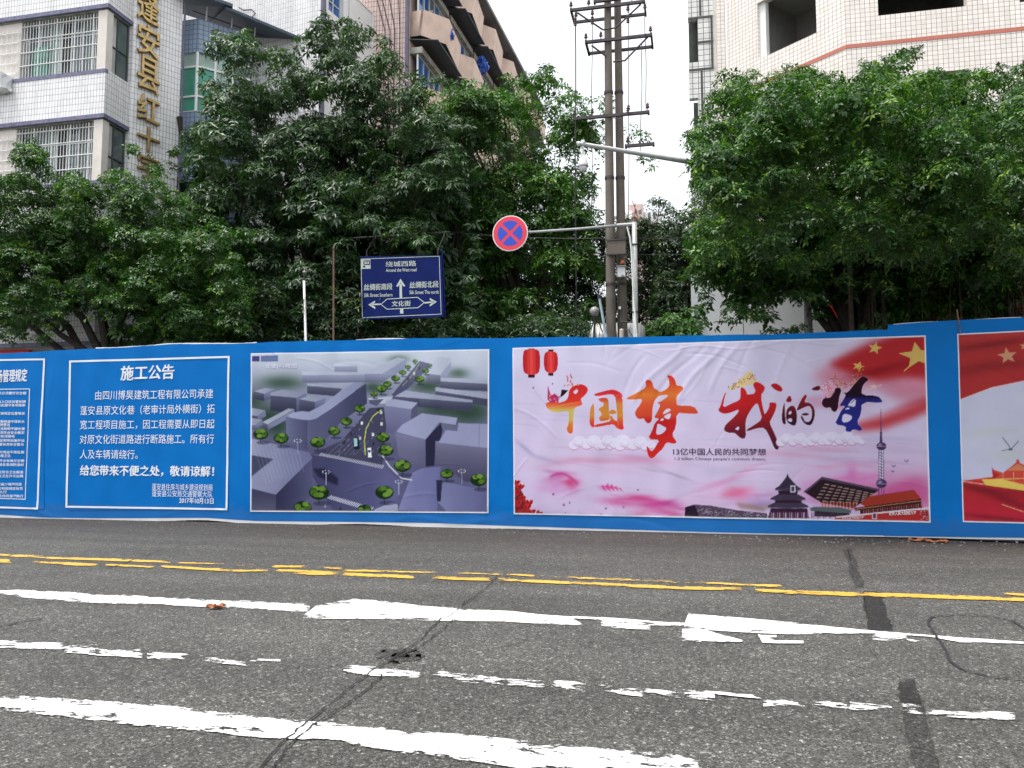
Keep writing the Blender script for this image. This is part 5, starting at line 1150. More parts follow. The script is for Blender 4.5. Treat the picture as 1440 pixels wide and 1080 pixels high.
for x in range(500, 880, 11): cv.poly(zz([(x, 312 + (x % 3) * 3), (x + 6, 312), (x + 6, 345), (x, 345)]), [(206, 196, 214), (110, 70, 96), (160, 120, 150)][(x // 11) % 3], .8)
cv.poly(zz([(700, 200), (800, 122), (1115, 190), (975, 290), (800, 262)]), (50, 34, 44)); cv.poly(zz([(800, 118), (1118, 186), (1112, 196), (798, 132), (712, 205), (700, 200)]), (84, 74, 92))
for r in range(6):
    for c in range(8):
        u, v = .08 + c * .115, .12 + r * .145; x = 722 + u * 380 + (1 - u) * 80 * (1 - v) * 1.0 - v * 0; y = 205 - 70 * (1 - v) * (1 - u) * 1.0 + v * 58 + u * (1 - v) * (-8) + u * 10
        if 720 < x < 1090: cv.poly(zz([(x, y), (x + 26, y + 4), (x + 22, y + 9), (x - 6, y + 6)]), (190, 164, 150), .75)
for x in range(800, 990, 9): cv.poly(zz([(x, 255), (x + 5, 255), (x + 5, 300), (x, 300)]), [(170, 56, 50), (206, 150, 130)][(x // 9) % 2], .85)
cv.poly(zz([(735, 290), (760, 282), (900, 286), (960, 300), (960, 318), (740, 306)]), (92, 104, 106)); cv.poly(zz([(760, 306), (950, 318), (960, 340), (760, 335)]), (66, 50, 66))
cv.poly(zz([(1010, 265), (1060, 225), (1305, 190), (1345, 240), (1250, 252), (1040, 282)]), (158, 62, 50)); cv.poly(zz([(975, 290), (1345, 240), (1345, 262), (985, 305)]), (58, 34, 40)); cv.line(zz([(985, 296), (1345, 250)]), 1.2, (176, 130, 90))
cv.poly(zz([(1010, 300), (1345, 262), (1350, 290), (1010, 325)]), (84, 34, 44))
for x in range(1030, 1345, 13): cv.line(zz([(x, 302 - (x - 1010) * .11), (x, 322 - (x - 1010) * .11)]), .8, (188, 150, 130), .8)
cv.poly(zz([(880, 335), (1385, 285), (1390, 300), (880, 348)]), (214, 200, 214)); cv.poly(zz([(870, 345), (1300, 302), (1385, 300), (1388, 362), (870, 352)]), (176, 54, 54))
cv.poly(zz([(1075, 315), (1102, 312), (1102, 352), (1075, 350)]), (206, 190, 204)); cv.poly(zz([(1080, 322), (1097, 320), (1097, 345), (1080, 345)]), (90, 60, 80))
for _ in range(60): cv.disc(950 + _rg.uniform(1340, 1388) / 3.892, 640 + _rg.uniform(290, 355) / 3.892, 1, .8, [(130, 60, 60), (206, 180, 190), (90, 50, 60)][_ % 3], .8)
# television tower
cv.poly([(1238.7, 575), (1239.3, 575), (1239.9, 606), (1238.1, 606)], (90, 70, 110)); cv.poly([(1238, 606), (1240, 606), (1241, 622), (1237, 622)], (80, 62, 100)); cv.disc(1239, 609, 1.9, 1.6, (80, 62, 100))
cv.poly([(1235.6, 630), (1242.8, 630), (1243.4, 676), (1235.8, 676)], (206, 200, 220)); 
for x in (1236, 1239.3, 1242.6): cv.line([(x, 630), (x + .3, 695)], .9, (96, 78, 116))
for y in range(636, 674, 4): cv.line([(1237, y), (1241.5, y + 2)], .9, (70, 56, 90))
for cy, r in ((627.5, 7), (680, 7.8)):
    cv.disc(1239.5, cy, r, r * .82, (76, 58, 92)); cv.blob(1237.5, cy - 2, r * .4, r * .25, (180, 170, 200), .9); cv.line([(1239.5 - r, cy + .5), (1239.5 + r, cy + .5)], .8, (150, 136, 170))
cv.line([(1236, 688), (1235, 697)], 1.2, (110, 90, 126)); cv.line([(1243, 688), (1244, 697)], 1.2, (110, 90, 126))
for x, y, s in ((1257, 657, 3), (1256, 664, 2), (1275, 650, 3.2)): cv.line([(x - s, y - s), (x, y), (x + s * .8, y - s * 1.1)], .9, (80, 66, 96))
cv.A = np.clip((cv.A - 128) * 1.08 + 122, 0, 255)
pB = poster('dream_banner_print', [(720.8, 489.3), (1301.5, 471.8), (1308.5, 735), (722.8, 723)], cv, 1.15, 'large white and pink banner with red brush lettering, lanterns and landmark skyline', .93)
wall_text('13亿中国人民的共同梦想', 946.5, 635, 1077, 635.6, 9.8, 'print_dark', pB, .016)
wall_text("1.3 billion Chinese people's common dream.", 949, 645.3, 1077, 646, 5.6, 'print_dark', pB, .0)
wall_text('世界人民大团结万岁', 1250, 722.5, 1288, 720.5, 5.4, 'print_white', pB, .02)
wall_text('中华人民共和国万岁', 1184, 728.6, 1214, 727, 4.0, 'print_white', pB, .01)
# ---- picture 3: red flag over a gate, cut by the right edge of the view
cv = Canvas(1340, 440, 1600, 770, 1.5, (198, 200, 222))
cv.poly([(1340, 440), (1600, 440), (1600, 600), (1560, 530), (1500, 528), (1440, 535), (1395, 545), (1350, 562), (1340, 566)], (172, 48, 50))
for x, y, rx, ry, c, a, r in ((1390, 485, 60, 5, (110, 30, 34), .6, -.15), (1440, 510, 90, 7, (120, 34, 38), .55, -.1), (1370, 520, 40, 8, (130, 34, 40), .5, -.2), (1420, 470, 90, 5, (196, 70, 66), .5, -.1), (1500, 500, 60, 8, (200, 60, 56), .5, -.1)): cv.blob(x, y, rx, ry, c, a, r)
cv.line([(1350, 562), (1395, 545), (1440, 536), (1500, 530), (1560, 530), (1600, 590)], 1.2, (226, 190, 190))
star(cv, 1416, 500.5, 14.5, -1.72, (204, 150, 112), .82); star(cv, 1440, 487, 8, -1.5, (204, 150, 112), .8); star(cv, 1500, 490, 26, -1.6, (204, 160, 100), .85)
for _ in range(16): cv.blob(_rg.uniform(1360, 1590), _rg.uniform(600, 640), _rg.uniform(20, 50), _rg.uniform(4, 9), (190, 196, 190), .35, _rg.uniform(-.2, .1))
cv.line([(1409, 615), (1417, 625), (1421, 632), (1432, 620)], 1.2, (96, 104, 130)); cv.disc(1420, 632, 3.5, 1.4, (70, 76, 104)); cv.line([(1408, 634), (1418, 632)], 1.6, (140, 146, 170))
cv.poly([(1354, 676), (1400, 670), (1450, 660), (1600, 655), (1600, 770), (1354, 770)], gr([(675, (206, 60, 56)), (690, (180, 40, 50)), (735, (190, 38, 62))]))
for x, y, rx, ry, r in ((1380, 688, 50, 5, .2), (1420, 705, 50, 6, .35), (1480, 700, 60, 8, .2), (1400, 728, 60, 3, .1)): cv.blob(x, y, rx, ry, (110, 24, 34), .6, r)
cv.poly([(1396, 660), (1410, 665), (1423, 655), (1429, 650), (1429, 646), (1432, 646), (1434, 651), (1460, 664), (1600, 664), (1600, 690), (1394, 684)], (204, 72, 62))
cv.poly([(1396, 675), (1394, 656), (1398, 664), (1406, 667)], (180, 44, 44)); cv.poly([(1414, 662), (1431, 652), (1450, 662)], (206, 130, 90))
for x in (1410, 1425, 1440, 1455): cv.line([(x, 664), (x, 684)], .9, (230, 190, 120))
cv.line([(1396, 674), (1600, 668)], 1.2, (232, 200, 120)); cv.poly([(1380, 674), (1410, 674), (1450, 684), (1600, 690), (1600, 697), (1440, 690), (1385, 682)], (228, 200, 96)); cv.line([(1354, 677), (1384, 681)], 1.0, (236, 200, 180)); cv.line([(1408, 709), (1440, 720), (1500, 745)], 1.0, (236, 190, 130))
pC = poster('flag_banner_print', [(1346, 469.5), (1592, 458), (1598, 740), (1353.5, 734)], cv, 1.0, 'red flag banner over a palace gate cut by the right edge', .9)

# ------------------------------------------------------------------ trees
def leaf_mat(name, dark, mid, young, rough=.42, tr=.22):
    m, n, b = nt(name)
    at_ = N(n, 'ShaderNodeAttribute', attribute_name='leafvar')
    r = ramp(n, [(0.0, dark), (0.5, mid), (0.88, tuple(np.array(mid) * 1.35)), (1.0, young)]); n.links.new(at_.outputs['Fac'], r.inputs[0])
    n.links.new(r.outputs[0], b.inputs['Base Color']); b.inputs['Roughness'].default_value = rough; b.inputs['Specular IOR Level'].default_value = .5
    t = N(n, 'ShaderNodeBsdfTranslucent'); tc = mixc(n, 1.0, r.outputs[0], (1.6, 1.9, .7), 'MULTIPLY'); n.links.new(tc, t.inputs['Color'])
    mx = N(n, 'ShaderNodeMixShader'); mx.inputs[0].default_value = tr
    out = n.nodes['Material Output']; n.links.new(b.outputs[0], mx.inputs[1]); n.links.new(t.outputs[0], mx.inputs[2]); n.links.new(mx.outputs[0], out.inputs[0])
    return m
M['leaf_fig'] = leaf_mat('glossy fig leaves', (.015, .046, .010), (.037, .106, .018), (.19, .32, .035))
M['leaf_big'] = leaf_mat('large drooping leaves', (.018, .044, .018), (.040, .088, .032), (.09, .17, .04), .40)
M['leaf_fine'] = leaf_mat('fine light green leaves', (.022, .065, .012), (.05, .14, .018), (.14, .25, .03), .46)
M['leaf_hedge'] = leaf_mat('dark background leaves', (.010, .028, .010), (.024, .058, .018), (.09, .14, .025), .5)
def inpoly(P, x, y):
    m = np.zeros(len(x), bool)
    for k in range(len(P)):
        xa, ya = P[k]; xb, yb = P[k - 1]
        if ya != yb: m ^= ((ya > y) != (yb > y)) & (x < (xb - xa) * (y - ya) / (yb - ya) + xa)
    return m
def _segd(x, y, a, b):
    dx, dy = b[0] - a[0], b[1] - a[1]; t = max(0, min(1, ((x - a[0]) * dx + (y - a[1]) * dy) / (dx * dx + dy * dy + 1e-9))); return math.hypot(x - a[0] - t * dx, y - a[1] - t * dy)
def clumps_in(poly, y0, y1, n, r0, r1, rg, holes=(), zmin=.6, over=None):
    """clump centres scattered through the crown's volume; front and back further in near the outline"""
    P = np.array(poly, float); out = []; lo, hi = P.min(0), P.max(0)
    x = rg.uniform(lo[0], hi[0], n * 8); y = rg.uniform(lo[1], hi[1], n * 8); m = inpoly(poly, x, y)
    for h in holes: m &= ~inpoly(h, x, y)
    x, y = x[m][:n], y[m][:n]
    for a, b in zip(x, y):
        Y = rg.uniform(y0, y1); p = on_y(a, b, Y); r = rg.uniform(r0, r1)
        if over and rg.rand() < over[1]:                     # crown pushed out over the hoarding, shaped to shade its right end
            Yo = rg.uniform(over[0], y0); po = on_y(a, b, Yo)
            if po.z - r > 4.4: Y, p = Yo, po
        # crowns keep inside their outline: clumps shrink as they near it
        D = (p - Vector((0, 0, CH))).length; ex = min(_segd(a, b, P[k], P[k - 1]) for k in range(len(P))); r = max(.14, min(r, ex / F * D * .9 + .10))
        if p.z - r < zmin: continue
        out.append((p.x, Y, p.z, r))
    for k in range(len(P)):                                   # loose sprays along the outline
        (xa, ya), (xb, yb) = P[k - 1], P[k]; L = math.hypot(xb - xa, yb - ya)
        for _ in range(int(L / 9)):
            if rg.rand() < .45: continue
            t = rg.rand(); a, b = xa + (xb - xa) * t + rg.normal() * 4, ya + (yb - ya) * t + rg.normal() * 4 - 1; Y = rg.uniform(y0, (y0 + y1) / 2); p = on_y(a, b, Y)
            if p.z > max(zmin, 1.5): out.append((p.x, Y, p.z, rg.uniform(.08, .2)))
    return out
def leafage(name, clumps, mat, parent, L, dens, k=6, droop=.5, wid=.38, rg=None, young=.08, spread=2.0, tilt=.55):
    C = np.array(clumps); cnt = np.maximum(4, (DENS * dens * C[:, 3] ** 2)).astype(int); M_ = cnt.sum()
    ci = np.repeat(np.arange(len(C)), cnt)
    d = rg.normal(size=(M_, 3)); d[:, 2] = np.where(d[:, 2] < -.3, -d[:, 2] * .8, d[:, 2]); d /= np.linalg.norm(d, axis=1)[:, None]
    rad = C[ci, 3] * (.55 + .5 * rg.rand(M_) ** .6)
    c = C[ci, :3] + d * rad[:, None] * np.array([1, 1, .78])
    ax = d * .8 + np.array([0, 0, tilt]) + rg.normal(size=(M_, 3)) * .25; ax /= np.linalg.norm(ax, axis=1)[:, None]
    tmp = np.where(np.abs(ax[:, 2:3]) < .9, np.array([[0, 0, 1.]]), np.array([[1., 0, 0]])); a = np.cross(ax, tmp); a /= np.linalg.norm(a, axis=1)[:, None]; b = np.cross(ax, a)
    c = np.repeat(c, k, 0); ax = np.repeat(ax, k, 0); a = np.repeat(a, k, 0); b = np.repeat(b, k, 0); Nn = len(c)
    ph = np.tile(np.arange(k) * 2 * math.pi / k, M_) + np.repeat(rg.uniform(0, 6.28, M_), k) + rg.uniform(-.4, .4, Nn)
    out = a * np.cos(ph)[:, None] + b * np.sin(ph)[:, None]
    dr = out * .9 + ax * rg.uniform(-.1, .7, Nn)[:, None]; dr[:, 2] -= droop * rg.uniform(.5, 1.3, Nn); dr /= np.linalg.norm(dr, axis=1)[:, None]
    ll = L * (rg.uniform(.5, 1.2, Nn) * rg.uniform(.75, 1.2, len(C))[np.repeat(ci, k)])[:, None]; sd = np.cross(dr, ax); sn = np.linalg.norm(sd, axis=1)[:, None]; sd /= np.maximum(sn, 1e-4); up = np.cross(sd, dr)
    tw = out * .5 + ax * .3; tw = np.repeat(tw.reshape(M_, k, 3)[:, 0], k, 0) + np.array([0, 0, -.35]); base = c + tw * (L * spread * rg.uniform(0, 1, Nn))[:, None] + dr * ll * rg.uniform(.0, .35, Nn)[:, None]; w = ll * wid / 2
    v = np.empty((Nn, 4, 3)); v[:, 0] = base; v[:, 1] = base + dr * ll * .45 + sd * w + up * w * .35; v[:, 2] = base + dr * ll - np.array([0, 0, 1]) * ll * .12; v[:, 3] = base + dr * ll * .45 - sd * w + up * w * .35
    v -= np.array(ORG[parent.name])
    me = bpy.data.meshes.new(name); me.vertices.add(Nn * 4); me.vertices.foreach_set('co', v.astype(np.float32).ravel())
    i = np.arange(Nn) * 4; tri = np.stack([i, i + 1, i + 2, i, i + 2, i + 3], 1).reshape(-1)
    me.loops.add(Nn * 6); me.polygons.add(Nn * 2); me.loops.foreach_set('vertex_index', tri.astype(np.int32)); me.polygons.foreach_set('loop_start', (np.arange(Nn * 2) * 3).astype(np.int32)); me.update(calc_edges=True)
    var = rg.beta(2.2, 2.6, M_) * .9; var = np.where(rg.rand(M_) < young, .97, var); cl = rg.uniform(-.16, .16, len(C))[ci]; var = np.clip(np.repeat(var + cl, k) + rg.uniform(-.12, .12, Nn), 0, 1)
    at_ = me.attributes.new('leafvar', 'FLOAT', 'FACE'); at_.data.foreach_set('value', np.repeat(var, 2).astype(np.float32))
    me.materials.append(mat); return part(name, me, None, parent, kind='stuff')
NLEAF = [0]; DENS = 2.5
def tree(label, base, clumps, mat, L, dens, seed, trunk_r=.16, fork=None, limbs=14, group=None, k=6, droop=.5, wid=.38, young=.08, trunk_h=2.2, lean=(0, 0), name='tree', tilt=.55, spread=2.0, inner=None):
    rg = np.random.RandomState(seed); t = root(name, label, 'tree', base, group)
    B = Vector(base); cs = np.array(clumps); mid = Vector(cs[:, :3].mean(0)); top = Vector((B.x + lean[0], B.y + lean[1], B.z + trunk_h))
    pts = [B + (top - B) * s + Vector((math.sin(s * 5 + seed) * .05, math.cos(s * 4 + seed) * .04, 0)) for s in np.linspace(0, 1, 7)]
    part('trunk', MB().tube(pts, lambda s: trunk_r * (1.35 - .55 * s) if s > .05 else trunk_r * 1.7, 10), M['bark'], t, smooth=True)
    idx = [i for i in rg.permutation(len(cs)) if cs[i, 1] > B.y - .6 and cs[i, 3] > .25][:limbs]
    for i in idx:
        e = Vector(cs[i, :3]); q = []
        for s in np.linspace(0, 1, 7):
            p = top.lerp(e, s); p.z = top.z + (e.z - top.z) * (s ** .8); p += Vector(rg.normal(size=3) * .07 * (0 < s < 1)); q.append(p)
        part('limb', MB().tube(q, trunk_r * .5, 6, r2=.018), M['bark'], t, smooth=True)
    leafage('crown', clumps, mat, t, L, dens, k, droop, wid, rg, young, tilt=tilt, spread=spread)
    if inner: leafage('crown', inner, mat, t, L * 1.9, dens * .36, k, droop, wid * 1.15, rg, .0, tilt=tilt, spread=spread * .6)
    NLEAF[0] += 1
    return t
R = np.random.RandomState
fill = []
# left fig tree
P1 = [(-60, 250), (-20, 235), (15, 262), (22, 205), (45, 196), (62, 232), (95, 246), (128, 252), (150, 262), (172, 222), (184, 205), (202, 212), (216, 245), (236, 275), (278, 292), (300, 305), (322, 352), (346, 384), (352, 410), (345, 450), (330, 492), (205, 492), (190, 430), (150, 440), (130, 452), (100, 420), (70, 470), (45, 470), (-60, 470)]
cl = clumps_in(P1, 16.9, 19.2, 330, .24, .52, R(1), holes=[[(148, 255), (170, 255), (170, 285), (150, 280)], [(100, 430), (160, 430), (150, 492), (90, 492)]])
cl += [(p.x, p.y, p.z, r) for (a, b, Y, r) in ((76, 400, 16.8, .16), (72, 425, 16.8, .14), (76, 440, 16.8, .1), (60, 380, 16.8, .2), (135, 405, 16.8, .2), (315, 380, 17, .22), (337, 400, 17, .16)) for p in (on_y(a, b, Y),)]
fill += clumps_in([(-60, 320), (345, 330), (348, 450), (335, 494), (165, 494), (165, 440), (100, 430), (70, 478), (-60, 478)], 18.2, 20.0, 150, .28, .48, R(101))
tree('spreading fig tree with a dark forked trunk over the left end of the hoarding', (on_y(158, 600, 18.6).x, 18.6, .1), cl, M['leaf_fig'], .09, 240, 11, .26, trunk_h=2.7, limbs=9, droop=.42, wid=.46, young=.09, inner=fill); fill = []
# two more trunks at the left seen under the fig crown
# big drooping tree left of the middle
P2 = [(224, 240), (262, 200), (292, 160), (286, 118), (290, 66), (300, 48), (325, 44), (350, 48), (372, 78), (395, 62), (418, 70), (430, 45), (458, 28), (488, 34), (520, 45), (548, 66), (562, 92), (585, 118), (604, 140), (625, 175), (640, 210), (655, 270), (664, 330), (660, 400), (650, 492), (190, 492), (190, 420), (200, 340), (205, 280)]
cl = clumps_in(P2, 19.6, 23.0, 330, .38, .78, R(2), holes=[[(250, 78), (322, 84), (326, 112), (300, 122), (320, 150), (258, 165)], [(345, 105), (368, 105), (372, 140), (350, 138)], [(505, 145), (535, 150), (530, 170), (505, 165)]])
cl = [c for c in cl if not (c[1] < 20.8 and inpoly([(495, 340), (640, 340), (640, 460), (495, 460)], *[np.array([q]) for q in (project([c[:3]])[0][0], project([c[:3]])[1][0])])[0])]
for a, b, Y, r in ((330, 66, 20.5, .45), (455, 45, 21, .45), (395, 85, 20.6, .4), (500, 60, 20.8, .5), (545, 90, 20.6, .45), (470, 310, 19.4, .5), (440, 335, 19.3, .4), (520, 320, 19.3, .45), (560, 330, 19.3, .4), (600, 345, 19.3, .35), (430, 380, 19.4, .4), (375, 340, 19.4, .45), (480, 345, 19.3, .3), (306, 135, 20.2, .22), (300, 75, 20.2, .25), (272, 195, 20, .35)):
    p = on_y(a, b, Y); cl.append((p.x, p.y, p.z, r))
fill += clumps_in([(185, 260), (660, 240), (660, 494), (185, 494)], 22.0, 24.0, 120, .5, .85, R(102))
tree('tall dense tree of large drooping leaves above the left picture banner', (on_y(470, 600, 21.5).x, 21.5, 0), cl, M['leaf_big'], .17, 80, 12, .24, trunk_h=3.5, limbs=16, droop=.75, wid=.34, k=7, young=.05, spread=.7, inner=fill); fill = []
# finer tree right of it
P3 = [(600, 150), (612, 118), (640, 128), (660, 112), (690, 125), (712, 108), (735, 118), (752, 100), (770, 96), (780, 118), (800, 122), (822, 150), (838, 185), (842, 215), (830, 240), (842, 262), (836, 300), (826, 330), (840, 360), (842, 492), (610, 492), (610, 300)]
cl = clumps_in(P3, 23.2, 26.5, 180, .42, .85, R(3), holes=[[(810, 235), (840, 235), (840, 262), (812, 258)]])
for a, b, Y, r in ((655, 150, 23, .5), (748, 120, 24, .5), (770, 105, 24, .32), (730, 150, 23, .5), (830, 190, 24, .4), (848, 165, 24.5, .3), (851, 143, 24.5, .25), (900, 195, 24.5, .3), (908, 225, 24.5, .22), (888, 180, 24.6, .18), (915, 238, 24.5, .14), (672, 135, 23, .4)):
    p = on_y(a, b, Y); cl.append((p.x, p.y, p.z, r))
tree('light green fine-leaved tree behind the no stopping sign', (on_y(740, 600, 24.8).x, 24.8, 0), cl, M['leaf_fine'], .15, 75, 13, .2, trunk_h=4.0, limbs=22, droop=.5, wid=.4, young=.1)
# foliage above the left hospital side street between the big tree and the pink flats
P4 = [(565, 100), (600, 112), (640, 110), (660, 130), (690, 140), (700, 300), (560, 300)]
cl = clumps_in(P4, 22.6, 24.0, 40, .4, .7, R(4))
tree('mid green tree wedged between the drooping tree and the flats with blue windows', (on_y(620, 600, 23.4).x, 23.4, 0), cl, M['leaf_big'], .18, 60, 14, .16, trunk_h=4, limbs=8, droop=.6, wid=.36)
# dark row of small trees closing the side street
for i, (a0, a1, top, Y, sd, lab) in enumerate(((560, 700, 300, 27.5, 31, 'dark bushy tree behind the blue direction sign'), (690, 800, 300, 28.5, 32, 'dark bushy tree below and right of the no stopping sign'), (790, 880, 300, 27.5, 33, 'dark bushy tree just left of the twin concrete poles'), (868, 945, 300, 29, 34, 'dark bushy tree just right of the twin concrete poles'), (930, 1010, 292, 27.0, 35, 'dark bushy tree beside the white shop panel'))):
    Pk = [(a0 - 10, 492), (a0, top + 30), (a0 + 18, top + 6), ((a0 + a1) / 2, top), (a1 - 14, top + 12), (a1 + 4, top + 50), (a1 + 10, 492)]
    if i == 3: Pk = [(862, 492), (870, 310), (905, 300), (925, 270), (936, 285), (955, 300), (960, 492)]
    cl = clumps_in(Pk, Y - .9, Y + 1.2, 95, .35, .72, R(40 + i))
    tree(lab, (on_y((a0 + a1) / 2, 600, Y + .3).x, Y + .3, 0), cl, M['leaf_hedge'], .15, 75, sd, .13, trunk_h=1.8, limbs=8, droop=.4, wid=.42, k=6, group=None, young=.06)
# low shrubs right behind the hoarding
for i, (a0, a1, b0, Y, lab, mt) in enumerate(((235, 400, 395, 19.0, 'low dark shrub under the drooping tree, nearest the fig tree', 'leaf_hedge'), (390, 560, 405, 19.6, 'low dark shrub around the foot of the white lamp post', 'leaf_hedge'), (555, 700, 440, 20.2, 'low shrub of dull leaves right of the blue direction sign', 'leaf_big'), (690, 835, 440, 21.5, 'low shrub of dull leaves left of the ribbed grey tank', 'leaf_big'), (905, 985, 440, 21.5, 'low leafy shrub between the grey sign post and the white shop panel', 'leaf_fine'))):
    Pk = [(a0, 496), (a0 + 8, b0 + 20), ((a0 + a1) / 2, b0), (a1 - 8, b0 + 16), (a1, 496)]
    cl = clumps_in(Pk, Y - .5, Y + .9, 46, .28, .5, R(50 + i), zmin=.1); rg = R(60 + i)
    cx = on_y((a0 + a1) / 2, 600, Y).x; t = root('shrub', lab, 'shrub', (cx, Y, 0))
    for q in range(5):
        e = cl[(q * 7) % len(cl)]; part('stem', MB().tube([(cx + (q - 2) * .12, Y, 0), (cx + (e[0] - cx) * .5, (Y + e[1]) / 2, e[2] * .6), e[:3]], .03, 5, r2=.01), M['bark'], t)
    leafage('foliage', cl + [(cx + rg.uniform(-1, 1) * (a1 - a0) / F * Y / 2, Y + rg.uniform(-.4, .4), rg.uniform(.5, 3), .5) for _ in range(16)], M[mt], t, .14, 80, 6, .4, .4, rg)
# right fig trees
P5 = [(985, 300), (978, 240), (970, 208), (978, 185), (985, 172), (1000, 150), (1012, 118), (1040, 106), (1062, 112), (1080, 118), (1105, 106), (1130, 100), (1150, 104), (1172, 106), (1196, 122), (1212, 118), (1220, 82), (1232, 90), (1250, 98), (1262, 80), (1284, 68), (1296, 84), (1306, 104), (1330, 108), (1352, 118), (1386, 106), (1370, 128), (1398, 150), (1330, 300), (1330, 410), (1180, 400), (1160, 392), (1150, 440), (1130, 462), (1082, 468), (1062, 430), (1030, 432), (1010, 405), (990, 402), (976, 385), (980, 340)]
cl = clumps_in(P5, 16.8, 20.0, 430, .22, .52, R(5), over=(12.8, .5), holes=[[(1060, 415), (1166, 400), (1166, 470), (1045, 470)], [(965, 402), (1035, 408), (1005, 470), (965, 470)], [(1345, 150), (1375, 140), (1370, 165), (1345, 165)]])
for a, b, Y, r in ((1285, 78, 17, .17), (1222, 92, 17, .15), (1050, 116, 17.2, .25), (1140, 112, 17, .25), (1300, 240, 16.4, .3), (1240, 160, 16.5, .35), (1160, 300, 16.4, .3), (1040, 200, 16.8, .35), (1020, 300, 17, .35), (1330, 260, 16.4, .25), (1240, 290, 16.3, .25), (1310, 345, 16.4, .2), (1120, 420, 16.9, .25), (1035, 440, 17.2, .28), (1075, 445, 17.2, .25), (985, 300, 17.5, .35), (1000, 340, 17.5, .4), (980, 360, 17.4, .32), (995, 260, 17.3, .35), (1020, 380, 17.4, .35), (970, 390, 17.6, .25), (1270, 420, 18, .4), (1300, 440, 18.2, .4), (1330, 425, 18.2, .3), (1260, 455, 18.4, .35), (1300, 400, 18, .45), (1345, 400, 18, .4), (1230, 400, 18, .4), (1290, 462, 18.4, .25), (1390, 120, 17.5, .1)):
    p = on_y(a, b, Y); cl.append((p.x, p.y, p.z, r))
fill += clumps_in([(975, 330), (1400, 330), (1400, 440), (1375, 462), (1330, 440), (1300, 464), (1215, 466), (1200, 420), (1168, 395), (1140, 470), (1100, 472), (1060, 440), (1000, 472), (985, 440)], 18.0, 20.2, 190, .25, .45, R(103), holes=[[(1066, 425), (1166, 405), (1235, 405), (1235, 470), (1050, 470)], [(970, 402), (1045, 410), (1015, 470), (970, 470)]])
fill += clumps_in([(1000, 180), (1230, 150), (1400, 170), (1400, 350), (1000, 350)], 18.8, 20.2, 90, .32, .5, R(105))
fig = tree('big glossy fig tree with hanging roots in front of the cream tiled building', (on_y(1215, 600, 18.9).x, 18.9, .1), cl, M['leaf_fig'], .09, 235, 15, .3, trunk_h=2.9, limbs=13, droop=.42, wid=.46, young=.15, inner=fill); fill = []
P6 = [(1366, 190), (1385, 128), (1398, 108), (1425, 100), (1450, 105), (1500, 100), (1600, 120), (1600, 400), (1370, 410), (1330, 400), (1325, 280)]
cl = clumps_in(P6, 16.9, 19.8, 200, .25, .5, R(6), over=(12.4, .65))
for a, b, Y, r in ((1398, 120, 17, .22), (1420, 115, 17, .22), (1438, 240, 16.6, .3), (1400, 300, 16.6, .3), (1420, 360, 16.6, .3), (1380, 425, 18.3, .35), (1440, 400, 18, .4), (1375, 450, 18.4, .2), (1400, 395, 18, .4)): p = on_y(a, b, Y); cl.append((p.x, p.y, p.z, r))
fill += clumps_in([(1330, 330), (1560, 330), (1560, 420), (1400, 425), (1330, 420)], 18.0, 20.2, 80, .25, .45, R(104))
fill += clumps_in([(1370, 190), (1560, 170), (1560, 350), (1370, 350)], 18.8, 20.2, 40, .32, .5, R(106))
fig2 = tree('fig tree cut by the right edge of the view above the flag banner', (on_y(1440, 600, 18.9).x, 18.9, .1), cl, M['leaf_fig'], .09, 235, 16, .26, trunk_h=2.9, limbs=12, droop=.42, wid=.46, inner=fill); fill = []
rg_ = random.Random(5)
for i in range(46):                                       # hanging roots and side stems under the two fig crowns
    a = rg_.uniform(1195, 1460); Y = rg_.uniform(17.4, 19.2); x = on_y(a, 400, Y).x; z = on_y(a, rg_.uniform(330, 400), Y).z
    tgt = fig if a < 1340 else fig2
    thick = rg_.choice([.006, .009, .012, .02, .05])
    part('hanging_root', MB().tube([(x, Y, z), (x + rg_.uniform(-.1, .1), Y, z * .6), (x + rg_.uniform(-.15, .15), Y, .12 if thick > .02 else z * .3)], thick, 6), M['root_bark'], tgt)

for i, (a0, a1, b0, Y, lab) in enumerate(((1226, 1272, 430, 20.4, 'dark shrub in front of the red shop banner, left of the hanging roots'), (1256, 1345, 405, 20.3, 'dark shrub behind the thick hanging roots'), (1352, 1400, 400, 20.4, 'dark shrub in front of the red shop banner near the right edge'), (1420, 1500, 405, 20.4, 'dark shrub cut by the right edge in front of the red banner'))):
    Pk = [(a0, 480), (a0 + 6, b0 + 14), ((a0 + a1) / 2, b0), (a1 - 8, b0 + 12), (a1, 480)]
    cl = clumps_in(Pk, Y - .4, Y + .6, 34, .2, .38, R(80 + i), zmin=.1); cx = on_y((a0 + a1) / 2, 600, Y).x; t = root('shrub', lab, 'shrub', (cx, Y, 0))
    for q in range(4):
        e = cl[(q * 5) % len(cl)]; part('stem', MB().tube([(cx + (q - 2) * .1, Y, 0), (cx + (e[0] - cx) * .5, (Y + e[1]) / 2, e[2] * .6), e[:3]], .025, 5, r2=.01), M['bark'], t)
    leafage('foliage', cl, M['leaf_hedge'], t, .11, 70, 6, .4, .42, R(90 + i))
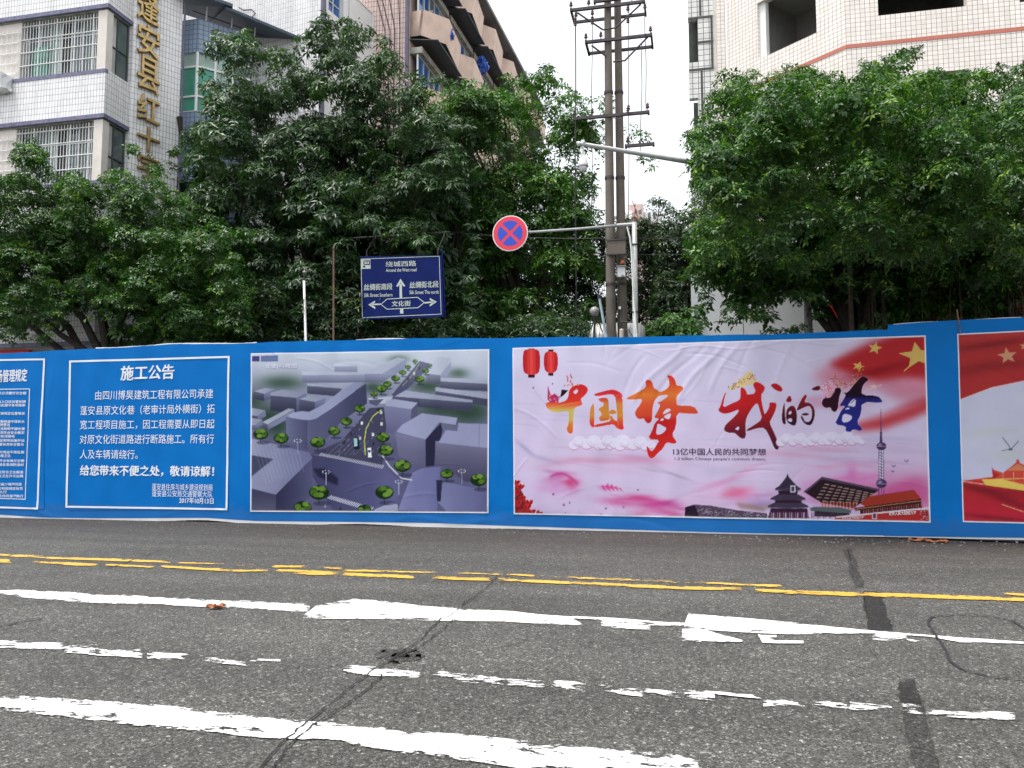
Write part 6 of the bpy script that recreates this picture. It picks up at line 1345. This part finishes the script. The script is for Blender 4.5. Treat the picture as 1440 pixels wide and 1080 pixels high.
# ------------------------------------------------------------------ poles, signs, wires
PY = 20.6
def pole_pts(px0, px1, Y): 
    a = on_y(px0, 470, Y); b = on_y(px1, 0, Y); b2 = a + (b - a) * ((15.5 - a.z) / (b.z - a.z)); foot = a + (b - a) * ((0 - a.z) / (b.z - a.z)); return foot, b2
poles = []
for i, (x0, x1, Y, lab) in enumerate(((859.5, 854.5, PY, 'left weathered concrete utility pole of the twin pair'), (875.5, 868.3, PY + .28, 'right weathered concrete utility pole of the twin pair'))):
    f, t = pole_pts(x0, x1, Y); ro = root('utility_pole', lab, 'utility pole', tuple(f), 'twin concrete utility poles')
    part('shaft', MB().tube([f + (t - f) * s for s in np.linspace(0, 1, 9)], .148, 16, r2=.085), M['concrete'], ro, smooth=True); poles.append((ro, f, t))
    for y in (130, 250, 345, 400): 
        z = on_y(x0, y, Y).z; c = f + (t - f) * (z / 15.5); part('steel_band', MB().lathe(c - Vector((0, 0, .04)), [(.15 - z * .003, 0), (.155 - z * .003, 0), (.155 - z * .003, .07), (.15 - z * .003, .07)], 16), M['steel_dark'], ro)
def insul(c, parent, down=False, s=1.0):
    pr = [(.012, 0), (.012, .06), (.045, .08), (.05, .11), (.02, .13), (.04, .15), (.03, .19), (.01, .22)]
    part('insulator', MB().lathe(Vector(c) - Vector((0, 0, .22 * s if down else 0)), [(r * s, h * s) for r, h in pr], 8), M['ceramic'], parent)
def arm(xa, ya, xb, yb, pole_i, brace=None, twin=True, pins=(), lab=''):
    Y = PY - .18; A, B = on_y(xa, ya, Y), on_y(xb, yb, Y); z = (A.z + B.z) / 2; A.z = B.z = z
    ro = root('crossarm', lab, 'crossarm', tuple((A + B) / 2), 'steel crossarms on the twin poles')
    m = (A + B) / 2; L = (B - A).length
    part('beam', MB().box(m, (L, .07, .075)), M['steel_dark'], ro)
    if twin: part('beam', MB().box(m + Vector((0, .62, 0)), (L, .06, .07)), M['steel_dark'], ro)
    for e in (A, B): part('end_plate', MB().box(e + Vector((0, .31 if twin else .03, 0)), (.05, .74 if twin else .12, .09)), M['steel_dark'], ro)
    if brace:
        for (x1, y1, x2, y2) in brace:
            p, q = on_y(x1, y1, Y + .02), on_y(x2, y2, Y + .02); part('brace', MB().tube([p, q], .024, 4), M['steel_dark'], ro)
    for px, up in pins:
        x = on_y(px, ya, Y).x; insul((x, Y, z + (.04 if up else -.04)), ro, not up)
    return ro, A, B
a1 = arm(803, 14, 906, 3, 0, [(812, 18, 848, 42), (901, 6, 865, 40), (848, 42, 866, 39)], pins=((803, 1), (828, 1), (833, 0), (810, 0), (883, 0), (907, 0)), lab='topmost full crossarm with two long braces on the twin poles')
a2 = arm(824, 60, 916, 49, 1, [(832, 64, 852, 79), (911, 52, 878, 86), (862, 87, 880, 85)], pins=((824, 1), (845, 1), (915, 1)), lab='second crossarm down, shifted to the right')
a3 = arm(808, 166, 912, 159, 0, twin=False, pins=((808, 1), (833, 1), (884, 1), (911, 1)), lab='thin single crossarm half way down the poles')
a4 = arm(880, 206, 919, 202, 1, twin=False, pins=((883, 1),), lab='short stub crossarm above the camera arm')
a5 = arm(836, 1, 888, -3, 0, twin=False, lab='short crossarm cut by the top edge of the view')
# drop wires between the arms
wires = [((809, 18), (810, 460)), ((833, 14), (832, 300)), ((884, 8), (884, 330)), ((907, 10), (909, 160)), ((903, 60), (901, 215))]
for i, ((xa, ya), (xb, yb)) in enumerate(wires):
    Y = PY - .3; P = [on_y(xa + (xb - xa) * s + .6 * math.sin(s * 9 + i), ya + (yb - ya) * s, Y + .3 * s) for s in np.linspace(0, 1, 9)]
    single('drop_cable', MB().tube(P, .010 if i else .016, 5), M['cable'], ['thin drop cable left of the poles reaching down past the no stopping arm', 'thin cable hanging just left of the concrete poles', 'thin cable hanging just right of the concrete poles', 'short cable at the right tips of the crossarms', 'short cable under the second crossarm right tip'][i], 'cable', group='cables hanging from the crossarms')
for x, y in ((833, 24), (809, 26), (883, 22), (883, 152)):
    ro = root('string_insulator', {833: 'dark string insulator under the top crossarm beside the left pole', 809: 'dark string insulator at the left tip of the top crossarm', 883: 'dark string insulator right of the poles under the top arm' if y == 22 else 'dark bulbous insulator on the thin middle crossarm'}[x], 'insulator', tuple(on_y(x, y + 14, PY - .3)), 'string insulators')
    c = on_y(x, y + 10, PY - .3)
    for k in range(4): part('disc', MB().lathe(c + Vector((0, 0, k * .055)), [(.01, 0), (.045, .008), (.04, .03), (.01, .052)], 8), M['ceramic'], ro)
# clamp plates, meter box, lamps on the poles
f1, f2 = poles[0][1], poles[1][1]
cl_ = root('pole_clamp', 'large grey clamp plate tying the twin poles together', 'clamp', tuple(on_y(867, 357, PY - .17)))
pA_, pB_ = on_y(854, 338, PY - .17), on_y(880, 357, PY - .17)
part('plate', MB().box((pA_ + pB_) / 2 , (abs(pB_.x - pA_.x), .03, abs(pA_.z - pB_.z))), M['concrete'], cl_)
for z in (pA_.z, pB_.z): part('flange', MB().box(((pA_.x + pB_.x) / 2, PY - .18, z), (abs(pB_.x - pA_.x) + .04, .06, .035)), M['steel_dark'], cl_)
def atP(x, y, o=.2): return on_y(x, y, PY - o)
mbx = root('meter_box', 'small white meter box on the right concrete pole', 'meter box', tuple(atP(874, 390)))
c = atP(874, 382.5, .02); part('case', MB().box(c, (.20, .12, .26)), M['white_plastic'], mbx); part('rain_lid', MB().box(c + Vector((0, -.02, .14)), (.24, .17, .025)), M['grey_plastic'], mbx); part('cable_tail', MB().tube([c + Vector((-.08, -.05, -.1)), atP(869, 420, .06), atP(869, 465, .06)], .012, 5), M['cable'], mbx)
part('knock_out', MB().box(c + Vector((.03, -.065, -.1)), (.07, .02, .03)), M['grey_plastic'], mbx)
ob_ = root('warning_lamp', 'small orange lamp above the white meter box', 'lamp', tuple(atP(876, 371, .0)))
c = atP(875.5, 368.5, .02); part('dome', MB().lathe(c - Vector((0, 0, .05)), [(.055, 0), (.055, .04), (.03, .09), (.005, .1)], 10), M['orange'], ob_); part('bracket', MB().box(c - Vector((0, -.08, .07)), (.16, .16, .02)), M['steel_dark'], ob_)
sw = root('white_box_lamp', 'tiny white box low on the right concrete pole', 'lamp', tuple(atP(871, 436, .02))); c = atP(871, 433, .02); part('case', MB().box(c, (.075, .06, .07)), M['white_plastic'], sw); part('arm', MB().tube([c, c + Vector((.02, .2, 0))], .012, 5), M['steel_dark'], sw)
can = root('cable_canister', 'short pale canister between the concrete poles at the hoarding top', 'canister', tuple(atP(874, 478, .15))); c = atP(874.5, 475, .15)
part('body', MB().lathe(c - Vector((0, 0, .1)), [(.06, 0), (.062, .3), (.05, .32), (.02, .33)], 12), simple('cream plastic', (.55, .50, .42), .5), can); part('spout', MB().tube([c + Vector((0, 0, .22)), c + Vector((0, 0, .4)), c + Vector((-.03, .05, .5))], .012, 5), M['cable'], can)
part('loop', MB().tube([c + Vector((0.02, 0, .2)), c + Vector((.18, -.02, .2)), c + Vector((.27, 0, .02)), c + Vector((.28, 0, -.1))], .012, 5), M['cable'], can)
strap = single('steel_strut', MB().tube([atP(872, 453, .15), atP(890, 453, .9)], .02, 5), M['steel_dark'], 'short dark strut joining the concrete poles to the grey sign post', 'strut')
# ribbed tank behind the poles
tk = root('ribbed_tank', 'low ribbed grey tank behind the twin poles at the hoarding top', 'tank', tuple(on_y(869, 600, PY + .9))[:2] + (2.2,))
x0, x1 = on_y(829, 465, PY + .9).x, on_y(909, 465, PY + .9).x; zt_ = on_y(869, 455, PY + .9).z; rr_ = .55; zc_ = zt_ - rr_; w_ = x1 - x0
prof = [(.02, -w_ / 2), (rr_ * .72, -w_ / 2 + .02), (rr_ * .93, -w_ / 2 + .12), (rr_, -w_ / 2 + .24), (rr_, w_ / 2 - .24), (rr_ * .93, w_ / 2 - .12), (rr_ * .72, w_ / 2 - .02), (.02, w_ / 2)]
part('drum', MB().lathe(((x0 + x1) / 2, PY + .9, zc_), prof, 28, axis='X'), M['galv'], tk, smooth=True)
for k in range(15):
    h = -w_ / 2 + .14 + k * (w_ - .28) / 14; part('rib', MB().lathe(((x0 + x1) / 2, PY + .9, zc_), [(rr_ * .9, h - .012), (rr_ + .022, h - .01), (rr_ + .022, h + .01), (rr_ * .9, h + .012)], 28, axis='X'), M['galv'], tk)
part('support', MB().box(((x0 + x1) / 2, PY + .9, (zc_ - rr_) / 2 + .1), (w_ * .6, .5, zc_ - rr_ + .2)), M['steel_dark'], tk)
# globe lamp and leaning tube left of the poles
gl = root('globe_lamp', 'frosted globe lamp just left of the concrete poles', 'lamp', tuple(atP(836, 470, -.1))); c = atP(836, 438, -.1)
part('globe', MB().lathe(c, [(.01, -.13), (.07, -.11), (.115, -.06), (.13, 0), (.115, .06), (.07, .11), (.01, .13)], 16), simple('dusty glass globe', (.30, .30, .29), .3), gl, smooth=True)
part('neck', MB().tube([c + Vector((.03, 0, -.12)), c + Vector((.12, 0, -.3)), c + Vector((.2, 0, -.55))], .018, 6), M['steel_dark'], gl); part('stem', MB().tube([c + Vector((0, 0, -.12)), (c.x, c.y, .1)], .03, 6), M['steel_dark'], gl)
lt_ = root('leaning_tube', 'pale blue tube leaning against the left concrete pole', 'tube', tuple(atP(852, 475, .2)))
q0, q1 = atP(853, 476, .3), atP(843, 420, .25); part('tube', MB().tube([q0 + (q0 - q1) * 1.2, q1], .035, 8), simple('pale blue tube', (.33, .42, .50), .4), lt_); part('cap', MB().tube([q1, q1 + (q1 - q0) * .1], .045, 8), M['cable'], lt_)
# ---- grey sign post with the no stopping sign
SY = 18.6
sp = root('sign_post', 'slim grey post with a long arm beside the twin concrete poles', 'post', tuple(on_y(893, 600, SY))[:2] + (0,))
b = on_y(893.5, 475, SY); t = on_y(892, 312, SY); fz = b + (t - b) * ((0 - b.z) / (t.z - b.z)); part('shaft', MB().tube([fz, t], .068, 12, r2=.060), M['galv'], sp, smooth=True); part('cap', MB().lathe(t, [(.065, 0), (.06, .03), (.01, .05)], 12), M['rust'], sp)
for y in (345, 440): z = on_y(893, y, SY).z; part('band', MB().lathe((t.x, t.y, z), [(.07, 0), (.073, 0), (.073, .03), (.07, .03)], 12), M['steel_dark'], sp)
e0, e1 = on_y(742, 326.5, SY), on_y(889, 322, SY); e1.z = e0.z + .04
part('arm', MB().tube([e0 - Vector((.35, -.03, 0)), e0.lerp(e1, .5) + Vector((0, .02, -.01)), e1], .031, 10), M['grey_plastic'], sp, smooth=True)
part('arm_sleeve', MB().tube([e0.lerp(e1, .86), e1 + Vector((.02, 0, 0))], .042, 10), M['galv'], sp)
part('cable_conduit', MB().tube([on_y(882, 319, SY - .1), on_y(886, 335, SY - .1), on_y(888, 352, SY - .1), on_y(890, 400, SY - .1), on_y(896, 478, SY - .1)], .022, 6), M['white_plastic'], sp, 'white cable running down the post')
for k, (xa, ya, xb, yb) in enumerate(((889, 282, 897, 310), (893, 284, 890, 312))): part('loose_wire', MB().tube([on_y(xa, ya, SY), on_y((xa + xb) / 2 + 1.5, (ya + yb) / 2, SY), on_y(xb, yb, SY)], .01, 5), simple('red wire', (.4, .06, .06), .5), sp)
sg = root('no_stopping_sign', 'round red and blue no stopping sign with a diagonal cross', 'road sign', tuple(on_y(717, 354, SY - .06)))
C0 = on_y(717.3, 328, SY - .06); Rr = abs(on_y(742.2, 328, SY).x - on_y(717.3, 328, SY).x)
def dsc(r, o, th=.012, n=48): return MB().lathe(C0 + Vector((0, -o, 0)), [(.001, th), (r, th), (r, 0), (.001, 0)], n, axis='Y')
part('back_plate', dsc(Rr, 0, .03), M['sign_white'], sg); part('red_disc', dsc(Rr * .945, .006), M['sign_red'], sg)
ri = Rr * .70
for k in range(4):                                         # four blue fields between the red bars
    a0 = math.radians(k * 90 + 45); hw = Rr * .085; P = []
    off_ = math.asin(hw / ri)
    for s in np.linspace(a0 + off_, a0 + math.pi / 2 - off_, 14): P.append((ri * math.cos(s), ri * math.sin(s)))
    am = a0 + math.pi / 4; P.append((hw * math.sqrt(2) * math.cos(am), hw * math.sqrt(2) * math.sin(am)))
    part('blue_field', MB().face([(C0.x + p[0], C0.y - .0095, C0.z + p[1]) for p in P]), M['sign_blue'], sg)
part('clip', MB().box(C0 + Vector((0, .035, 0)), (.12, .04, .1)), M['galv'], sg)
# ---- blue direction sign
GY = 19.2; gq = Plane(0, GY, 1, 0)
q = {k: on_y(*v, GY) for k, v in dict(tl=(507, 360.5), tr=(621, 359), br=(624, 445.5), bl=(510, 449)).items()}
gs = root('direction_sign', 'navy blue street direction sign with white arrows under the drooping tree', 'road sign', ((q['bl'].x + q['br'].x) / 2, GY, 0))
def G(s, t, o=0.0):                                        # 0..1 from left, 0..1 from top
    a = q['tl'].lerp(q['tr'], s); b_ = q['bl'].lerp(q['br'], s); p = a.lerp(b_, t); return Vector((p.x, GY - o, p.z))
part('board', MB().hexa([G(0, 1, 0), G(1, 1, 0), G(1, 1, -.04), G(0, 1, -.04), G(0, 0, 0), G(1, 0, 0), G(1, 0, -.04), G(0, 0, -.04)]), M['sign_navy'], gs)
def zg(x, y): 
    px, py = 495 + x / 9.82, 345 + y / 9.82; p = on_y(px, py, GY); return p
def gpoly(pts, o=.004, mat='sign_pale', name='sign_print'): part(name, MB().face([(zg(*p).x, GY - o, zg(*p).z) for p in pts]), M[mat], gs)
def gline(pts, w, o=.004, name='sign_line', mat='sign_pale'):
    mb = MB()
    for k_, (a, b_) in enumerate(zip(pts[:-1], pts[1:])):
        L = math.hypot(b_[0] - a[0], b_[1] - a[1]); nx, ny = -(b_[1] - a[1]) / L * w / 2, (b_[0] - a[0]) / L * w / 2
        mb.face([(zg(*p).x, GY - o - k_ * .0004, zg(*p).z) for p in ((a[0] + nx, a[1] + ny), (b_[0] + nx, b_[1] + ny), (b_[0] - nx, b_[1] - ny), (a[0] - nx, a[1] - ny))])
    part(name, mb, M[mat], gs)
gline([(125, 190), (1205, 150), (1232, 950), (145, 1000), (125, 190)], 8, name='border')
gpoly([(122, 190), (255, 187), (258, 322), (124, 326)], name='logo_field'); gline([(165, 215), (245, 213), (245, 265), (168, 266), (165, 215)], 12, .006, 'logo_line', 'sign_navy'); gpoly([(150, 285), (180, 280), (185, 305), (155, 308)], .006, 'sign_navy', 'logo_field'); gline([(195, 215), (195, 250)], 8, .006, 'logo_line', 'sign_navy'); gline([(218, 215), (218, 250)], 8, .006, 'logo_line', 'sign_navy')
gline([(672, 530), (676, 725)], 34, name='arrow'); gpoly([(670, 462), (735, 560), (715, 572), (672, 512), (632, 575), (612, 562)], name='arrow')
gline([(1000, 795), (1130, 782)], 20, name='arrow'); gpoly([(1172, 780), (1075, 728), (1072, 752), (1118, 782), (1072, 822), (1076, 845)], name='arrow')
gline([(398, 812), (270, 818)], 20, name='arrow'); gpoly([(225, 820), (318, 765), (320, 788), (278, 819), (322, 855), (320, 880)], name='arrow')
gline([(400, 815), (485, 742), (905, 718), (1000, 790), (912, 862), (485, 882), (400, 815)], 10, name='frame_line'); gline([(686, 872), (688, 942)], 46, name='arrow')
def gtext(t, x0, y0, x1, y1, h, bold=.02):
    A, B = zg(x0, y0), zg(x1, y1); hh = h / 9.82 * GY / F * 1.0
    def pl(s, tt): 
        n3 = len(s) // 3; sh = np.repeat([0., .0008, .0016], n3) if bold > .012 else 0
        return np.stack([A.x + (B.x - A.x) * s, GY - .005 - sh + 0 * s, A.z + (B.z - A.z) * s + hh * tt], 1)
    wall_text(t, 0, 0, 0, 0, 0, 'sign_pale', gs, bold, place=pl)
gtext('绕城西路', 465, 262, 888, 248, 84); gtext('Around the West road', 468, 345, 892, 335, 52, .02)
gtext('丝绸街南段', 165, 580, 560, 568, 100, .03); gtext('Silk Street Southern', 170, 690, 560, 682, 56, .02)
gtext('丝绸街北段', 795, 550, 1198, 535, 100, .03); gtext('Silk Street The north', 795, 650, 1198, 643, 56, .02)
gtext('文化街', 548, 808, 812, 800, 84, .03)
for s in (.2, .8): part('bracket', MB().box(G(s, .5, -.07), (.06, .06, 1.3)), M['galv'], gs)
zh_ = G(0, -.42).z
for s_ in (.06, .94): part('hanger', MB().tube([G(s_, .5, -.08), G(s_, -.1, -.1), Vector((G(s_, 0).x, 19.9, zh_))], .016, 6), M['steel_dark'], gs)
part('cross_bar', MB().tube([Vector((on_y(468.5, 430, 19.0).x, 19.9, zh_)), Vector((G(1, 0).x, 19.9, zh_))], .025, 6), M['steel_dark'], gs)
part('post', MB().tube([(G(.5, 0).x, 20.6, 0), (G(.5, 0).x, 20.6, zh_), (G(.5, 0).x, 19.9, zh_)], .05, 7), M['steel_dark'], gs)
part('edge_tube', MB().tube([G(1.012, .98, -.04), G(1.005, -.13, -.04)], .018, 6), M['sign_navy'], gs)
# ---- slim posts by the sign
lp = root('lamp_post', 'slim white post left of the blue direction sign', 'post', tuple(on_y(429, 600, 18.8))[:2] + (0,))
a_, b_ = on_y(430, 480, 18.8), on_y(427.5, 395, 18.8); part('shaft', MB().tube([a_ + (a_ - b_) * ((a_.z) / (b_.z - a_.z)), b_], .042, 10, r2=.03), M['white_plastic'], lp, smooth=True); part('head', MB().tube([b_, b_ + Vector((0, 0, .22))], .018, 6), M['steel_dark'], lp); part('cap', MB().lathe(b_ + Vector((0, 0, .2)), [(.03, 0), (.05, .03), (.01, .07)], 8), M['grey_plastic'], lp)
rp = root('rusty_post', 'thin rusty post between the white post and the direction sign', 'post', tuple(on_y(468, 600, 18.5))[:2] + (0,))
a_, b_ = on_y(468.5, 480, 18.5), on_y(468.5, 388, 18.5); part('shaft', MB().tube([a_ + (a_ - b_) * (a_.z / (b_.z - a_.z)), b_ + Vector((0, 0, .7))], .024, 8), M['rust'], rp); part('cap', MB().lathe(b_ + Vector((0, 0, .7)), [(.035, 0), (.03, .04)], 8), M['rust'], rp)
# ---- camera mast with its arm coming out of the fig tree
mast = root('camera_mast', 'long grey arm carrying the dome camera out of the right fig tree', 'mast', (0, 0, 0))
A = at(814, 202, 16.6); B = at(975, 228.5, 17.9); dirv = (B - A).normalized(); E = A + dirv * 6.3; mast.location = (E.x, E.y, 0.1); ORG[mast.name] = (E.x, E.y, .1)
part('arm', MB().tube([A, A.lerp(E, .5), E], .042, 12, r2=.075), M['galv'], mast, smooth=True); part('pole', MB().tube([(E.x, E.y, .1), (E.x, E.y, E.z + .3)], .11, 12, r2=.08), M['galv'], mast, smooth=True); part('end_cap', MB().lathe(A - Vector((.01, 0, 0)), [(.045, -.03), (.05, 0), (.045, .03)], 10, axis='X'), M['white_plastic'], mast)
dm = root('dome_camera', 'white dome security camera hanging from the grey arm', 'camera', tuple(at(821, 240, 16.65)))
c = A + dirv * .1; c2_ = Vector((c.x, c.y, at(821, 222, 16.65).z))
part('clamp', MB().box(c + Vector((0, 0, .05)), (.07, .1, .06)), M['white_plastic'], dm); part('drop_tube', MB().tube([c - Vector((0, 0, .04)), c2_ + Vector((0, 0, -.0))], .022, 8), M['white_plastic'], dm)
part('housing', MB().lathe(c2_ - Vector((0, 0, .2)), [(.10, 0), (.104, .02), (.104, .06), (.088, .1), (.08, .16), (.05, .2), (.03, .25)], 18), M['white_plastic'], dm, smooth=True)
part('dome', MB().lathe(c2_ - Vector((0, 0, .31)), [(.01, 0), (.045, .01), (.075, .04), (.092, .085), (.094, .115)], 18), simple('smoked dome', (.60, .61, .62), .2), dm, smooth=True)
part('sun_ring', MB().lathe(c2_ - Vector((0, 0, .2)), [(.104, 0), (.112, 0), (.112, .025), (.104, .025)], 18), M['grey_plastic'], dm)
# ---- thin wires
def wire(p, q_, sag, r, lab, n=12):
    P = [p.lerp(q_, s) - Vector((0, 0, sag * 4 * s * (1 - s))) for s in np.linspace(0, 1, n)]; single('overhead_wire', MB().tube(P, r, 5), M['cable'], lab, 'wire', group='thin wires crossing the side street')
wire(on_y(600, 322, 22), on_y(880, 334, PY), .12, .008, 'thin wire running left from the poles behind the no stopping sign')
wire(on_y(880, 357, PY), on_y(1000, 354, 24), .05, .008, 'thin wire running right from the clamp plate')
wire(on_y(881, 334, PY), on_y(990, 332, 24), .05, .008, 'thin wire running right just above the clamp plate')
wire(on_y(862, 312, PY), on_y(915, 288, 30), .02, .008, 'thin wire rising past the loose red wires toward the far flats')
# ---- red upright wire over the right end of the hoarding
xr, zr_ = hz(1348, 455); single('hanging_wire', MB().tube([(hz(1349, 470)[0], HY - .05, hz(1349, 470)[1] + .0), (xr, HY - .03, zr_), (xr - .01, HY + .02, zr_ + .25)], .012, 5), M['rust'], 'short brown wire hooked over the right end of the hoarding', 'wire')
# ---- litter
def leaf(px, py, s, rz, lab, m='dry_leaf'):
    p = on_z(px, py, .012); mb = MB(); n = 9; c = Matrix.Rotation(rz, 3, 'Z'); rg = random.Random(int(px))
    top = [c @ Vector((s * (k / (n - 1) - .5), s * .30 * math.sin(math.pi * k / (n - 1)) * rg.uniform(.7, 1.2), .012 * math.sin(k * 1.3) + .02 + s * .12 * abs(k / (n - 1) - .5))) for k in range(n)]
    bot = [c @ Vector((s * (k / (n - 1) - .5), -s * .26 * math.sin(math.pi * k / (n - 1)) * rg.uniform(.7, 1.2), .012 * math.cos(k) + .015)) for k in range(n)]
    mid = [c @ Vector((s * (k / (n - 1) - .5), 0, .004)) for k in range(n)]
    for a, b in ((top, mid), (mid, bot)):
        for k in range(n - 1): mb.face([p + a[k], p + a[k + 1], p + b[k + 1], p + b[k]])
    single('fallen_leaf', mb, M[m], lab, 'leaf', group='dry leaves on the road')
leaf(302, 855, .17, .1, 'curled brown leaf lying below the upper white line'); leaf(309, 853.5, .12, .9, 'smaller brown leaf tucked against the curled one by the upper white line')
for i, (x, y, s, r_) in enumerate(((1290, 760.5, .3, .2), (1303, 761, .22, 1.2), (1316, 762.5, .28, -.2), (1328, 762.5, .2, .5))): leaf(x, y, s, r_, ['leftmost of the dry leaves at the hoarding foot near the right', 'second dry leaf from the left at the hoarding foot near the right', 'third dry leaf from the left at the hoarding foot near the right', 'rightmost of the dry leaves at the hoarding foot near the right'][i])
bpy.data.objects.remove(_fo)
for o in bpy.data.objects:
    if o.type == 'MESH' and o.name.split('.')[0] in ('lettering', 'loose_wire'): o['kind'] = 'stuff'
